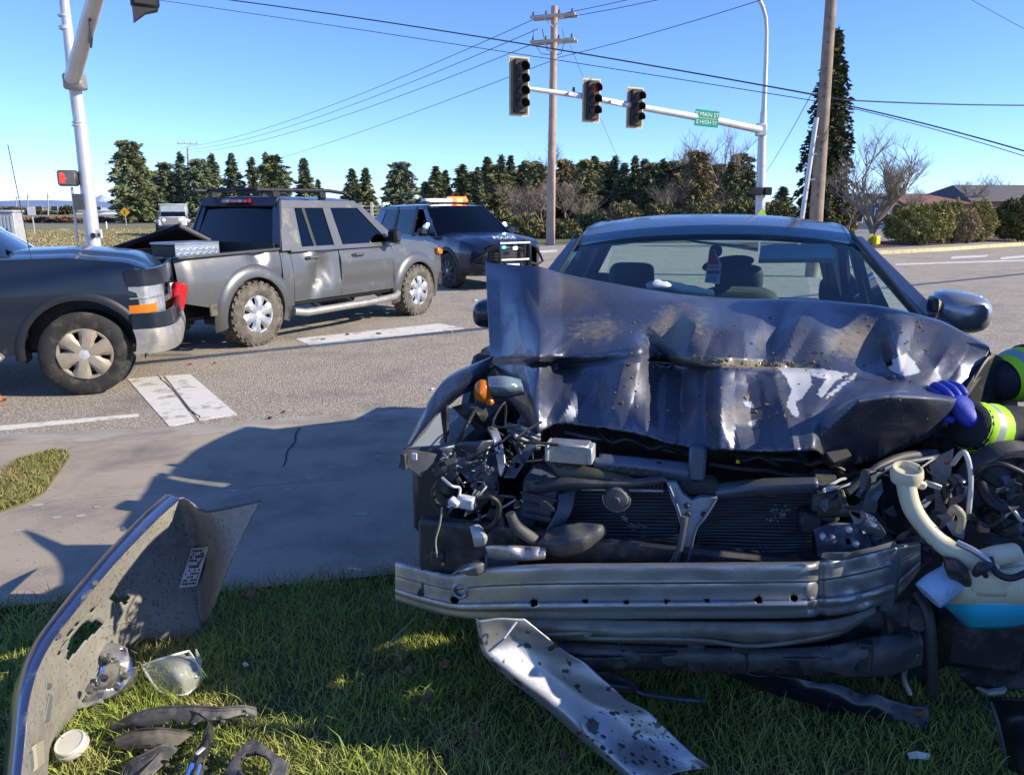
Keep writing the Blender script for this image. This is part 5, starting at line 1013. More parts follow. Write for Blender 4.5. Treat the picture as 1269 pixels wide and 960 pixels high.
def wsfn(p, u, v): return (p.x, p.y-.14*(1-(2*u-1)**2)*(1-.55*v), p.z+.05*(1-(2*u-1)**2)*v)
MB().patch([wl, wr, rr+Vector((-.02, 0, -.01)), rl+Vector((.02, 0, -.01))], 20, 10, 0, wsfn).build('windscreen', M_ws, CAR)
MB().patch([wl*.12+rl*.88+Vector((.02, -.006, 0)), wr*.12+rr*.88+Vector((-.02, -.006, 0)), rr+Vector((-.02, -.004, .0)), rl+Vector((.02, -.004, .0))], 20, 3, 0, lambda p, u, v: wsfn(p, u, lerp(.88, 1, v))).build('shade_band', glassmat('shade_band', (.2, .36, .46), .2), CAR)
for p0, p1, sd in ((wl, rl, -1), (wr, rr, 1)):
    d = p1-p0; off = Vector((sd*.025, 0, .0))
    MB().patch([p0+Vector((sd*-.035, -.012, 0)), p0+Vector((sd*.05, .02, 0)), p1+Vector((sd*.03, .05, -.012)), p1+Vector((sd*-.02, .012, -.012))] if sd > 0 else [p0+Vector((sd*.05, .02, 0)), p0+Vector((sd*-.035, -.012, 0)), p1+Vector((sd*-.02, .012, -.012)), p1+Vector((sd*.03, .05, -.012))], 3, 8, .03).build('a_pillar', M_cb, CAR)
    MB().tube([p0+Vector((sd*-.045, -.016, .004)), p0*.5+p1*.5+Vector((sd*-.035, -.014, .004)), p1+Vector((sd*-.025, -.012, .004))], .008, 6).build('windscreen_seal', MT['black'], CAR)
    MB().tube([Vector(G_roof[k_][0 if sd < 0 else -1])+Vector((sd*-.004, 0, -.014)) for k_ in range(len(G_roof))], [.012]+[.022]*(len(G_roof)-1), 8).build('roof_rail', M_cb, CAR)
    # side structure
    bx = sd*.88+.0
    MB().patch([(bx, 1.0, .25), (bx, 4.05, .3), (bx-sd*.02, 4.05, .86), (bx-sd*.02, 1.15, .90)] if sd > 0 else [(bx, 4.05, .3), (bx, 1.0, .25), (bx-sd*.02, 1.15, .90), (bx-sd*.02, 4.05, .86)], 20, 8, .03, lambda p, u, v: (p.x+sd*.05*math.sin(v*3), p.y, p.z)).build('body_side', M_cb, CAR)
    for a0, a1, nm in ((1.3, 2.2, 'front_door'), (2.22, 3.1, 'rear_door')):
        MB().patch([(bx+sd*.012, a0, .32), (bx+sd*.012, a1, .32), (bx-sd*.008, a1, .9), (bx-sd*.008, a0, .9)] if sd > 0 else [(bx+sd*.012, a1, .32), (bx+sd*.012, a0, .32), (bx-sd*.008, a0, .9), (bx-sd*.008, a1, .9)], 6, 6, .02, lambda p, u, v: (p.x+sd*.05*math.sin(v*3), p.y, p.z)).build(nm, M_cb, CAR)
    MB().tube([(bx-sd*.03, 2.2, .9), (p1.x+sd*.02, 2.25, 1.36)], .03, 6).build('b_pillar', MT['black'], CAR); MB().tube([(bx-sd*.04, 3.35, .90), (p1.x-sd*.02, 3.05, 1.36)], .06, 8).build('c_pillar', M_cb, CAR)
    MB().patch([(bx-sd*.03, 1.35, .92), (bx-sd*.03, 3.3, .90), (p1.x+sd*.02, 3.0, 1.35), (p1.x+sd*.02, 2.1, 1.36)] if sd > 0 else [(bx-sd*.03, 3.3, .90), (bx-sd*.03, 1.35, .92), (p1.x+sd*.02, 2.1, 1.36), (p1.x+sd*.02, 3.0, 1.35)], 4, 4, 0).build('side_window', M_cg, CAR)
    for a in (.80, 3.3): wheel(CAR, sd*.78, 0, .32, .22, .21, sd, MT['rubber'], MT['alloy'], 5).location = (sd*.76, a, .32)
for o in [c for c in CAR.children if c.name.startswith('wheel')]: o.rotation_euler = (0, 0, -math.pi/2)
MB().patch([(-.70, 3.65, .92), (.70, 3.65, .92), (.55, 3.15, 1.37), (-.55, 3.15, 1.37)], 6, 3, 0).build('rear_window', M_cg, CAR)
MB().sheet([[(v*.82, a, .90-.04*abs(v)**2-.05*(a-3.6)) for v in np.linspace(-1, 1, 9)] for a in (4.08, 3.9, 3.6)], .03).build('trunk_lid', M_cb, CAR); MB().box((0, 4.06, .57), (1.66, .1, .6), bev=.04).build('rear_panel', M_cb, CAR)
MB().box((0, 2.6, .22), (1.6, 2.8, .1)).build('floor', MT['black'], CAR); MB().box((bc, 3.45, .88), (1.5, .4, .04)).build('parcel_shelf', mat('shelf_grey', (.10, .10, .10), .9), CAR)
# interior
M_seat = mat('dark_seat', (.05, .053, .056), .8, var=.2)
dsh = MB().sheet([[(bc+v*.74, 1.38+.02*abs(v)+q, .93+z-.02*abs(v)) for v in np.linspace(-1, 1, 13)] for q, z in ((0, 0), (.18, .035), (.42, .02), (.5, -.1), (.52, -.3))], .02).build('dashboard', M_seat, CAR)
for px in (781, 916):
    p = cp(px, 348, 2.75); s_ = MB().pill((p.x, 2.72, .74), (.5, .18, .66), Euler((.2, 0, 0))).build('seat', M_seat, CAR); MB().pill((p.x, 2.82, 1.085), (.27, .13, .19), Euler((.15, 0, 0))).build('headrest', M_seat, s_)
for px in (740, 1040): p = cp(px, 352, 3.4); MB().pill((p.x, 3.3, 1.0), (.26, .12, .16)).build('rear_headrest', M_seat, CAR)
mi = cp(902, 327, 1.86); MB().sheet([[tuple(mi+Vector((.115*math.cos(t)*q*1.0*(1 if abs(math.cos(t)) < .5 else 1.0), -.01, .036*math.sin(t)*q+.018*math.cos(t)*q*1.0))) for t in np.linspace(0, 2*math.pi, 21)] for q in (.01, .6, .93, 1.0)], .03).build('rear_view_mirror', MT['black'], CAR)
st = cp(887, 311, 1.88); MB().lathe([(.0, -.03), (.03, -.02), (.03, .02), (0, .03)], st, (0, 1, 0), 12).build('mirror_mount', MT['black'], CAR)
tg_ = thing('hang_tag', 'red and white paper tag hanging from the rear-view mirror inside the windscreen', 'tag', CARF+Rl.transposed() @ cp(884, 351, 1.80), CY)
h0 = cp(884, 351, 1.80); lt = lambda px, py: cp(px, py, 1.80)-h0
M_tr = mat('tag_red', (.62, .03, .04), .6); M_tw = mat('tag_white', (.78, .78, .78), .6)
MB().prism([lt(879, 309), lt(885, 309), lt(894, 327), lt(892, 352), lt(873, 350), lt(877, 325)], (0, .003, 0)).build('card', M_tw, tg_); MB().prism([lt(879.5, 309.5)+Vector((0, -.003, 0)), lt(884.5, 309.5)+Vector((0, -.003, 0)), lt(891, 327)+Vector((0, -.003, 0)), lt(877.5, 328)+Vector((0, -.003, 0))], (0, .002, 0)).build('red_band', M_tr, tg_)
for y0, y1 in ((330, 331.5), (335, 339)): MB().prism([lt(877, y0)+Vector((0, -.003, 0)), lt(892, y0)+Vector((0, -.003, 0)), lt(891.5, y1)+Vector((0, -.003, 0)), lt(876.5, y1)+Vector((0, -.003, 0))], (0, .002, 0)).build('red_print', M_tr, tg_)
MB().prism([lt(876.5, 341.5)+Vector((0, -.003, 0)), lt(888, 341.5)+Vector((0, -.003, 0)), lt(887.5, 348)+Vector((0, -.003, 0)), lt(875.5, 347)+Vector((0, -.003, 0))], (0, .002, 0)).build('blue_print', mat('tag_blue', (.25, .5, .7), .6), tg_)
vz = MB().patch([cp(940, 321, 1.78), cp(1036, 320, 1.76), cp(1030, 302, 1.92), cp(944, 303, 1.94)], 6, 2, .02).build('sun_visor', mat('visor_cloth', (.30, .42, .42), .8), CAR)
ab = crom(crom(np.array([[(800, 352, 1.42), (818, 347, 1.40), (850, 353, 1.42), (884, 360, 1.44)], [(802, 358, 1.36), (820, 355, 1.33), (850, 360, 1.35), (885, 365, 1.38)], [(805, 372, 1.40), (820, 372, 1.38), (850, 374, 1.38), (880, 376, 1.4)]], float), 14, 0), 22, 1)
sheet_obj('airbag', np.array([[tuple(cp(x, y+2.2*mnoise.noise(Vector((x*.08, y*.1, 0))), a)) for x, y, a in r] for r in ab]), mat('airbag_cloth', (.68, .69, .62), .9, bump=.3, bs=40), CAR, lpx)
MB().tube([cp(858, 372, 1.3), cp(800, 374, 1.25), cp(740, 371, 1.24)], .008, 6).build('wiper', MT['black'], CAR)
MB().patch([wl+Vector((-.02, -.06, -.05)), wr+Vector((.02, -.06, -.05)), wr+Vector((0, .02, .0)), wl+Vector((0, .02, 0))], 10, 2, .02).build('cowl', MT['black'], CAR)
# door mirrors
def mirror(c, w_, h_, d_, sd, m=M_cb):
    G = []
    for t in np.linspace(0, 2*math.pi, 25):
        ct, s_ = math.cos(t), math.sin(t); k = (abs(ct)**3+abs(s_)**3)**(-1/3); row = []
        for q, dd in ((.001, -.49), (.25, -.485), (.5, -.46), (.72, -.40), (.88, -.28), (.97, -.1), (1, .12), (1, .42), (.9, .5)):
            row.append((c.x+ct*k*q*w_/2, c.y+dd*d_, c.z+s_*k*q*h_/2-.06*h_*ct*sd*(.6+s_)*q))
        G.append(row)
    mm = MB().sheet(G, .003).build('door_mirror', m, CAR); MB().box((c.x, c.y+d_*.46, c.z), (w_*.85, .01, h_*.8), bev=.004).build('mirror_glass', MT['chrome'], mm)
    MB().tube([c+Vector((-sd*w_*.30, .02, -h_*.32)), c+Vector((-sd*w_*.75, .06, -h_*.48))], .026, 8).build('mirror_foot', MT['black'], mm); return mm
M_mir = mat('grey_blue_mirror_cap', (.30, .31, .34), .28, .6, coat=.6, var=.05)
c_ = cp(1190, 388, 1.36); mirror(c_, .205, .15, .16, 1, M_mir); MB().box(c_+Vector((-.098, -.03, 0)), (.03, .1, .12), bev=.012).build('mirror_inner_trim', MT['black'], CAR)
c_ = cp(605, 388, 1.5); mirror(c_, .13, .13, .15, -1)
# ---- plates, boxes and hoses of the opened front, each placed at its own depth
def plate(name, pts, m, th=.012, parent=CAR, label=None):
    """polygon of (px, py, a) thickened rearwards"""
    return MB().prism([cp(*p) for p in pts], (0, th, 0)).build(name, m, parent, 30, label=label)
def pbox(name, x0, y0, x1, y1, a, dep, m, bev=.008, parent=CAR, rot=0):
    p, q = cp(x0, y1, a), cp(x1, y0, a); return MB().box(((p.x+q.x)/2, a+dep/2, (p.z+q.z)/2), (abs(q.x-p.x), dep, abs(q.z-p.z)), Euler((0, rot, 0)), bev).build(name, m, parent)
def hose(name, pts, r, m, parent=CAR, n=8, sub=6):
    P = crom(np.array([tuple(cp(*p)) for p in pts]), (len(pts)-1)*sub+1, 0)
    R_ = np.interp(np.linspace(0, 1, len(P)), np.linspace(0, 1, len(r)), r) if hasattr(r, '__len__') else r
    return MB().tube([Vector(p) for p in P], list(R_) if hasattr(R_, '__len__') else R_, n).build(name, m, parent, 60)
def curved(name, ctrl, m, nu=24, nv=10, th=.004, holes=(), nz=.0, sharp=45, parent=CAR, keep=None):
    C = crom(crom(np.array(ctrl, float), nu, 0), nv, 1)
    G = np.array([[tuple(cp(x, y, a+nz*mnoise.noise(Vector((x*.05, y*.05, 3))))) for x, y, a in r] for r in C]); return sheet_obj(name, G, m, parent, lpx, holes, th, sharp)
# dark engine bay behind everything
pbox('firewall', 590, 470, 1200, 700, 1.05, .05, M_dk); pbox('engine_block', 640, 500, 1010, 690, .55, .4, M_dk, .05); pbox('bay_floor', 600, 690, 1180, 800, .6, .3, M_dk)
for x0, x1 in ((600, 640), (1085, 1120)): pbox('frame_rail', x0, 690, x1, 760, .08, .9, M_in, .01)
MB().box((-.72, .62, .62), (.16, .7, .3), bev=.03).build('inner_wing', M_dk, CAR); MB().box((.80, .85, .66), (.14, .5, .34), bev=.03).build('inner_wing', M_dk, CAR)
# left fender strip and its lining
curved('fender', [[(612, 441, .75), (606, 455, .66), (614, 452, .80)], [(585, 452, .62), (588, 468, .52), (590, 480, .62)], [(565, 461, .48), (570, 480, .38), (572, 489, .48)], [(550, 472, .36), (554, 492, .26), (556, 502, .36)], [(537, 489, .24), (541, 508, .15), (544, 514, .26)], [(520, 521, .12), (523, 530, .06), (529, 532, .16)], [(505, 552, .06), (506, 553, .03), (510, 552, .09)]], M_cb, 40, 10, .004, nz=.012)
plate('fender_liner', [(546, 508, .22), (550, 506, .20), (551, 549, .20), (548, 551, .20), (506, 554, .10), (512, 545, .12)], mat('liner_grey', (.20, .22, .25), .5, .2), .004)
plate('fender_edge', [(547, 507, .19), (553, 503, .19), (554, 548, .2), (549, 550, .2)], M_dk, .02)
bk = plate('fender_bracket', [(500, 556, .06), (541, 563, .1), (536, 574, .08), (521, 590, .05), (506, 578, .05), (494, 580, .04), (497, 566, .05)], M_dk2, .006); MB().box(cp(513.5, 565.5, .045), (.014, .006, .018)).build('clip', MT['white'], bk)
pbox('fender_flange', 496, 563, 502, 582, .03, .02, M_dk2, .002)
# left headlight remains
lz = MB(); c_ = cp(598, 485, .33); lz.sheet([[tuple(c_+Vector((.028*math.cos(t)*q, -.03*(1-q**2), .038*math.sin(t)*q))) for t in np.linspace(0, 2*math.pi, 19)] for q in (.05, .5, .8, 1)], .006); lz.box(c_+Vector((.022, .004, -.03)), (.024, .03, .024), bev=.006); lz.build('turn_signal', MT['amber'], CAR)
curved('headlight_shell', [[(605, 467, .34), (606, 480, .32), (612, 492, .36)], [(625, 466, .34), (627, 481, .32), (629, 492, .36)], [(645, 470, .38), (648, 480, .36), (650, 488, .4)]], M_lens, 12, 8, .004)
curved('lamp_mount', [[(560, 505, .36), (580, 500, .34), (600, 502, .36)], [(572, 514, .34), (590, 513, .30), (606, 520, .34)], [(590, 530, .36), (604, 535, .33), (612, 545, .36)]], M_dk, 14, 10, .006, nz=.03)
# tangle of brackets, left front
curved('wing_apron', [[(543, 556, .16), (560, 575, .18), (585, 600, .2)], [(575, 548, .2), (590, 568, .22), (608, 590, .2)], [(612, 545, .24), (622, 560, .26), (628, 575, .24)]], M_in, 18, 12, .005, nz=.04)
curved('wing_apron', [[(590, 600, .12), (582, 620, .10), (575, 640, .1)], [(607, 588, .14), (597, 608, .13), (592, 632, .12)], [(628, 570, .18), (612, 600, .16), (604, 622, .15)]], M_dk2, 14, 10, .005, nz=.03, holes=[[(590, 595), (598, 592), (600, 600), (592, 603)]])
curved('lamp_bracket', [[(604, 530, .22), (612, 548, .17), (618, 580, .14), (620, 590, .13)], [(614, 527, .24), (622, 548, .18), (626, 575, .14), (622, 589, .14)]], M_al, 8, 20, .005, nz=.02)
curved('inner_bracket', [[(624, 592, .14), (636, 570, .17), (655, 550, .2)], [(638, 592, .13), (650, 574, .16), (666, 552, .2)]], M_in, 8, 16, .005, holes=[[(636, 575), (642, 571), (644, 577), (638, 581)]])
for i in range(4): hose('ribbed_duct', [(630+i*1, 527+i*6, .28), (650, 533+i*6, .25), (668, 540+i*5, .27)], .010, M_in)
pbox('relay_box', 640, 520, 672, 560, .36, .12, M_dk2, .01); plate('side_strut', [(546, 560, .25), (552, 556, .25), (620, 548, .3), (622, 556, .3), (552, 572, .25)], M_dk2, .02)
hose('cable', [(590, 505, .3), (578, 528, .2), (566, 552, .2), (562, 575, .14), (570, 600, .1)], .006, M_hose)
hose('wire_loop', [(545, 595, .05), (537, 606, .03), (540, 622, .03), (556, 632, .05)], .006, M_hose); hose('wire_loop', [(548, 592, .05), (560, 602, .02), (570, 605, .05), (566, 622, .03), (555, 628, .02)], .004, MT['galv'])
plug = MB(); plug.box(cp(563, 622, .02), (.03, .03, .018), Euler((0, .5, 0)), .004); plug.box(cp(578, 622, .04), (.05, .03, .035), Euler((0, .1, 0)), .006); plug.build('connector', mat('pale_connector', (.45, .47, .5), .5), CAR)
hose('hanging_wire', [(548, 628, .02), (545, 650, .02), (540, 670, .02), (542, 690, .02)], .0025, mat('wire_tan', (.35, .33, .2), .6)); pbox('hanging_plug', 533, 685, 548, 702, .02, .03, M_dk, .006)
hose('hose', [(590, 620, .06), (605, 615, .04), (618, 625, .05), (615, 645, .05), (600, 660, .08)], .008, M_hose)
for k in range(26):   # loose clips, ends and lumps of broken plastic
    x, y = random.choice(((random.gauss(575, 16), random.gauss(590, 22)), (random.gauss(610, 20), random.gauss(660, 18)), (random.gauss(1150, 35), random.gauss(660, 25)), (random.gauss(660, 25), random.gauss(600, 30)), (random.gauss(1040, 22), random.gauss(620, 30))))
    s_ = random.uniform(.012, .032); MB().box(cp(x, y, random.uniform(.14, .3)), (s_*random.uniform(.8, 2), s_*2, s_), Euler((random.random()*3, random.random()*3, random.random()*3)), .004).build('broken_bit', random.choice((M_dk, M_dk2, M_dk2, M_in)), CAR)
for k in range(48):   # bent scraps, tabs and torn edges
    x, y = random.choice(((random.gauss(580, 22), random.gauss(590, 30)), (random.gauss(640, 28), random.gauss(640, 26)), (random.gauss(1150, 40), random.gauss(640, 34)), (random.gauss(1060, 26), random.gauss(640, 24)), (random.gauss(1225, 24), random.gauss(620, 36))))
    a = random.uniform(.06, .26); n = random.randint(2, 4); ang_ = random.random()*6.28; G = []; p = cp(x, y, a); w_ = random.uniform(.004, .016); c_ = p.copy()
    for i in range(n+1):
        ang_ += random.uniform(-.9, .9); s_ = Vector((-math.sin(ang_), random.uniform(-.6, .6), math.cos(ang_)))*w_*random.uniform(.5, 1.4); G.append([tuple(c_-s_), tuple(c_), tuple(c_+s_)]); c_ = c_+Vector((math.cos(ang_), random.uniform(-.7, .7), math.sin(ang_)))*random.uniform(.008, .024)
    MB().sheet(G, .002).build('torn_scrap', random.choice((M_dk, M_dk, M_dk2, M_dk2, M_dk2, M_in, M_in)), CAR, 20)
for k in range(22):   # loose wiring
    x, y = random.choice(((random.gauss(590, 20), random.gauss(590, 30)), (random.gauss(1190, 40), random.gauss(620, 30)), (random.gauss(650, 30), random.gauss(560, 20)), (random.gauss(1060, 30), random.gauss(610, 20))))
    hose('wire', [(x+random.gauss(0, 20)*i*.5, y+random.gauss(0, 12), random.uniform(.1, .28)) for i in range(4)], random.uniform(.002, .0045), random.choice((M_hose, M_hose, M_dk2, MT['galv'])), n=5, sub=4)
# air box with louvres, elbow, dark arm
abx = pbox('air_box', 645, 596, 690, 646, .16, .14, M_in, .012, rot=.12)
for i in range(3): hose('louvre', [(645+i*2, 610+i*13, .145), (668+i*2, 615+i*13, .14), (690-i*2, 620+i*12, .145)], .005, M_dk2, abx)
curved('duct_side', [[(692, 612, .16), (690, 632, .14), (676, 658, .12)], [(714, 606, .2), (708, 634, .16), (690, 662, .14)]], M_in, 8, 12, .005); hose('hose_elbow', [(632, 636, .05), (640, 652, .06), (655, 664, .08), (668, 672, .1)], [.014, .017, .018], M_dk2)
curved('dark_arm', [[(660, 682, .10), (668, 672, .08), (680, 655, .12)], [(700, 690, .08), (705, 672, .05), (712, 648, .1)], [(728, 680, .1), (738, 664, .07), (742, 650, .1)], [(744, 670, .12), (750, 660, .1), (750, 652, .12)]], M_dk2, 22, 12, .006, nz=.02)
curved('torn_flange', [[(601, 676, .05), (606, 688, .04), (612, 693, .05)], [(640, 676, .05), (642, 688, .03), (645, 694, .05)], [(676, 678, .06), (676, 690, .04), (672, 692, .06)]], M_al, 18, 6, .004, nz=.02)
curved('torn_lug', [[(582, 652, .05), (586, 666, .03), (588, 677, .05)], [(592, 650, .06), (598, 664, .02), (600, 676, .05)], [(598, 655, .08), (603, 664, .04), (603, 672, .07)]], M_bare, 10, 8, .004, nz=.02)
curved('folded_corner', [[(560, 712, .03), (568, 708, .0), (580, 712, .02)], [(575, 700, .04), (588, 702, .0), (592, 712, .02)], [(592, 694, .06), (600, 698, .03), (602, 706, .05)]], M_beam, 12, 8, .004, nz=.02)
# radiators
def fins(x0, y0, x1, y1, a, n, name='radiator'):
    r = pbox(name, x0, y0, x1, y1, a+.012, .03, M_dk, .003); f = MB()
    for i in range(n):
        y = lerp(y0+4, y1-4, i/(n-1)); f.tube([cp(lerp(x0, x1, t), y+1.6*math.sin(t*5+i*.3)*(i/n), a+.004*math.sin(t*9+i)) for t in np.linspace(.01, .99, 10)], .0042, 4)
    f.build('radiator_fins', mat('radiator_fin', (.13, .133, .145), .4, .7) if 'radiator_fin' not in bpy.data.materials else bpy.data.materials['radiator_fin'], r)['kind'] = 'stuff'
    return r
def scuff(x, y, a, par):
    m = MB()
    for _ in range(5): c = cp(x+random.gauss(0, 2.2), y+random.gauss(0, 2.5), a); m.box(c, (random.uniform(.003, .009), .002, random.uniform(.002, .004)), Euler((0, random.uniform(-.6, .6), 0)))
    m.build('fin_scuff', mat('fin_scuff_grey', (.30, .31, .33), .5, .5) if 'fin_scuff_grey' not in bpy.data.materials else bpy.data.materials['fin_scuff_grey'], par)['kind'] = 'stuff'
r1 = fins(692, 604, 842, 708, .24, 24); r2 = fins(862, 610, 1008, 694, .26, 20)
for (x, y) in ((772, 640), (776, 645), (781, 652), (786, 658), (793, 650), (796, 664), (797, 652), (800, 668), (787, 652)): scuff(x, y, .236, r1)
for (x, y) in ((958, 632), (964, 628), (970, 634), (962, 640), (975, 630), (955, 645), (940, 678), (950, 680), (968, 637)): scuff(x, y, .255, r2)
hose('radiator_lip', [(722, 606, .21), (770, 607, .2), (822, 608, .21)], .0055, M_al)
gr = MB()
for i in range(22): gr.box(cp(724+i*4.6, 601, .215), (.0035, .01, .016), Euler((0, .35, 0)))
gr.build('radiator_teeth', M_dk2, CAR)['kind'] = 'stuff'
# upper tie bar and bits under the hood edge
curved('tie_bar', [[(735, 562, .2), (735, 572, .17), (735, 584, .18)], [(800, 568, .2), (800, 578, .17), (800, 590, .18)], [(858, 574, .2), (858, 586, .17), (858, 598, .18)]], M_in, 24, 8, .006, holes=[[(738, 562), (744, 562), (744, 567), (738, 567)], [(816, 571), (822, 571), (822, 576), (816, 576)]])
curved('tie_bar', [[(880, 600, .2), (880, 612, .18), (880, 618, .19)], [(940, 594, .2), (940, 604, .17), (940, 614, .19)], [(1012, 592, .2), (1014, 600, .18), (1014, 610, .2)]], M_in, 20, 8, .006)
for i in range(5): pbox('slot', 752+i*14, 577+i*1.6, 762+i*14, 583+i*1.6, .165, .01, M_dk, .001)
bx_ = pbox('latch_box', 679, 553, 729, 573, .14, .06, M_al, .004); pbox('latch_flange', 675, 550, 680, 572, .13, .06, M_bare, .003, bx_); pbox('latch_flange', 727, 556, 734, 576, .13, .06, M_bare, .003, bx_)
curved('olive_support', [[(680, 572, .17), (690, 590, .16), (690, 600, .18)], [(720, 576, .17), (730, 590, .15), (730, 600, .17)], [(780, 590, .17), (790, 597, .15), (800, 602, .17)]], mat('olive_steel', (.075, .075, .05), .5, .3), 18, 8, .006)
curved('support_wing', [[(650, 594, .15), (655, 606, .14), (660, 612, .16)], [(700, 592, .15), (705, 600, .13), (700, 606, .15)], [(760, 596, .15), (770, 600, .13), (765, 604, .15)], [(822, 590, .16), (826, 594, .14), (824, 598, .16)]], M_dk2, 26, 8, .006)
for k, (x, y) in enumerate(((742, 548), (790, 556), (905, 570), (985, 575), (1030, 590))): hose('loom', [(x, y-14, .34), (x+16, y, .30), (x+36, y-4, .3), (x+60, y+8, .32)], .008, M_hose)
for x0, y0, x1, y1 in ((700, 535, 760, 545), (690, 545, 740, 552), (815, 555, 870, 562), (880, 575, 960, 583), (905, 562, 1000, 570), (950, 583, 1010, 590)): hose('rod', [(x0, y0, .36), ((x0+x1)/2, (y0+y1)/2+2, .34), (x1, y1, .36)], .007, random.choice((M_dk2, M_in)))
pbox('yellow_tag', 912, 570, 917, 574, .3, .01, M_yb, .001); pbox('hood_latch', 852, 556, 876, 596, .16, .05, M_in, .008); pbox('latch_mechanism', 838, 596, 890, 616, .17, .06, M_dk, .012)
# Y-shaped centre brace
yb_ = plate('centre_brace', [(826, 597, .14), (838, 598, .14), (846, 612, .13), (857, 620, .13), (868, 616, .13), (878, 616, .14), (889, 618, .15), (874, 640, .13), (861, 655, .12), (852, 690, .11), (846, 704, .11), (825, 704, .11), (838, 678, .12), (844, 655, .12), (838, 632, .13), (831, 615, .13)], mat('brace_blue_steel', (.20, .24, .31), .42, .5, var=.2, dirt=((.16, .14, .12), 9, .5, .8)), .02)
hose('brace_rib', [(849, 640, .105), (846, 660, .10), (842, 680, .095), (836, 704, .095)], .009, M_dk2, yb_); hose('brace_edge', [(829, 602, .125), (840, 630, .11), (846, 655, .105), (840, 678, .1), (828, 704, .095)], .004, M_in, yb_); hose('brace_edge', [(887, 619, .13), (873, 641, .11), (862, 656, .105), (854, 690, .1), (848, 704, .095)], .004, M_in, yb_)
for x, y in ((851, 627), (853, 637), (872, 637)): MB().lathe([(.0, -.006), (.006, -.006), (.008, 0)], cp(x, y, .12), (0, 1, 0), 10).build('bolt', M_dk, yb_)
hn = cp(764, 618, .13); ho = MB().lathe([(0, -.022), (.010, -.022), (.012, -.016), (.030, -.012), (.036, 0), (.037, .02), (.02, .03)], hn, (0, 1, 0), 24).build('horn', M_dk2, CAR); MB().tube([hn+Vector((.037*math.cos(t), .004, .037*math.sin(t))) for t in np.linspace(math.pi*.95, math.pi*2.05, 16)], .003, 6).build('horn_rim', M_al, ho)
pbox('horn_bracket', 758, 594, 770, 606, .14, .02, M_dk2, .003)
# right of the radiator
curved('fan_bracket', [[(1008, 655, .16), (1012, 672, .13), (1014, 690, .14)], [(1035, 648, .16), (1040, 668, .12), (1040, 690, .13)], [(1072, 650, .18), (1080, 672, .14), (1084, 688, .15)]], M_in, 16, 12, .006, nz=.03, holes=[[(1048, 668), (1056, 668), (1056, 675), (1048, 675)]])
for x, y in ((1020, 664), (1060, 672), (1052, 655)): MB().lathe([(0, -.012), (.008, -.010), (.009, .004)], cp(x, y, .12), (0, 1, 0), 8).build('bolt', MT['galv'], CAR)
pbox('clutch_box', 1005, 605, 1045, 648, .2, .16, M_dk2, .012); pbox('clutch_ribs', 990, 640, 1020, 662, .17, .08, M_dk, .008); curved('olive_clip', [[(1012, 610, .18), (1016, 625, .16), (1012, 640, .18)], [(1045, 606, .18), (1050, 622, .16), (1056, 640, .18)]], bpy.data.materials['olive_steel'], 10, 8, .005)
curved('torn_flange', [[(1064, 632, .16), (1068, 645, .14), (1066, 655, .16)], [(1082, 640, .15), (1086, 652, .12), (1080, 662, .15)], [(1094, 656, .17), (1098, 662, .14), (1092, 670, .16)]], M_al, 12, 8, .004, nz=.03)
hose('wing_pipe', [(1050, 610, .2), (1068, 595, .22), (1090, 578, .26), (1120, 566, .32), (1160, 562, .38)], .013, M_dk2); hose('wing_seam', [(1062, 615, .19), (1082, 590, .22), (1110, 575, .26), (1140, 570, .3), (1165, 566, .34)], .008, M_in)
curved('wheel_arch_cavity', [[(1085, 585, .40), (1090, 625, .42), (1095, 660, .4)], [(1130, 575, .46), (1130, 620, .48), (1130, 660, .45)], [(1175, 570, .42), (1178, 620, .42), (1180, 665, .4)]], M_dk, 10, 8, .01)
plate('grey_wing_plate', [(1150, 572, .30), (1182, 556, .30), (1176, 610, .30), (1172, 652, .30), (1160, 658, .30), (1158, 600, .3)], mat('plate_grey', (.28, .27, .25), .55, .3, dirt=((.15, .13, .1), 9, .45, .7)), .006)
curved('right_wing', [[(1196, 490, .55), (1200, 505, .6), (1205, 560, .62)], [(1226, 440, .66), (1232, 470, .72), (1240, 540, .74)], [(1250, 452, .8), (1258, 475, .85), (1262, 540, .9)]], M_dk, 12, 8, .006)
plate('hood_side_edge', [(1226, 433, .735), (1232, 444, .74), (1196, 496, .50), (1192, 490, .49)], M_dk, .01)
# washer bottle with its filler neck
WB_ = MB().sheet(crom(crom(np.array([[tuple(cp(x, y, a)) for x, y, a in r] for r in ([(1172, 700, .10), (1168, 720, .06), (1172, 742, .06), (1180, 748, .1)], [(1195, 692, .08), (1192, 718, .02), (1196, 742, .02), (1200, 750, .08)], [(1232, 690, .08), (1230, 716, .01), (1232, 742, .01), (1234, 750, .08)], [(1276, 690, .10), (1278, 716, .03), (1280, 742, .03), (1282, 750, .1)], [(1300, 700, .2), (1302, 716, .18), (1302, 742, .18), (1302, 750, .2)])]), 24, 0), 12, 1), .01).build('washer_bottle', M_cream, CAR, 60)
curved('fluid', [[(1163, 742, .07), (1180, 757, .07), (1199, 776, .1)], [(1200, 744, .02), (1204, 760, .02), (1208, 777, .06)], [(1240, 744, .01), (1242, 760, .01), (1246, 776, .05)], [(1285, 743, .03), (1285, 758, .03), (1283, 770, .07)]], M_fluid, 22, 8, .01, parent=WB_)
curved('bottle_ridge', [[(1195, 704, .03), (1200, 712, .0), (1205, 736, .0)], [(1235, 706, .02), (1236, 712, -.01), (1238, 738, -.01)], [(1270, 700, .04), (1272, 710, .02), (1274, 736, .02)]], M_cream, 14, 8, .006, parent=WB_)
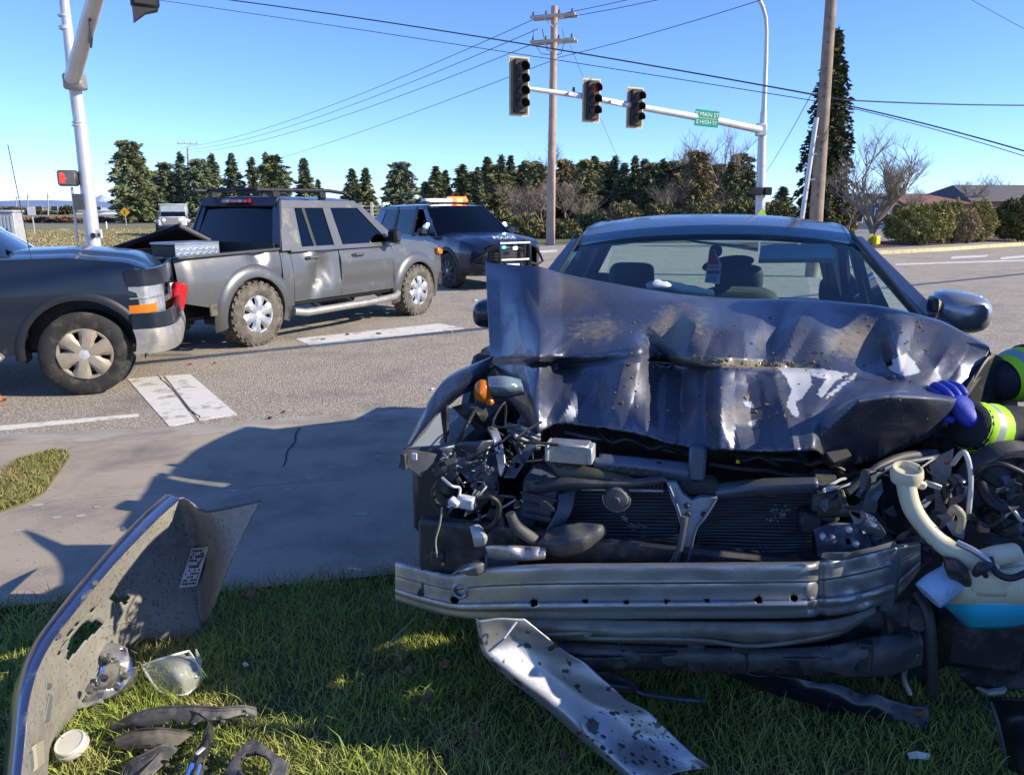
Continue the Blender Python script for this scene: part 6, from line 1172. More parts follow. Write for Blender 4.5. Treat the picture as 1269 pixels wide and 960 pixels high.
nk = hose('filler_neck', [(1124, 592, .10), (1124, 606, .09), (1130, 628, .08), (1144, 650, .07), (1166, 672, .06), (1190, 688, .04), (1212, 694, .03), (1236, 688, .03), (1258, 684, .05)], [.026, .022, .022, .021, .022, .024, .024, .024, .022], M_cream, WB_, 14)
cpq = cp(1124, 588, .10); MB().lathe([(.022, -.035), (.034, -.03), (.038, -.012), (.036, .0), (.034, .006), (.030, .006), (.028, -.008), (0, -.01)], cpq+Vector((0, 0, .012)), (0, -.25, 1), 20).build('filler_cap', M_cream, nk); MB().box(cp(1140, 600, .10), (.03, .015, .02), Euler((0, .3, 0)), .005).build('cap_tab', M_cream, nk)
MB().box(cp(1156, 601, .11), (.04, .004, .014), Euler((0, .3, 0)), .002).build('neck_bracket', M_al, nk)
hose('hose_sleeve', [(1150, 738, -.01), (1162, 728, .0), (1180, 716, .03)], [.036, .037, .034], mat('pale_blue_plastic', (.34, .48, .68), .4, var=.1, dirt=((.2, .22, .25), 12, .55, .75)), WB_, 16)
curved('pump_bracket', [[(1168, 690, .0), (1172, 706, -.02), (1180, 716, .0)], [(1185, 694, .0), (1192, 712, -.03), (1200, 726, .0)], [(1196, 704, .02), (1202, 720, .0), (1206, 732, .02)]], M_dk, 10, 8, .01, parent=WB_, nz=.03); hose('valve', [(1208, 712, -.03), (1216, 704, -.04), (1228, 700, -.03)], [.007, .014, .008], M_dk, WB_); hose('valve', [(1214, 696, -.03), (1218, 706, -.035), (1222, 714, -.03)], .006, M_dk, WB_)
hose('overflow_hose', [(1226, 690, .0), (1234, 708, -.02), (1252, 716, -.03), (1275, 708, -.02)], .008, M_hose, WB_); hose('strap', [(1186, 672, .02), (1210, 684, .0), (1236, 704, -.01)], .008, M_al, WB_)
# fan / pulley cluster at the right edge
fz = cp(1250, 606, .34); fan = MB().lathe([(.0, -.02), (.02, -.03), (.03, -.01), (.10, -.01), (.115, -.03), (.125, -.03), (.128, .03), (.1, .05)], fz, (-.2, 1, .1), 32).build('hub_disc', M_dk2, CAR); MB().tube([fz+Vector((.105*math.cos(t), -.045, .105*math.sin(t))) for t in np.linspace(0, 2*math.pi, 32)], .010, 6).build('hub_ring', M_dk, fan)
for a in (.2, 1.4, 2.6, 3.9, 5.2): MB().box(fz+Vector((.065*math.cos(a), -.03, .065*math.sin(a))), (.06, .015, .02), Euler((0, -a, 0)), .004).build('hub_rib', M_dk, fan)
for pts, r, m in (([(1180, 575, .2), (1195, 560, .16), (1203, 590, .15), (1200, 640, .14)], .006, MT['galv']), ([(1200, 600, .2), (1215, 582, .16), (1240, 575, .14), (1275, 590, .14)], .008, M_hose), ([(1175, 645, .14), (1182, 630, .1), (1192, 640, .1), (1188, 660, .1)], .010, mat('tan_hose', (.32, .28, .2), .6)), ([(1205, 640, .14), (1225, 652, .12), (1245, 640, .14)], .005, M_hose), ([(1245, 640, .1), (1255, 632, .08), (1266, 645, .08), (1275, 640, .1)], .004, MT['galv']), ([(1170, 600, .2), (1178, 625, .18), (1200, 645, .18)], .012, M_hose), ([(1215, 600, .25), (1230, 625, .2), (1265, 640, .2)], .014, M_hose)): hose('hose', pts, r, m)
pbox('fuse_block', 1178, 596, 1202, 622, .2, .06, mat('blue_black_block', (.02, .03, .07), .25, coat=.5), .01); pbox('lamp_socket', 1236, 640, 1268, 668, .2, .08, M_dk2, .012); pbox('copper_clip', 1212, 652, 1228, 660, .18, .02, mat('copper_clip', (.4, .2, .14), .5), .003)
hose('red_wire', [(1184, 568, .25), (1190, 560, .2), (1180, 572, .22), (1172, 574, .24)], .004, mat('red_wire', (.5, .06, .03), .5)); pbox('bay_back', 1175, 540, 1300, 690, .6, .03, M_dk)
# ---- bumper beam
BX = [490, 520, 560, 600, 680, 780, 880, 960, 1005, 1016, 1030, 1070, 1110, 1140]
top = np.interp(BX, [490, 520, 560, 600, 640, 780, 900, 1005, 1016, 1060, 1110, 1140], [697, 704, 712, 704, 700, 699, 698, 697, 695, 686, 676, 672])
bot = np.interp(BX, [490, 520, 560, 600, 680, 880, 1000, 1016, 1040, 1070, 1110, 1140], [742, 752, 762, 766, 766, 765, 764, 760, 762, 755, 738, 704])
da = np.interp(BX, [490, 560, 680, 960, 1005, 1016, 1040, 1110, 1140], [.14, .06, .0, -.01, .0, .035, .03, .09, .16])
prof = [(-.01, .08), (.0, .012), (.07, -.004), (.30, -.004), (.335, -.004), (.345, .010), (.38, .012), (.385, .004), (.62, .006), (.70, .006), (.73, -.010), (.80, -.012), (.86, .0), (1.0, .006), (1.01, .08)]
flat_ = np.interp(BX, [490, 600, 680, 1140], [.35, .7, 1, 1.0])
C = [[(x, lerp(t, b, q), d+k*f_) for q, k in prof] for x, t, b, d, f_ in zip(BX, top, bot, da, flat_)]
C = crom(np.array(C, float), 110, 0)
G = np.array([[tuple(cp(x, y, a+(.010*mnoise.noise(Vector((x*.06, y*.05, 0))) if x > 1000 else .002*mnoise.noise(Vector((x*.03, y*.05, 0)))))) for x, y, a in r] for r in C])
hl_ = []
for x, y, r_ in ((522, 735, 4.5), (564, 743, 5.5), (662, 747, 5), (726, 745, 3.2), (776, 746, 3.2), (826, 745, 3.2), (877, 744, 3.2), (940, 743, 5), (984, 741, 5)): hl_.append([(x+r_*math.cos(t), y+r_*math.sin(t)) for t in np.linspace(0, 6.28, 12)])
Cx = crom(np.array([[(x, lerp(t, b, q), d+k*f_) for q, k in prof] for x, t, b, d, f_ in zip(BX, top, bot, da, flat_)], float), 420, 0); Cx = crom(Cx, 60, 1, .25)
G = np.array([[tuple(cp(x, y, a+(.012*mnoise.noise(Vector((x*.05, y*.05, 0))) if x > 1000 else .003*mnoise.noise(Vector((x*.02, y*.05, 0)))))) for x, y, a in r] for r in Cx])
beam = sheet_obj('bumper_beam', G, M_beam, CAR, lpx, hl_, .004, 40)
for h in hl_: pass
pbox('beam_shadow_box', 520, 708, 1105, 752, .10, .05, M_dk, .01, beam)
ring = cp(563, 742, -.0); MB().lathe([(.016, -.008), (.020, -.012), (.026, -.006), (.027, .004)], ring+Vector((0, .055, 0)), (0, 1, 0), 20).build('mount_ring', M_beam, beam)
curved('beam_flap', [[(1018, 690, .0), (1020, 684, -.01), (1024, 690, .0)], [(1040, 694, -.01), (1046, 684, -.03), (1052, 690, -.01)], [(1075, 686, .03), (1080, 678, .0), (1084, 684, .02)], [(1106, 676, .06), (1108, 670, .05), (1112, 676, .06)]], M_al, 24, 6, .003, nz=.02)
# ---- pieces below the beam
M_olv = mat('olive_grey_alloy', (.20, .20, .17), .5, .5, dirt=((.10, .09, .07), 6, .45, .75))
curved('lower_beam', [[(640, 765, .02), (640, 778, .0), (645, 788, .02)], [(760, 768, .0), (762, 782, -.02), (765, 795, .0)], [(880, 770, .0), (880, 784, -.02), (880, 798, .0)], [(940, 770, .0), (940, 786, -.02), (940, 801, .0)], [(1030, 768, .02), (1030, 780, .0), (1030, 790, .02)], [(1085, 752, .06), (1085, 758, .05), (1080, 762, .06)]], M_olv, 40, 8, .005, nz=.012)
hose('lower_flange', [(640, 788, .0), (730, 784, -.02), (732, 790, -.02), (860, 792, -.02), (930, 800, -.02), (1000, 792, -.01), (1045, 780, .02), (1080, 760, .06)], .006, M_olv)
curved('crossmember', [[(690, 795, .04), (692, 808, .02), (700, 822, .05)], [(850, 802, .02), (850, 815, .0), (850, 828, .04)], [(1000, 802, .02), (1000, 818, .0), (1005, 836, .04)], [(1080, 790, .04), (1085, 812, .0), (1090, 836, .04)], [(1140, 782, .08), (1142, 800, .06), (1140, 822, .08)]], M_dk2, 36, 10, .01, nz=.025)
for x in (850, 905, 1060): pbox('crossmember_bracket', x, 800, x+24, 832, -.005, .03, M_dk, .004)
for x0, y0, x1, y1 in ((700, 812, 780, 828), (770, 806, 850, 826), (930, 812, 1060, 834)): curved('splash_guard', [[(x0, y0, .01), (x0, y1, .03)], [((x0+x1)/2, y0+3, -.01), ((x0+x1)/2, y1+3, .02)], [(x1, y0, .01), (x1, y1, .03)]], M_dk, 10, 5, .006, nz=.02)
hose('coolant_hose', [(1136, 735, .04), (1150, 760, .0), (1154, 800, -.02), (1156, 850, -.03), (1154, 864, -.03)], [.012, .013, .012, .010], M_hose); curved('strut_mount', [[(1095, 745, .1), (1100, 780, .08), (1110, 800, .1)], [(1125, 740, .08), (1130, 780, .05), (1140, 800, .08)]], M_dk, 10, 8, .01, nz=.03)
MB().lathe([(0, -.03), (.02, -.03), (.026, 0), (.02, .03)], cp(1135, 765, .06), (0, 1, 0), 10).build('bush', M_dk2, CAR); pbox('lower_arm', 1160, 770, 1290, 830, .3, .2, M_dk, .03)
hose('tie_rod', [(1136, 810, .06), (1120, 835, .08), (1128, 860, .08)], .006, M_al)
# ================================================================ PIECES LYING ON THE LAWN
def wsheet(ctrl, nu, nv, fn=None, tens=.5):
    """control grid of (px, py, z) -> world points"""
    C = crom(crom(np.array(ctrl, float), nu, 0, tens), nv, 1, tens)
    return np.array([[tuple(at(x, y, z=z)+(fn(x, y) if fn else Vector((0, 0, 0)))) for x, y, z in r] for r in C])
def lying(name, label, cat, ctrl_pts): # Empty at the base
    P = [at(*p[:2], z=p[2]) for p in ctrl_pts]; c = sum(P, Vector())/len(P); c.z = min(p.z for p in P); return thing(name, label, cat, c), c
def put(G, c): return G-np.array(tuple(c))
wp2 = lambda c: (lambda v: wpx(Vector(v)+c))
M_inner = mat('bumper_inner_grey', (.25, .24, .215), .8, var=.14, vs=14, bump=.25, bs=60, bd=.004, speck=((.12, .115, .105), 85, .60), dirt=((.22, .19, .14), 5, .5, .85))
M_outer = mat('bumper_outer_blue', (.05, .06, .12), .3, .5, var=.1, coat=.5, dirt=((.30, .31, .34), 9, .55, .7))
BC = [ # per station: lip, inner upper, inner middle, inner lower, lower edge
 [(22, 990, .34), (32, 990, .28), (42, 992, .17), (52, 992, .08), (58, 990, .01)],
 [(28, 930, .34), (38, 932, .28), (48, 932, .17), (56, 932, .07), (62, 928, .01)],
 [(36, 862, .35), (52, 868, .27), (66, 878, .16), (80, 886, .07), (90, 888, .01)],
 [(56, 806, .37), (76, 812, .28), (98, 826, .17), (116, 842, .07), (128, 846, .01)],
 [(92, 756, .40), (116, 760, .30), (140, 776, .18), (160, 796, .07), (170, 800, .01)],
 [(143, 695, .43), (168, 706, .32), (188, 736, .20), (204, 778, .07), (210, 794, .01)],
 [(193, 643, .45), (212, 662, .34), (228, 706, .20), (240, 764, .07), (246, 784, .01)],
 [(222, 617, .46), (236, 650, .34), (244, 696, .20), (248, 760, .07), (250, 780, .01)],
 [(250, 632, .45), (258, 662, .34), (258, 702, .22), (254, 758, .08), (252, 776, .01)],
 [(268, 632, .48), (272, 664, .37), (268, 704, .25), (258, 756, .10), (254, 774, .02)],
 [(298, 626, .54), (290, 662, .43), (276, 708, .30), (262, 752, .14), (256, 770, .05)],
 [(323, 621, .60), (302, 660, .48), (282, 706, .34), (266, 748, .18), (258, 766, .09)]]
bump, bcn = lying('bumper_cover', 'torn-off blue bumper cover standing on the grass, its grey inside facing up', 'bumper', [r[-1] for r in BC])
GB = wsheet(BC, 130, 60)
oval = lambda cx, cy, a, b, t: [(cx+a*math.cos(q)*math.cos(t)-b*math.sin(q)*math.sin(t), cy+a*math.cos(q)*math.sin(t)+b*math.sin(q)*math.cos(t)) for q in np.linspace(0, 6.28, 16)]
bh = [[(136, 742), (139, 734), (148, 732), (160, 729), (159, 747), (146, 748), (138, 747)], [(82, 818), (83, 800), (90, 786), (104, 771), (124, 767), (126, 776), (112, 788), (98, 802), (88, 814)], [(111, 756), (118, 750), (119, 753), (113, 757)]]+[oval(x, y, 4, 1.6, -.9) for x, y in ((96, 772), (86, 784), (79, 797), (74, 808))]
inner = sheet_obj('inner_shell', put(GB, bcn), M_inner, bump, wp2(bcn), bh, .004, 50)
GO = GB+np.array((-.006, .008, .002)); GO = wsheet([[(r[0][0]-k[0], r[0][1]+k[1], max(.02, r[0][2]-k[2])) for k in ((-1, 1, -.006), (5, -2, -.004), (11, -4, .004), (17, -4, .03), (21, 2, .12))] for r in BC[:8]], 70, 12)
outer = sheet_obj('painted_skin', put(GO, bcn), M_outer, bump, wp2(bcn), (), .003, 50)
MB().tube([Vector(GB[i, 0])-bcn for i in range(0, 92, 3)], .004, 6).build('torn_lip', mat('lip_purple_grey', (.17, .16, .20), .5, dirt=((.4, .38, .35), 12, .45, .6)), bump)
MB().tube([Vector(GB[i, 0])-bcn+Vector((0, 0, .001)) for i in range(92, 130, 3)], .005, 6).build('torn_lip', mat('dark_lip', (.05, .05, .06), .6), bump)
def bpt(px, py, off=.006):
    best = None
    d = [(wpx(Vector(GB[i, j]))[0]-px)**2+(wpx(Vector(GB[i, j]))[1]-py)**2 for i in range(GB.shape[0]) for j in range(0, GB.shape[1])]
    k = int(np.argmin(d)); p = Vector(GB[k//GB.shape[1], k % GB.shape[1]]); r = ray(px, py).normalized(); o = Vector((0, 0, CAM_H)); t = (p-o).dot(r); return o+r*(t-off)-bcn
stc = [bpt(222, 728), bpt(244, 726), bpt(258, 677), bpt(237, 679)]
stk = MB().patch(stc, 4, 6, .0015).build('label_sticker', mat('sticker_white', (.58, .58, .55), .6, dirt=((.35, .34, .32), 20, .5, .7)), bump)
def sp(u, v): return (stc[0]*(1-u)+stc[1]*u)*(1-v)+(stc[3]*(1-u)+stc[2]*u)*v+(ray(240, 700).normalized()*-.003)
pr = MB()
for r_ in range(11):
    v = .06+r_*.083; u = .1
    while u < .84:
        w_ = random.uniform(.05, .16); h_ = .05 if r_ not in (5, 6, 8) else .075
        if random.random() < .75: pr.add([sp(u, v), sp(min(.9, u+w_), v), sp(min(.9, u+w_), v+h_), sp(u, v+h_)], [(0, 1, 2, 3)])
        u += w_+.03
pr.build('printed_rows', mat('print_black', (.05, .05, .05), .7), stk)['kind'] = 'stuff'
# clips and ribs of the inside
for px, py in ((152, 655), (118, 722), (104, 740), (72, 788), (60, 850)): MB().lathe([(.009, 0), (.008, .012), (0, .012)], bpt(px, py), ray(px, py)*-1, 8).build('clip', M_dk2, bump)
for pts in (((60, 862), (63, 868), (60, 896), (54, 896)), ((36, 936), (44, 930), (46, 952), (38, 958))): MB().prism([bpt(*p, .012) for p in pts], (0, .01, .004)).build('mount_block', mat('mount_grey', (.16, .17, .19), .6) if 'mount_grey' not in bpy.data.materials else bpy.data.materials['mount_grey'], bump)
pl_ = MB().prism([bpt(39, 925, .03), bpt(49, 920, .03), bpt(50, 948, .03), bpt(41, 956, .03)], (.004, .012, 0)).build('mount_clip', mat('mount_tan', (.36, .33, .26), .6), bump)
rib = MB()
for a, b in (((170, 700), (228, 668)), ((228, 668), (244, 664)), ((128, 776), (168, 768)), ((168, 768), (170, 742))): rib.tube([bpt(lerp(a[0], b[0], t), lerp(a[1], b[1], t), .004) for t in np.linspace(0, 1, 6)], .003, 5)
rib.build('moulded_rib', M_inner, bump)
lw = bpt
fg = MB().prism([bpt(120, 768, .012), bpt(132, 744, .012), bpt(160, 726, .012), bpt(166, 729, .012), bpt(166, 738, .012), bpt(140, 750, .012), bpt(126, 772, .012)], (0, .004, 0)).build('lamp_bezel', mat('bezel_pale_grey', (.44, .43, .40), .7), bump) if False else None
# headlamp reflector lying against it
hp_, hc = lying('headlamp_reflector', 'broken silver headlamp reflector bowl lying on the grass by the bumper cover', 'headlamp', [(130, 840, .02)])
h0_ = at(131, 834, z=.09)-hc; axh = Vector((.05, -.62, .78))
MB().lathe([(0, -.035), (.03, -.034), (.045, -.026), (.055, -.004), (.066, .004), (.078, .0), (.084, -.02), (.08, -.05)], h0_, axh, 30).build('bowl', MT['chrome'], hp_, 50); 
Gh = wsheet([[(122, 800, .14), (140, 797, .15), (158, 803, .14)], [(108, 818, .10), (130, 830, .12), (160, 822, .11)], [(102, 842, .07), (125, 858, .06), (154, 842, .07)], [(104, 864, .04), (118, 868, .04), (140, 862, .04)], [(87, 881, .02), (104, 876, .03), (122, 872, .02)]], 36, 20)
sheet_obj('housing', put(Gh, hc), mat('silvered_plastic', (.5, .5, .52), .3, .7, var=.3, vs=22, bump=.3, bs=40, dirt=((.2, .19, .18), 16, .5, .65)), hp_, wp2(hc), [oval(130, 833, 19, 22, .3), oval(153, 806, 3.5, 3.5, 0), oval(121, 811, 3, 3, 0), oval(128, 866, 4, 3, 0)], .006)
for px, py in ((146, 852), (124, 812), (156, 838), (112, 856)): MB().lathe([(0, .02), (.008, .02), (.01, 0)], at(px, py, z=.09)-hc, axh, 8).build('adjuster', M_dk2, hp_)
MB().tube([h0_+Vector((.0, -.01, -.01)), h0_+Vector((.008, -.035, .012))], [.012, .008], 8).build('bulb_holder', M_dk, hp_); curve_ = MB().tube([h0_+axh*.012+Vector((.062*math.cos(t), .05*math.sin(t)*.78, .05*math.sin(t)*.62)) for t in np.linspace(2.2, 5.4, 14)], .007, 6).build('trim_ring', M_dk2, hp_)
bp_, bc_ = lying('broken_bracket', 'jagged black plastic bracket lying inside the torn bumper cover', 'bracket', [(96, 838, .05)])
sheet_obj('plate', put(wsheet([[(80, 842, .05), (90, 824, .08), (96, 816, .10)], [(92, 850, .04), (96, 838, .06), (104, 822, .08)], [(100, 852, .03), (106, 842, .05), (108, 826, .07)]], 14, 12, lambda x, y: Vector((0, 0, .02*mnoise.noise(Vector((x*.1, y*.1, 5)))))), bc_), M_dk, bp_, wp2(bc_), [oval(91, 840, 4, 2, 0)], .008)
MB().tube([at(80, 843, z=.05)-bc_, at(100, 853, z=.04)-bc_, at(108, 828, z=.07)-bc_], .006, 6).build('rib', M_dk2, bp_)
# clear lens
ln, lc = lying('headlamp_lens', 'clear broken headlamp lens cover lying on sunlit grass', 'lens cover', [(214, 850, .01)])
def lensm():
    m = bpy.data.materials.new('clear_plastic'); m.use_nodes = True; N = m.node_tree.nodes; b = N['Principled BSDF']; b.inputs['Base Color'].default_value = (.86, .88, .84, 1); b.inputs['Roughness'].default_value = .15; b.inputs['Alpha'].default_value = .2; return m
M_clear = lensm()
LC = [[(176, 824, .07), (192, 818, .10), (212, 812, .11), (234, 806, .10)], [(184, 838, .05), (200, 832, .10), (220, 826, .12), (242, 818, .09)], [(192, 850, .03), (206, 846, .07), (226, 842, .09), (250, 834, .06)], [(200, 858, .01), (214, 861, .02), (232, 859, .03), (249, 846, .02)]]
GL = wsheet(LC, 24, 24); sheet_obj('shell', put(GL, lc), M_clear, ln, wp2(lc), [[(226, 800), (236, 800), (234, 814), (228, 812)]], .004)
edge = [Vector(GL[0, j])-lc for j in range(0, 24, 2)]+[Vector(GL[i, -1])-lc for i in range(0, 24, 2)]+[Vector(GL[-1, j])-lc for j in range(23, -1, -2)]+[Vector(GL[i, 0])-lc for i in range(23, -1, -2)]
MB().tube(edge, .0035, 6).build('rim', mat('frosted_rim', (.75, .76, .72), .35), ln); MB().tube([at(243, 804, z=.12)-lc, at(247, 818, z=.10)-lc, at(249, 836, z=.05)-lc], [.003, .008, .004], 6).build('tab', M_clear, ln); MB().box(at(241, 838, z=.07)-lc, (.02, .012, .012), bev=.004).build('screw_boss', MT['chrome'], ln)
# dark trims
def trim(name, label, ctrl, m, holes=(), th=.008, nz=.005, nu=40, nv=14):
    t, c = lying(name, label, 'car trim', [p for r in ctrl for p in r])
    for k in range(5):
        r_ = ctrl[random.randrange(1, len(ctrl)-1)]; p_ = at(r_[-1][0], r_[-1][1], z=r_[-1][2])-c; MB().box(p_+Vector((random.uniform(-.01, .01), -.004, -.004)), (random.uniform(.008, .02), .012, random.uniform(.006, .012)), Euler((random.random(), random.random(), random.random()*3)), .002).build('tab', m, t)
    e_ = crom(np.array([r_[0] for r_ in ctrl], float), 24, 0); MB().tube([at(*q_[:2], z=q_[2]+.004)-c for q_ in e_], .003, 5).build('edge_lip', M_dk2, t)
    e_ = crom(np.array([(np.array(r_[0])+np.array(r_[1]))/2 for r_ in ctrl], float), 24, 0); MB().tube([at(*q_[:2], z=q_[2]+.003)-c for q_ in e_], .0022, 5).build('moulded_rib', m, t)
    holes = list(holes)+[oval(ctrl[k][-1][0]+random.uniform(-8, 8), ctrl[k][-1][1], random.uniform(3, 7), random.uniform(2, 4), random.random()) for k in range(1, len(ctrl)-1)]
    o = sheet_obj('strip', put(wsheet(ctrl, nu, nv, lambda x, y: Vector((0, 0, nz*mnoise.noise(Vector((x*.09, y*.09, 2))))), .2), c), m, t, wp2(c), holes, th, 22); return t, c
M_trim = mat('dusty_black_plastic', (.055, .055, .058), .6, var=.3, vs=20, dirt=((.26, .25, .23), 10, .48, .75))
t_, c_2 = trim('grille_bar', 'long dusty black trim bar lying across the other broken trims', [[(139, 898, .05), (142, 902, .04), (150, 903, .03)], [(166, 884, .08), (168, 894, .07), (172, 902, .05)], [(200, 876, .09), (202, 887, .08), (205, 896, .06)], [(240, 874, .09), (242, 883, .08), (244, 893, .06)], [(275, 876, .08), (276, 884, .07), (276, 891, .06)], [(300, 874, .07), (303, 880, .06), (304, 884, .05)], [(317, 877, .05), (318, 886, .04), (313, 890, .03)]], M_trim)
MB().tube([at(x, y, z=.085)-c_2 for x, y in ((196, 880), (225, 878), (246, 884), (258, 893))], .003, 5).build('crack_line', M_dk, t_)
t_, c_2 = trim('trim_wedge', 'wide grey-brown trim wedge lying just under the long bar', [[(143, 914, .04), (147, 924, .03), (160, 928, .02)], [(170, 904, .06), (175, 914, .06), (182, 926, .03)], [(200, 902, .07), (205, 910, .06), (206, 926, .03)], [(240, 908, .04), (232, 914, .04), (222, 922, .03)]], mat('brown_grey_plastic', (.10, .092, .08), .7, dirt=((.22, .19, .15), 9, .4, .7)))
MB().tube([at(160, 926, z=.035)-c_2, at(206, 924, z=.04)-c_2], .004, 5).build('lip', M_dk, t_)
t_, c_2 = trim('trim_strip', 'dark trim strip slanting to the bottom edge of the photo', [[(148, 970, .02), (160, 972, .02), (190, 975, .02)], [(158, 946, .05), (166, 950, .06), (188, 962, .04)], [(186, 930, .06), (196, 936, .07), (206, 944, .05)], [(206, 921, .05), (212, 924, .05), (220, 928, .04)]], M_trim)
MB().tube([at(172, 962, z=.06)-c_2, at(198, 934, z=.07)-c_2], .006, 5).build('rib', M_dk, t_)
t_, c_2 = trim('badge_strip', 'narrow black strip with a blue end, pointing at the long bar', [[(222, 975, .02), (236, 980, .03), (250, 980, .02)], [(238, 944, .05), (244, 946, .06), (252, 948, .04)], [(252, 916, .06), (256, 918, .07), (262, 920, .05)], [(259, 894, .05), (261, 894, .05), (263, 896, .04)]], M_dk)
sheet_obj('blue_face', put(wsheet([[(223, 974, .032), (240, 976, .034)], [(236, 944, .062), (250, 948, .056)]], 8, 6), c_2), mat('bright_blue_paint', (.05, .15, .5), .3, coat=.5), t_, wp2(c_2), (), .003)
MB().box(at(248, 930, z=.075)-c_2, (.012, .03, .006), Euler((0, 0, -.4)), .002).build('clip', MT['galv'], t_)
bz, bzc = lying('fog_lamp_bezel', 'black fog lamp surround with a round hole, at the bottom edge of the photo', 'lamp surround', [(318, 945, .02)])
GZ = wsheet([[(276, 962, .03), (284, 948, .06), (300, 926, .07), (312, 917, .06)], [(290, 972, .03), (300, 958, .05), (312, 940, .06), (324, 922, .07)], [(320, 985, .02), (326, 966, .04), (334, 946, .05), (338, 932, .06)], [(350, 990, .02), (354, 970, .04), (356, 954, .05), (358, 947, .05)]], 34, 34)
sheet_obj('surround', put(GZ, bzc), M_trim, bz, wp2(bzc), [oval(317, 950, 21, 17, .3)], .012); MB().tube([at(317+21*math.cos(q), 950+17*math.sin(q), z=.055)-bzc for q in np.linspace(0, 6.28, 22)], .005, 6).build('hole_rim', M_dk2, bz)
cpn, cpc = lying('plastic_disc', 'round white plastic cap lying on the grass by the bumper', 'disc', [(88, 923, .02)])
cax = Vector((-.1, -.35, 1)); MB().lathe([(0, .012), (.034, .012), (.036, .014), (.039, .014), (.041, .010), (.041, .0), (.037, -.004)], at(88, 922, z=.03)-cpc, cax, 28).build('disc', mat('cap_white', (.60, .59, .54), .6), cpn, 25); MB().lathe([(.033, .0), (.044, -.002), (.045, -.012), (.04, -.014)], at(88, 922, z=.03)-cpc, cax, 28).build('rim', mat('cap_rim', (.5, .49, .45), .5), cpn)
# aluminium blade under the beam
bl_, blc = lying('undertray_panel', 'long mud-spattered aluminium panel hanging from under the bumper beam onto the grass', 'metal panel', [(878, 945, .0)])
M_blade = mat('spattered_aluminium', (.44, .44, .45), .42, .7, var=.12, vs=10, speck=((.10, .09, .08), 26, .62), dirt=((.22, .2, .18), 6, .55, .85), bump=.15, bs=30)
BLD = [[(590, 766, .44), (594, 768, .45), (618, 766, .45), (650, 766, .44)], [(598, 808, .34), (602, 806, .36), (640, 792, .37), (690, 800, .36)], [(628, 838, .27), (634, 834, .30), (668, 824, .30), (726, 822, .30)], [(664, 866, .20), (672, 862, .23), (704, 848, .24), (764, 856, .23)], [(700, 898, .13), (708, 892, .16), (740, 874, .17), (778, 868, .19)], [(724, 918, .09), (732, 912, .12), (766, 892, .13), (806, 884, .14)], [(752, 944, .05), (760, 936, .08), (796, 914, .08), (836, 912, .09)], [(776, 964, .02), (784, 958, .05), (822, 938, .05), (866, 940, .05)], [(786, 972, .01), (798, 970, .03), (838, 956, .03), (880, 950, .02)]]
GBl = wsheet(BLD, 60, 24, lambda x, y: Vector((0, 0, .006*mnoise.noise(Vector((x*.03, y*.03, 1))))), .35)
sheet_obj('panel', put(GBl, blc), M_blade, bl_, wp2(blc), (), .003, 40)
MB().tube([at(x, y, z=z+.004)-blc for x, y, z in ((640, 770, .45), (625, 790, .42), (606, 806, .37))], .004, 6).build('fold_seam', M_al, bl_); MB().tube([at(x, y, z=z+.006)-blc for x, y, z in ((722, 896, .15), (728, 908, .135), (748, 918, .12))], .006, 6).build('torn_edge', M_bare, bl_)
on = MB()
for _ in range(90):
    u = random.uniform(.45, 1)**.8; v = random.uniform(.25, .95); i = int(u*59); j = int(v*23); p = Vector(GBl[i, j])-blc; n_ = random.randint(6, 9); r_ = random.uniform(.0012, .0028)*random.choice((1, 1, 1.6, 2.6))
    q0 = Vector(GBl[min(59, i+1), j])-Vector(GBl[i, j]); q1 = Vector(GBl[i, min(23, j+1)])-Vector(GBl[i, j]); q0.normalize(); q1.normalize(); nn = q0.cross(q1).normalized(); nn = nn if nn.z > 0 else -nn
    on.add([p+nn*.004+(q0*math.cos(t)*1.5+q1*math.sin(t))*r_*random.uniform(.7, 1.2) for t in np.linspace(0, 6.28, n_, endpoint=False)], [tuple(range(n_))])
on.build('mud_spots', mat('mud_spot', (.055, .05, .048), .8), bl_)['kind'] = 'stuff'
# rods and shards under the car
sh, shc = lying('splash_shield', 'broken glossy black splash shield shard lying under the right of the beam', 'car part', [(1150, 905, .01)])
sheet_obj('shard', put(wsheet([[(900, 832, .14), (905, 838, .10), (930, 848, .05)], [(980, 838, .12), (985, 850, .09), (1000, 872, .03)], [(1050, 852, .10), (1052, 868, .07), (1062, 886, .02)], [(1110, 866, .08), (1112, 880, .05), (1118, 896, .02)], [(1150, 872, .08), (1152, 888, .05), (1148, 908, .01)]], 40, 14, lambda x, y: Vector((0, 0, .02*mnoise.noise(Vector((x*.04, y*.05, 2)))))), shc), mat('shield_black', (.012, .012, .02), .28, coat=.3), sh, wp2(shc), (), .006)
MB().tube([at(x, y, z=z)-shc for x, y, z in ((1128, 880, .05), (1140, 884, .05), (1150, 880, .06))], [.010, .016, .008], 7).build('rusty_end', mat('rust', (.20, .09, .05), .9), sh)
rd, rdc = lying('loose_rod', 'thin grey rod lying on the dark grass under the beam', 'rod', [(790, 858, .03), (868, 868, .03)])
MB().tube([at(x, y, z=.03)-rdc for x, y in ((780, 852), (800, 860), (830, 864), (868, 868))], .008, 8).build('rod', M_in, rd); MB().tube([at(868, 868, z=.03)-rdc, at(872, 867, z=.03)-rdc], .011, 8).build('end_cap', M_dk2, rd)
sd_, sdc = lying('plastic_shard', 'dark blue plastic shard lying on the grass under the middle of the beam', 'car part', [(740, 850, .03)])
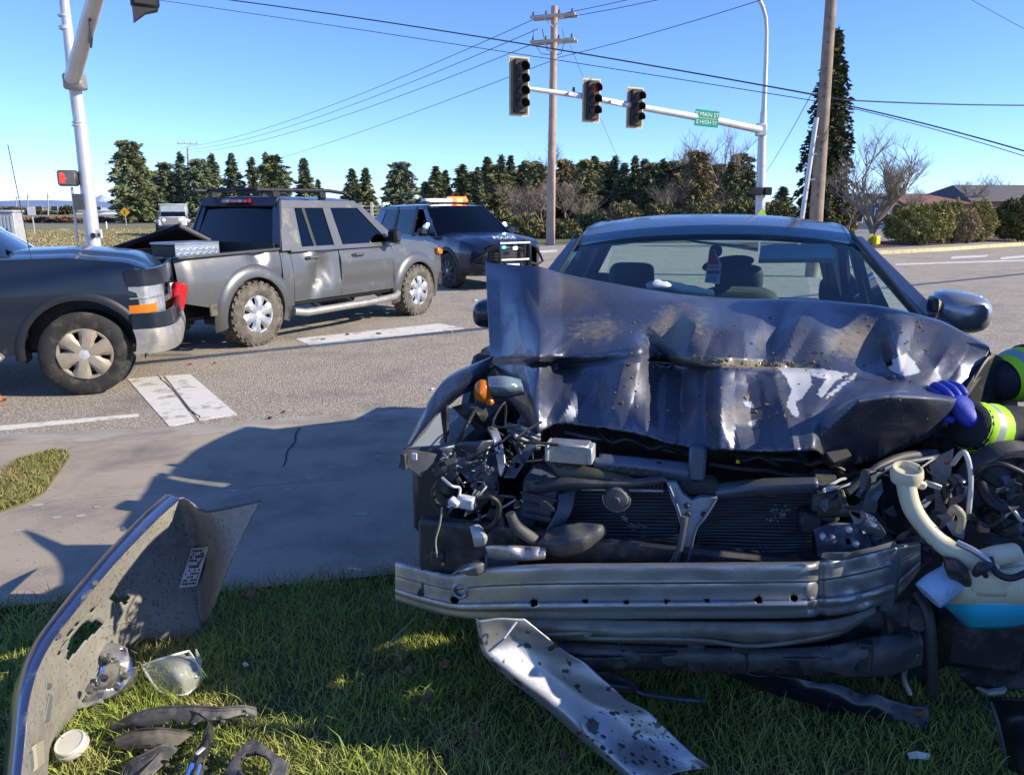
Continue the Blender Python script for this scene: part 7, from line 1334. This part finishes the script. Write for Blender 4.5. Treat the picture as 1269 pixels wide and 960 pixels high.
sheet_obj('shard', put(wsheet([[(690, 826, .06), (720, 830, .07), (760, 832, .08)], [(720, 842, .03), (750, 846, .05), (790, 848, .04)], [(760, 856, .02), (780, 858, .03), (800, 862, .02)]], 18, 10), sdc), M_dk, sd_, wp2(sdc), (), .006); MB().tube([at(700, 840, z=.05)-sdc, at(780, 852, z=.05)-sdc], .005, 5).build('rib', M_in, sd_)
fl, flc = lying('fender_flap', 'dark curved fender flap lying at the bottom right corner', 'car part', [(1250, 945, .02)])
sheet_obj('flap', put(wsheet([[(1226, 866, .16), (1240, 864, .20), (1275, 866, .22)], [(1236, 896, .10), (1256, 890, .14), (1290, 890, .16)], [(1244, 930, .05), (1262, 926, .10), (1296, 925, .12)], [(1248, 952, .02), (1268, 958, .06), (1300, 960, .08)]], 20, 14), flc), mat('flap_black', (.012, .012, .013), .4), fl, wp2(flc), (), .006); MB().tube([at(1228, 868, z=.165)-flc, at(1238, 898, z=.105)-flc, at(1246, 932, z=.055)-flc, at(1250, 952, z=.025)-flc], .006, 6).build('edge', M_dk2, fl)
wl_, wlc = lying('wheel_liner', 'dark wheel liner with a pale lit edge under the right of the car', 'car part', [(1235, 850, .05)])
sheet_obj('liner', put(wsheet([[(1160, 800, .20), (1180, 790, .26), (1290, 790, .26)], [(1190, 838, .12), (1220, 830, .14), (1290, 822, .16)], [(1206, 856, .06), (1236, 856, .07), (1290, 850, .1)]], 16, 12), wlc), M_dk, wl_, wp2(wlc), (), .008); MB().tube([at(x, y, z=.08)-wlc for x, y in ((1208, 850), (1224, 858), (1240, 856), (1253, 844))], [.005, .012, .012, .005], 8).build('lit_edge', M_al, wl_)
# crumbs: leaves, twig, paper
M_leaf = mat('dead_leaf', (.22, .12, .06), .8, var=.3)
for k, (px, py, s_) in enumerate(((528, 872, .03), (700, 943, .03), (588, 918, .025), (310, 742, .03), (505, 838, .02), (548, 828, .018))):
    G = [[((u-.5)*s_*2, (v-.5)*s_*1.0*(1-abs(2*u-1)**2+.1), .02+.012*math.sin(u*5+v*3)) for v in np.linspace(0, 1, 5)] for u in np.linspace(0, 1, 7)]
    o = MB().sheet(G, .0008).build('dead_leaf', M_leaf, None, label='small brown dead leaf on the dark grass, %s' % ['between twig and aluminium panel', 'left of the panel tip', 'nearest the panel middle', 'at the pavement edge', 'below the pale twig', 'just right of the pale twig'][k], cat='leaf', group='dead leaves on the lawn'); o.location = at(px, py, z=.03); o.rotation_euler = (random.uniform(-.3, .3), random.uniform(-.3, .3), random.random()*6)
based(MB().tube([at(476, 802, z=.05), at(497, 782, z=.07), at(517, 763, z=.06)], [.002, .003, .002], 6), 'twig', mat('dry_twig', (.42, .36, .26), .9), 'pale dry twig lying on the grass left of the beam', 'twig')
based(MB().sheet([[tuple(at(x, y, z=z)) for x, y, z in r] for r in ([(1124, 932, .04), (1136, 930, .06), (1153, 934, .05)], [(1127, 940, .03), (1138, 939, .05), (1150, 941, .03)])], .003), 'white_fragment', MT['white'], 'small white plastic fragment on the grass at the bottom right', 'fragment')
based(MB().sheet([[tuple(at(x, y, z=z)) for x, y, z in r] for r in ([(300, 822, .04), (304, 820, .05)], [(303, 826, .03), (308, 824, .04)])], .003), 'white_fragment', MT['white'], 'tiny white fragment on the dark grass right of the clear lens', 'fragment')
for k, (px, py, s_, m) in enumerate(((335, 518, .035, M_dk), (352, 510, .02, M_dk), (267, 449, .03, 'red'), (236, 451, .025, 'red'), (430, 414, .05, M_dk2), (470, 413, .05, M_dk2), (560, 411, .02, 'pale'), (555, 484, .03, 'pale'), (535, 482, .03, 'pale'), (300, 418, .14, 'pale'), (400, 420, .03, M_dk), (590, 372, .06, 'pale'), (620, 395, .05, M_dk))):
    mm = {'red': MT['redlens'], 'pale': MT['white']}.get(m, m) if isinstance(m, str) else m
    mb = MB(); p = at(px, py, z=ROAD+.012)
    for q in range(3): mb.box(p+Vector((random.uniform(-s_, s_)*.5, random.uniform(-s_, s_)*.4, 0)), (s_*random.uniform(.5, 1.3), s_*random.uniform(.3, .7), .014), Euler((random.random()*.4, random.random()*.4, random.random()*6)), .003)
    based(mb, 'crash_debris', mm, '%s scrap of crash debris on the road, %s' % ('red lens' if m == 'red' else ('pale' if m == 'pale' else 'black'), ['between crosswalk bars and pavement', 'second from the pavement edge', 'right of the road shadow start', 'nearest the front bumper', 'on the long crosswalk bar', 'mid crosswalk bar', 'right end of the crosswalk bar', 'near the fender, right one', 'near the fender, left one', 'under the pickup tail', 'left of the long crosswalk bar', 'near the police wheel', 'beside the door mirror'][k]), 'debris', 'crash debris on the road')
cn = thing('traffic_cone', 'sliver of an orange traffic cone at the left edge by the off-roader wheel', 'cone', at(-4, 497, z=ROAD)); MB().lathe([(.13, .02), (.12, .03), (.03, .40), (0, .41)], (0, 0, 0), (0, 0, 1), 18).build('cone', mat('cone_orange', (.75, .13, .02), .5), cn); cn.scale = (.35, .35, .35); MB().box((0, 0, .012), (.32, .32, .024), bev=.008).build('foot', M_dk, cn)
# ================================================================ GRASS
def blades(name, xy, zf, h, w_, m, parent=None, lean=.5):
    n = len(xy); a = rng.uniform(0, 6.283, n); b = rng.uniform(0, 6.283, n); hh = h*rng.uniform(.45, 1.3, n); ww = w_*rng.uniform(.6, 1.3, n); ln = lean*hh*rng.uniform(.2, 1.5, n)
    base = np.column_stack([xy, zf(xy[:, 0], xy[:, 1])]); s_ = np.column_stack([np.cos(a), np.sin(a), np.zeros(n)])*ww[:, None]; d = np.column_stack([np.cos(b), np.sin(b), np.zeros(n)])*ln[:, None]; up = np.zeros((n, 3)); up[:, 2] = hh
    V_ = np.stack([base-s_, base+s_, base+s_*.8+d*.35+up*.6, base-s_*.8+d*.35+up*.6, base+d+up*.95], 1).reshape(-1, 3).astype(np.float32)
    me = bpy.data.meshes.new(name); me.vertices.add(5*n); me.vertices.foreach_set('co', V_.ravel()); k = np.arange(n, dtype=np.int32)*5
    L_ = np.stack([k, k+1, k+2, k+3, k+3, k+2, k+4], 1).ravel(); me.loops.add(7*n); me.loops.foreach_set('vertex_index', L_.astype(np.int32))
    me.polygons.add(2*n); q = np.arange(n, dtype=np.int32)*7; me.polygons.foreach_set('loop_start', np.stack([q, q+4], 1).ravel().astype(np.int32)); me.polygons.foreach_set('loop_total', np.tile(np.array([4, 3], np.int32), n)); me.update(calc_edges=True)
    me.materials.append(m); o = bpy.data.objects.new(name, me); COL.objects.link(o); return tag(o, kind='stuff')
def grassmat(name, c, c2, tip):
    m = bpy.data.materials.new(name); m.use_nodes = True; t = m.node_tree; N = t.nodes; L = t.links; b = N['Principled BSDF']; b.inputs['Roughness'].default_value = .6; b.inputs['Specular IOR Level'].default_value = .25
    g = N.new('ShaderNodeNewGeometry'); tc = N.new('ShaderNodeTexCoord'); n1 = N.new('ShaderNodeTexNoise'); n1.inputs['Scale'].default_value = 3.5; n1.inputs['Detail'].default_value = 5; L.new(tc.outputs['Object'], n1.inputs['Vector'])
    mx = N.new('ShaderNodeMix'); mx.data_type = 'RGBA'; mx.inputs[6].default_value = (*c, 1); mx.inputs[7].default_value = (*c2, 1); L.new(g.outputs['Random Per Island'], mx.inputs[0])
    mr = N.new('ShaderNodeMapRange'); mr.inputs[1].default_value = .5; mr.inputs[2].default_value = .75; L.new(n1.outputs['Fac'], mr.inputs[0]); m2 = N.new('ShaderNodeMix'); m2.data_type = 'RGBA'; m2.inputs[7].default_value = (*tip, 1); L.new(mr.outputs[0], m2.inputs[0]); L.new(mx.outputs[2], m2.inputs[6])
    L.new(m2.outputs[2], b.inputs['Base Color']); return m
MG = grassmat('lawn_grass', (.20, .30, .05), (.37, .43, .09), (.50, .45, .16))
def lz_(x, y): return .012*np.sin(x*3.1+y*2)+.01*np.sin(y*5.3-x*2.2)-.016
nx_, ny_ = [p[0] for p in near], [p[1] for p in near]
N_ = 150000; xy = np.column_stack([rng.uniform(-2.6, 2.5, N_), rng.uniform(1.45, 3.5, N_)]); edge_y = np.interp(xy[:, 0], nx_, ny_)+.02*np.sin(xy[:, 0]*21)+.015*np.sin(xy[:, 0]*57); xy = xy[xy[:, 1] < edge_y]
cl = np.sin(xy[:, 0]*9+np.sin(xy[:, 1]*7)*2)*np.sin(xy[:, 1]*11+1.3*np.sin(xy[:, 0]*5)); keep_ = rng.random(len(xy)) < .72+.28*cl; xy = xy[keep_]
blades('lawn_grass', xy, lz_, .042, .0016, MG, lean=1.0)
N_ = 9000; xy = np.column_stack([rng.uniform(-2.6, 2.5, N_), rng.uniform(1.45, 3.3, N_)]); xy = xy[xy[:, 1] < np.interp(xy[:, 0], nx_, ny_)]
blades('tall_grass', xy, lz_, .078, .0014, MG, lean=.8)
N_ = 26000; xy = np.column_stack([rng.uniform(-2.6, 2.5, N_), rng.uniform(1.45, 3.3, N_)]); xy = xy[xy[:, 1] < np.interp(xy[:, 0], nx_, ny_)]; xy = xy[(np.sin(xy[:, 0]*13+1)*np.sin(xy[:, 1]*17+xy[:, 0]*4) > -.2)]
blades('dead_thatch', xy, lambda x, y: lz_(x, y)+.006, .022, .0013, grassmat('dead_thatch', (.30, .25, .13), (.42, .36, .20), (.20, .15, .08)), lean=2.2)
N_ = 2500; xx = rng.uniform(-2.6, 2, N_); xy = np.column_stack([xx, np.interp(xx, nx_, ny_)+rng.normal(0, .03, N_)]); blades('edge_grass', xy, lambda x, y: np.full(len(x), -.02), .05, .0014, grassmat('edge_grass', (.16, .15, .06), (.30, .24, .12), (.12, .10, .07)), lean=1.2)
SP = [(p.x, p.y) for p in pl]; xs_, ys_ = [p[0] for p in SP], [p[1] for p in SP]; N_ = 9000; c_xy = np.column_stack([rng.uniform(min(xs_), max(xs_), N_), rng.uniform(min(ys_), max(ys_), N_)]); c_xy = np.array([q for q in c_xy if inpoly(q[0], q[1], SP)])
blades('strip_grass', c_xy, lambda x, y: np.array([walkz(a, b)+.012 for a, b in zip(x, y)]), .035, .003, grassmat('strip_grass', (.15, .18, .05), (.30, .27, .09), (.33, .25, .12)), lean=1.2)
vp_ = vp; xs_, ys_ = [p[0] for p in vp_], [p[1] for p in vp_]; N_ = 60000; c_xy = np.column_stack([rng.uniform(-40, max(xs_), N_), rng.uniform(min(ys_), max(ys_), N_)]); c_xy = np.array([q for q in c_xy if inpoly(q[0], q[1], vp_)])
if len(c_xy): blades('verge_grass', c_xy, lambda x, y: np.full(len(x), -.08), .07, .03, grassmat('verge_grass', (.30, .24, .11), (.38, .32, .17), (.16, .18, .06)), lean=1)
# ================================================================ FIREFIGHTER (only the forearms reach into the picture)
def skin(name, V_, E_, R_, m, parent, sub=2, root=0):
    me = bpy.data.meshes.new(name); me.from_pydata([tuple(v) for v in V_], E_, []); me.materials.append(m); o = bpy.data.objects.new(name, me); COL.objects.link(o); o.parent = parent
    md = o.modifiers.new('skin', 'SKIN'); md.use_smooth_shade = True
    for i, r in enumerate(R_): me.skin_vertices[0].data[i].radius = (r, r) if not hasattr(r, '__len__') else r
    me.skin_vertices[0].data[root].use_root = True
    if sub: s2 = o.modifiers.new('sub', 'SUBSURF'); s2.levels = sub; s2.render_levels = sub
    return o
FF = thing('person', 'firefighter in dark turnout coat with lime bands and blue gloves reaching into the engine bay', 'person', (2.05, 2.35, 0))
fo = Vector(FF.location); q = lambda *p: Vector(p)-fo
wr1 = at(1198, 526, Y=2.00); el1 = at(1345, 572, Y=2.16); wr2 = at(1224, 476, Y=2.30); el2 = at(1345, 440, Y=2.42)
sh1, sh2, ch, ne, hd_, pe = Vector((1.98, 2.20, 1.30)), Vector((1.98, 2.66, 1.30)), Vector((2.02, 2.42, 1.28)), Vector((1.88, 2.42, 1.42)), Vector((1.80, 2.42, 1.55)), Vector((2.32, 2.42, .95))
sp_ = (ch+pe)/2
k1, k2, f1, f2 = Vector((2.24, 2.30, .48)), Vector((2.36, 2.56, .48)), Vector((2.34, 2.28, .06)), Vector((2.48, 2.58, .06))
t1, t2 = f1+Vector((-.16, 0, -.02)), f2+Vector((-.16, 0, -.02))
SKV = [pe, sp_, ch, ne, hd_, sh1, el1, wr1, sh2, el2, wr2, k1, f1, t1, k2, f2, t2]; SKE = [(0, 1), (1, 2), (2, 3), (3, 4), (2, 5), (5, 6), (6, 7), (2, 8), (8, 9), (9, 10), (0, 11), (11, 12), (12, 13), (0, 14), (14, 15), (15, 16)]
M_skin = mat('skin', (.55, .36, .27), .55); M_coat = mat('turnout_navy', (.014, .017, .024), .85, var=.3, vs=30, bump=.5, bs=45, bd=.006); M_band = mat('lime_band', (.42, .80, .02), .6, var=.05, emis=None); M_ref = mat('silver_band', (.36, .42, .46), .4, .3); M_glove = mat('blue_nitrile_glove', (.022, .045, .38), .55, var=.2, vs=20, bump=.25, bs=50, bd=.004)
skin('body', [q(*v) for v in SKV], SKE, [.15, .14, .15, .06, .095, .06, .042, .03, .06, .042, .03, .065, .045, .035, .065, .045, .035], M_skin, FF)
skin('coat', [q(*v) for v in SKV[:4]+[SKV[5], SKV[6], SKV[8], SKV[9]]]+[q(*(pe+Vector((.02, 0, -.2))))], [(0, 1), (1, 2), (2, 3), (2, 4), (4, 5), (2, 6), (6, 7), (0, 8)], [.21, .20, .20, .095, .11, .075, .11, .075, .2], M_coat, FF)
skin('trousers', [q(*v) for v in (pe, k1, f1, k2, f2)], [(0, 1), (1, 2), (0, 3), (3, 4)], [.19, .105, .09, .105, .09], M_coat, FF)
def sleeve(w_, e_, r0, r1, nm):
    d = (e_-w_).normalized(); Ls = (e_-w_).length
    # cuff, wrinkled sleeve over the skin mesh and the reflective bands
    mb = MB(); pts = [w_+d*t*Ls for t in np.linspace(-.02, 1, 22)]; mb.tube(pts, [lerp(r0, r1, min(1, t*1.6)**.7)+.006*math.sin(t*21)+.004*math.sin(t*47) for t in np.linspace(0, 1, 22)], 20)
    mb.v = [tuple(Vector(v)-fo+Vector((0, 0, .006*mnoise.noise(Vector(v)*16)))) for v in mb.v]; s_ = mb.build('sleeve', M_coat, FF, 70)
    for a, b, m in nm:
        bb = MB().tube([w_+d*t-fo for t in np.linspace(a, b, 5)], [lerp(r0, r1, min(1, t/Ls*1.6)**.7)+.008+.003*math.sin(t*70) for t in np.linspace(a, b, 5)], 24, False); bb.build('reflective_band', m, s_, 70)
    return s_
sleeve(wr1+(el1-wr1).normalized()*.0, el1, .048, .108, ((.010, .034, M_band), (.034, .058, M_ref), (.058, .084, M_band)))
sleeve(wr2+(el2-wr2).normalized()*.0, el2, .040, .098, ((.055, .085, M_band), (.085, .112, M_ref), (.112, .14, M_band)))
def hand(w_, d, up, sd):
    d = d.normalized(); s_ = d.cross(up).normalized()*sd; u = s_.cross(d).normalized()*sd
    P = lambda a, b, c: w_+d*a+s_*b+u*c-fo
    V_ = [P(-.03, 0, 0), P(.03, 0, 0), P(.075, 0, .004)]; E_ = [(0, 1), (1, 2)]; R_ = [(.036, .030), (.042, .026), (.040, .022)]
    h = skin('glove', V_, E_, R_, M_glove, FF)
    for b, ln, c in ((-.030, .072, .0), (-.010, .082, .004), (.010, .077, .002), (.029, .060, -.002)):
        f0, fa, fb, fc = P(.060, b*.95, c), P(.09, b, c), P(.09+ln*.5, b*.95, c-.03), P(.09+ln*.62, b*.9, c-.066); skin('finger', [f0, fa, fb, fc], [(0, 1), (1, 2), (2, 3)], [.0118, .0118, .0108, .0095], M_glove, h)
    skin('thumb', [P(.01, -.03, -.004), P(.035, -.055, -.016), P(.07, -.062, -.034), P(.09, -.055, -.05)], [(0, 1), (1, 2), (2, 3)], [.013, .0125, .011, .009], M_glove, h)
    for t in range(2): skin
    return h
hand(wr1+Vector((.0, -.01, .02)), Vector((-.28, .62, .62)), Vector((-.25, -.75, .6)), 1); hand(wr2+Vector((-.02, 0, -.01)), Vector((-.62, .1, -.62)), Vector((-.2, -.8, .5)), -1)
hm = MB(); hm.lathe([(.17, -.02), (.175, .0), (.13, .03), (.125, .08), (.09, .14), (0, .165)], hd_-fo+Vector((0, 0, .05)), (-.3, 0, 1), 24); hm.build('helmet', mat('helmet_dark', (.02, .03, .06), .35, coat=.5), FF)
for k_ in (-1, 1): MB().lathe([(0, 0), (.012, .004), (.016, 0)], hd_-fo+Vector((-.085, k_*.033, .005)), (-1, 0, 0), 10).build('eye', MT['white'], FF)
MB().box(hd_-fo+Vector((-.10, 0, -.02)), (.03, .03, .045), bev=.012).build('nose', M_skin, FF); MB().box(hd_-fo+Vector((-.088, 0, -.055)), (.01, .045, .012), bev=.004).build('mouth', mat('lips', (.4, .2, .17), .6), FF)
for f in (f1, f2): MB().box(f-fo+Vector((-.06, 0, -.0)), (.3, .12, .12), bev=.04).build('boot', M_dk, FF)
# ================================================================ OUTSIDE THE FRAME: cable and poles added to throw the thin line across the road
tt_ = math.tan(SUN_EL); kh = math.hypot(sun_dir.x, sun_dir.y); kx = -sun_dir.x/kh; ky = -sun_dir.y/kh
s0, s1 = at(150, 451, z=ROAD), at(600, 406, z=ROAD); hN = 5.9
def lift(p, h): n_ = h/tt_; return Vector((p.x-kx*n_, p.y-ky*n_, ROAD+h))
g0, g1 = lift(s0, hN), lift(s1, hN); d_ = g1-g0; q0, q1 = g0-d_*2.6, g1+d_*4.6
wire('overhead_cable', q0, q1, .05, .055, 'thick cable bundle added above the camera, out of view, for its road shadow', n=40)
for e_, nm in ((q0, 'wooden pole added behind the photographer to carry the shadow-throwing cable bundle'), (q1, 'wooden pole added far outside the picture on the right for the cable bundle')):
    u_ = thing('utility_pole', nm, 'pole', (e_.x, e_.y, ROAD)); MB().tube([Vector((0, 0, 0)), Vector((0, 0, 3)), Vector((0, 0, e_.z-ROAD+.4))], [.16, .15, .12], 12).build('pole', MT['wood'], u_); MB().box((0, 0, e_.z-ROAD), (.5, .12, .12), bev=.02).build('crossarm', MT['arm'], u_)
# unseen box vehicle added outside the frame on the right; it shades the open engine bay and the lawn in front of the car
AM = thing('shade_vehicle', 'white box-bodied stand-in vehicle added outside the picture to shade the wreck', 'shade_vehicle', (4.75, -.30, 0), math.pi/2)
am = lambda c, d, nm, m, par=AM, bv=.05: MB().box(c, d, None, bv).build(nm, m, par)
am((.0, 0, 1.35), (4.3, 2.25, 1.8), 'box_body', MT['white'])
am((-.1, 0, .42), (4.0, 1.9, .1), 'chassis', MT['black'])
for x in (-1.4, 1.3):
    for sd in (-1, 1): wheel(AM, x, sd*.95, .38, .25, .22, sd, MT['rubber'], MT['alloy'], 6)
for x in (-.8, .6): am((x, 1.13, 1.9), (.8, .03, .5), 'window', MT['tint'], AM, .01)
am((0, 1.135, 1.35), (4.2, .02, .2), 'side_stripe', MT['redlens'], AM, .004); am((-1.2, 0, 2.29), (.3, 1.4, .08), 'light_bar', MT['redlens'], AM, .02)
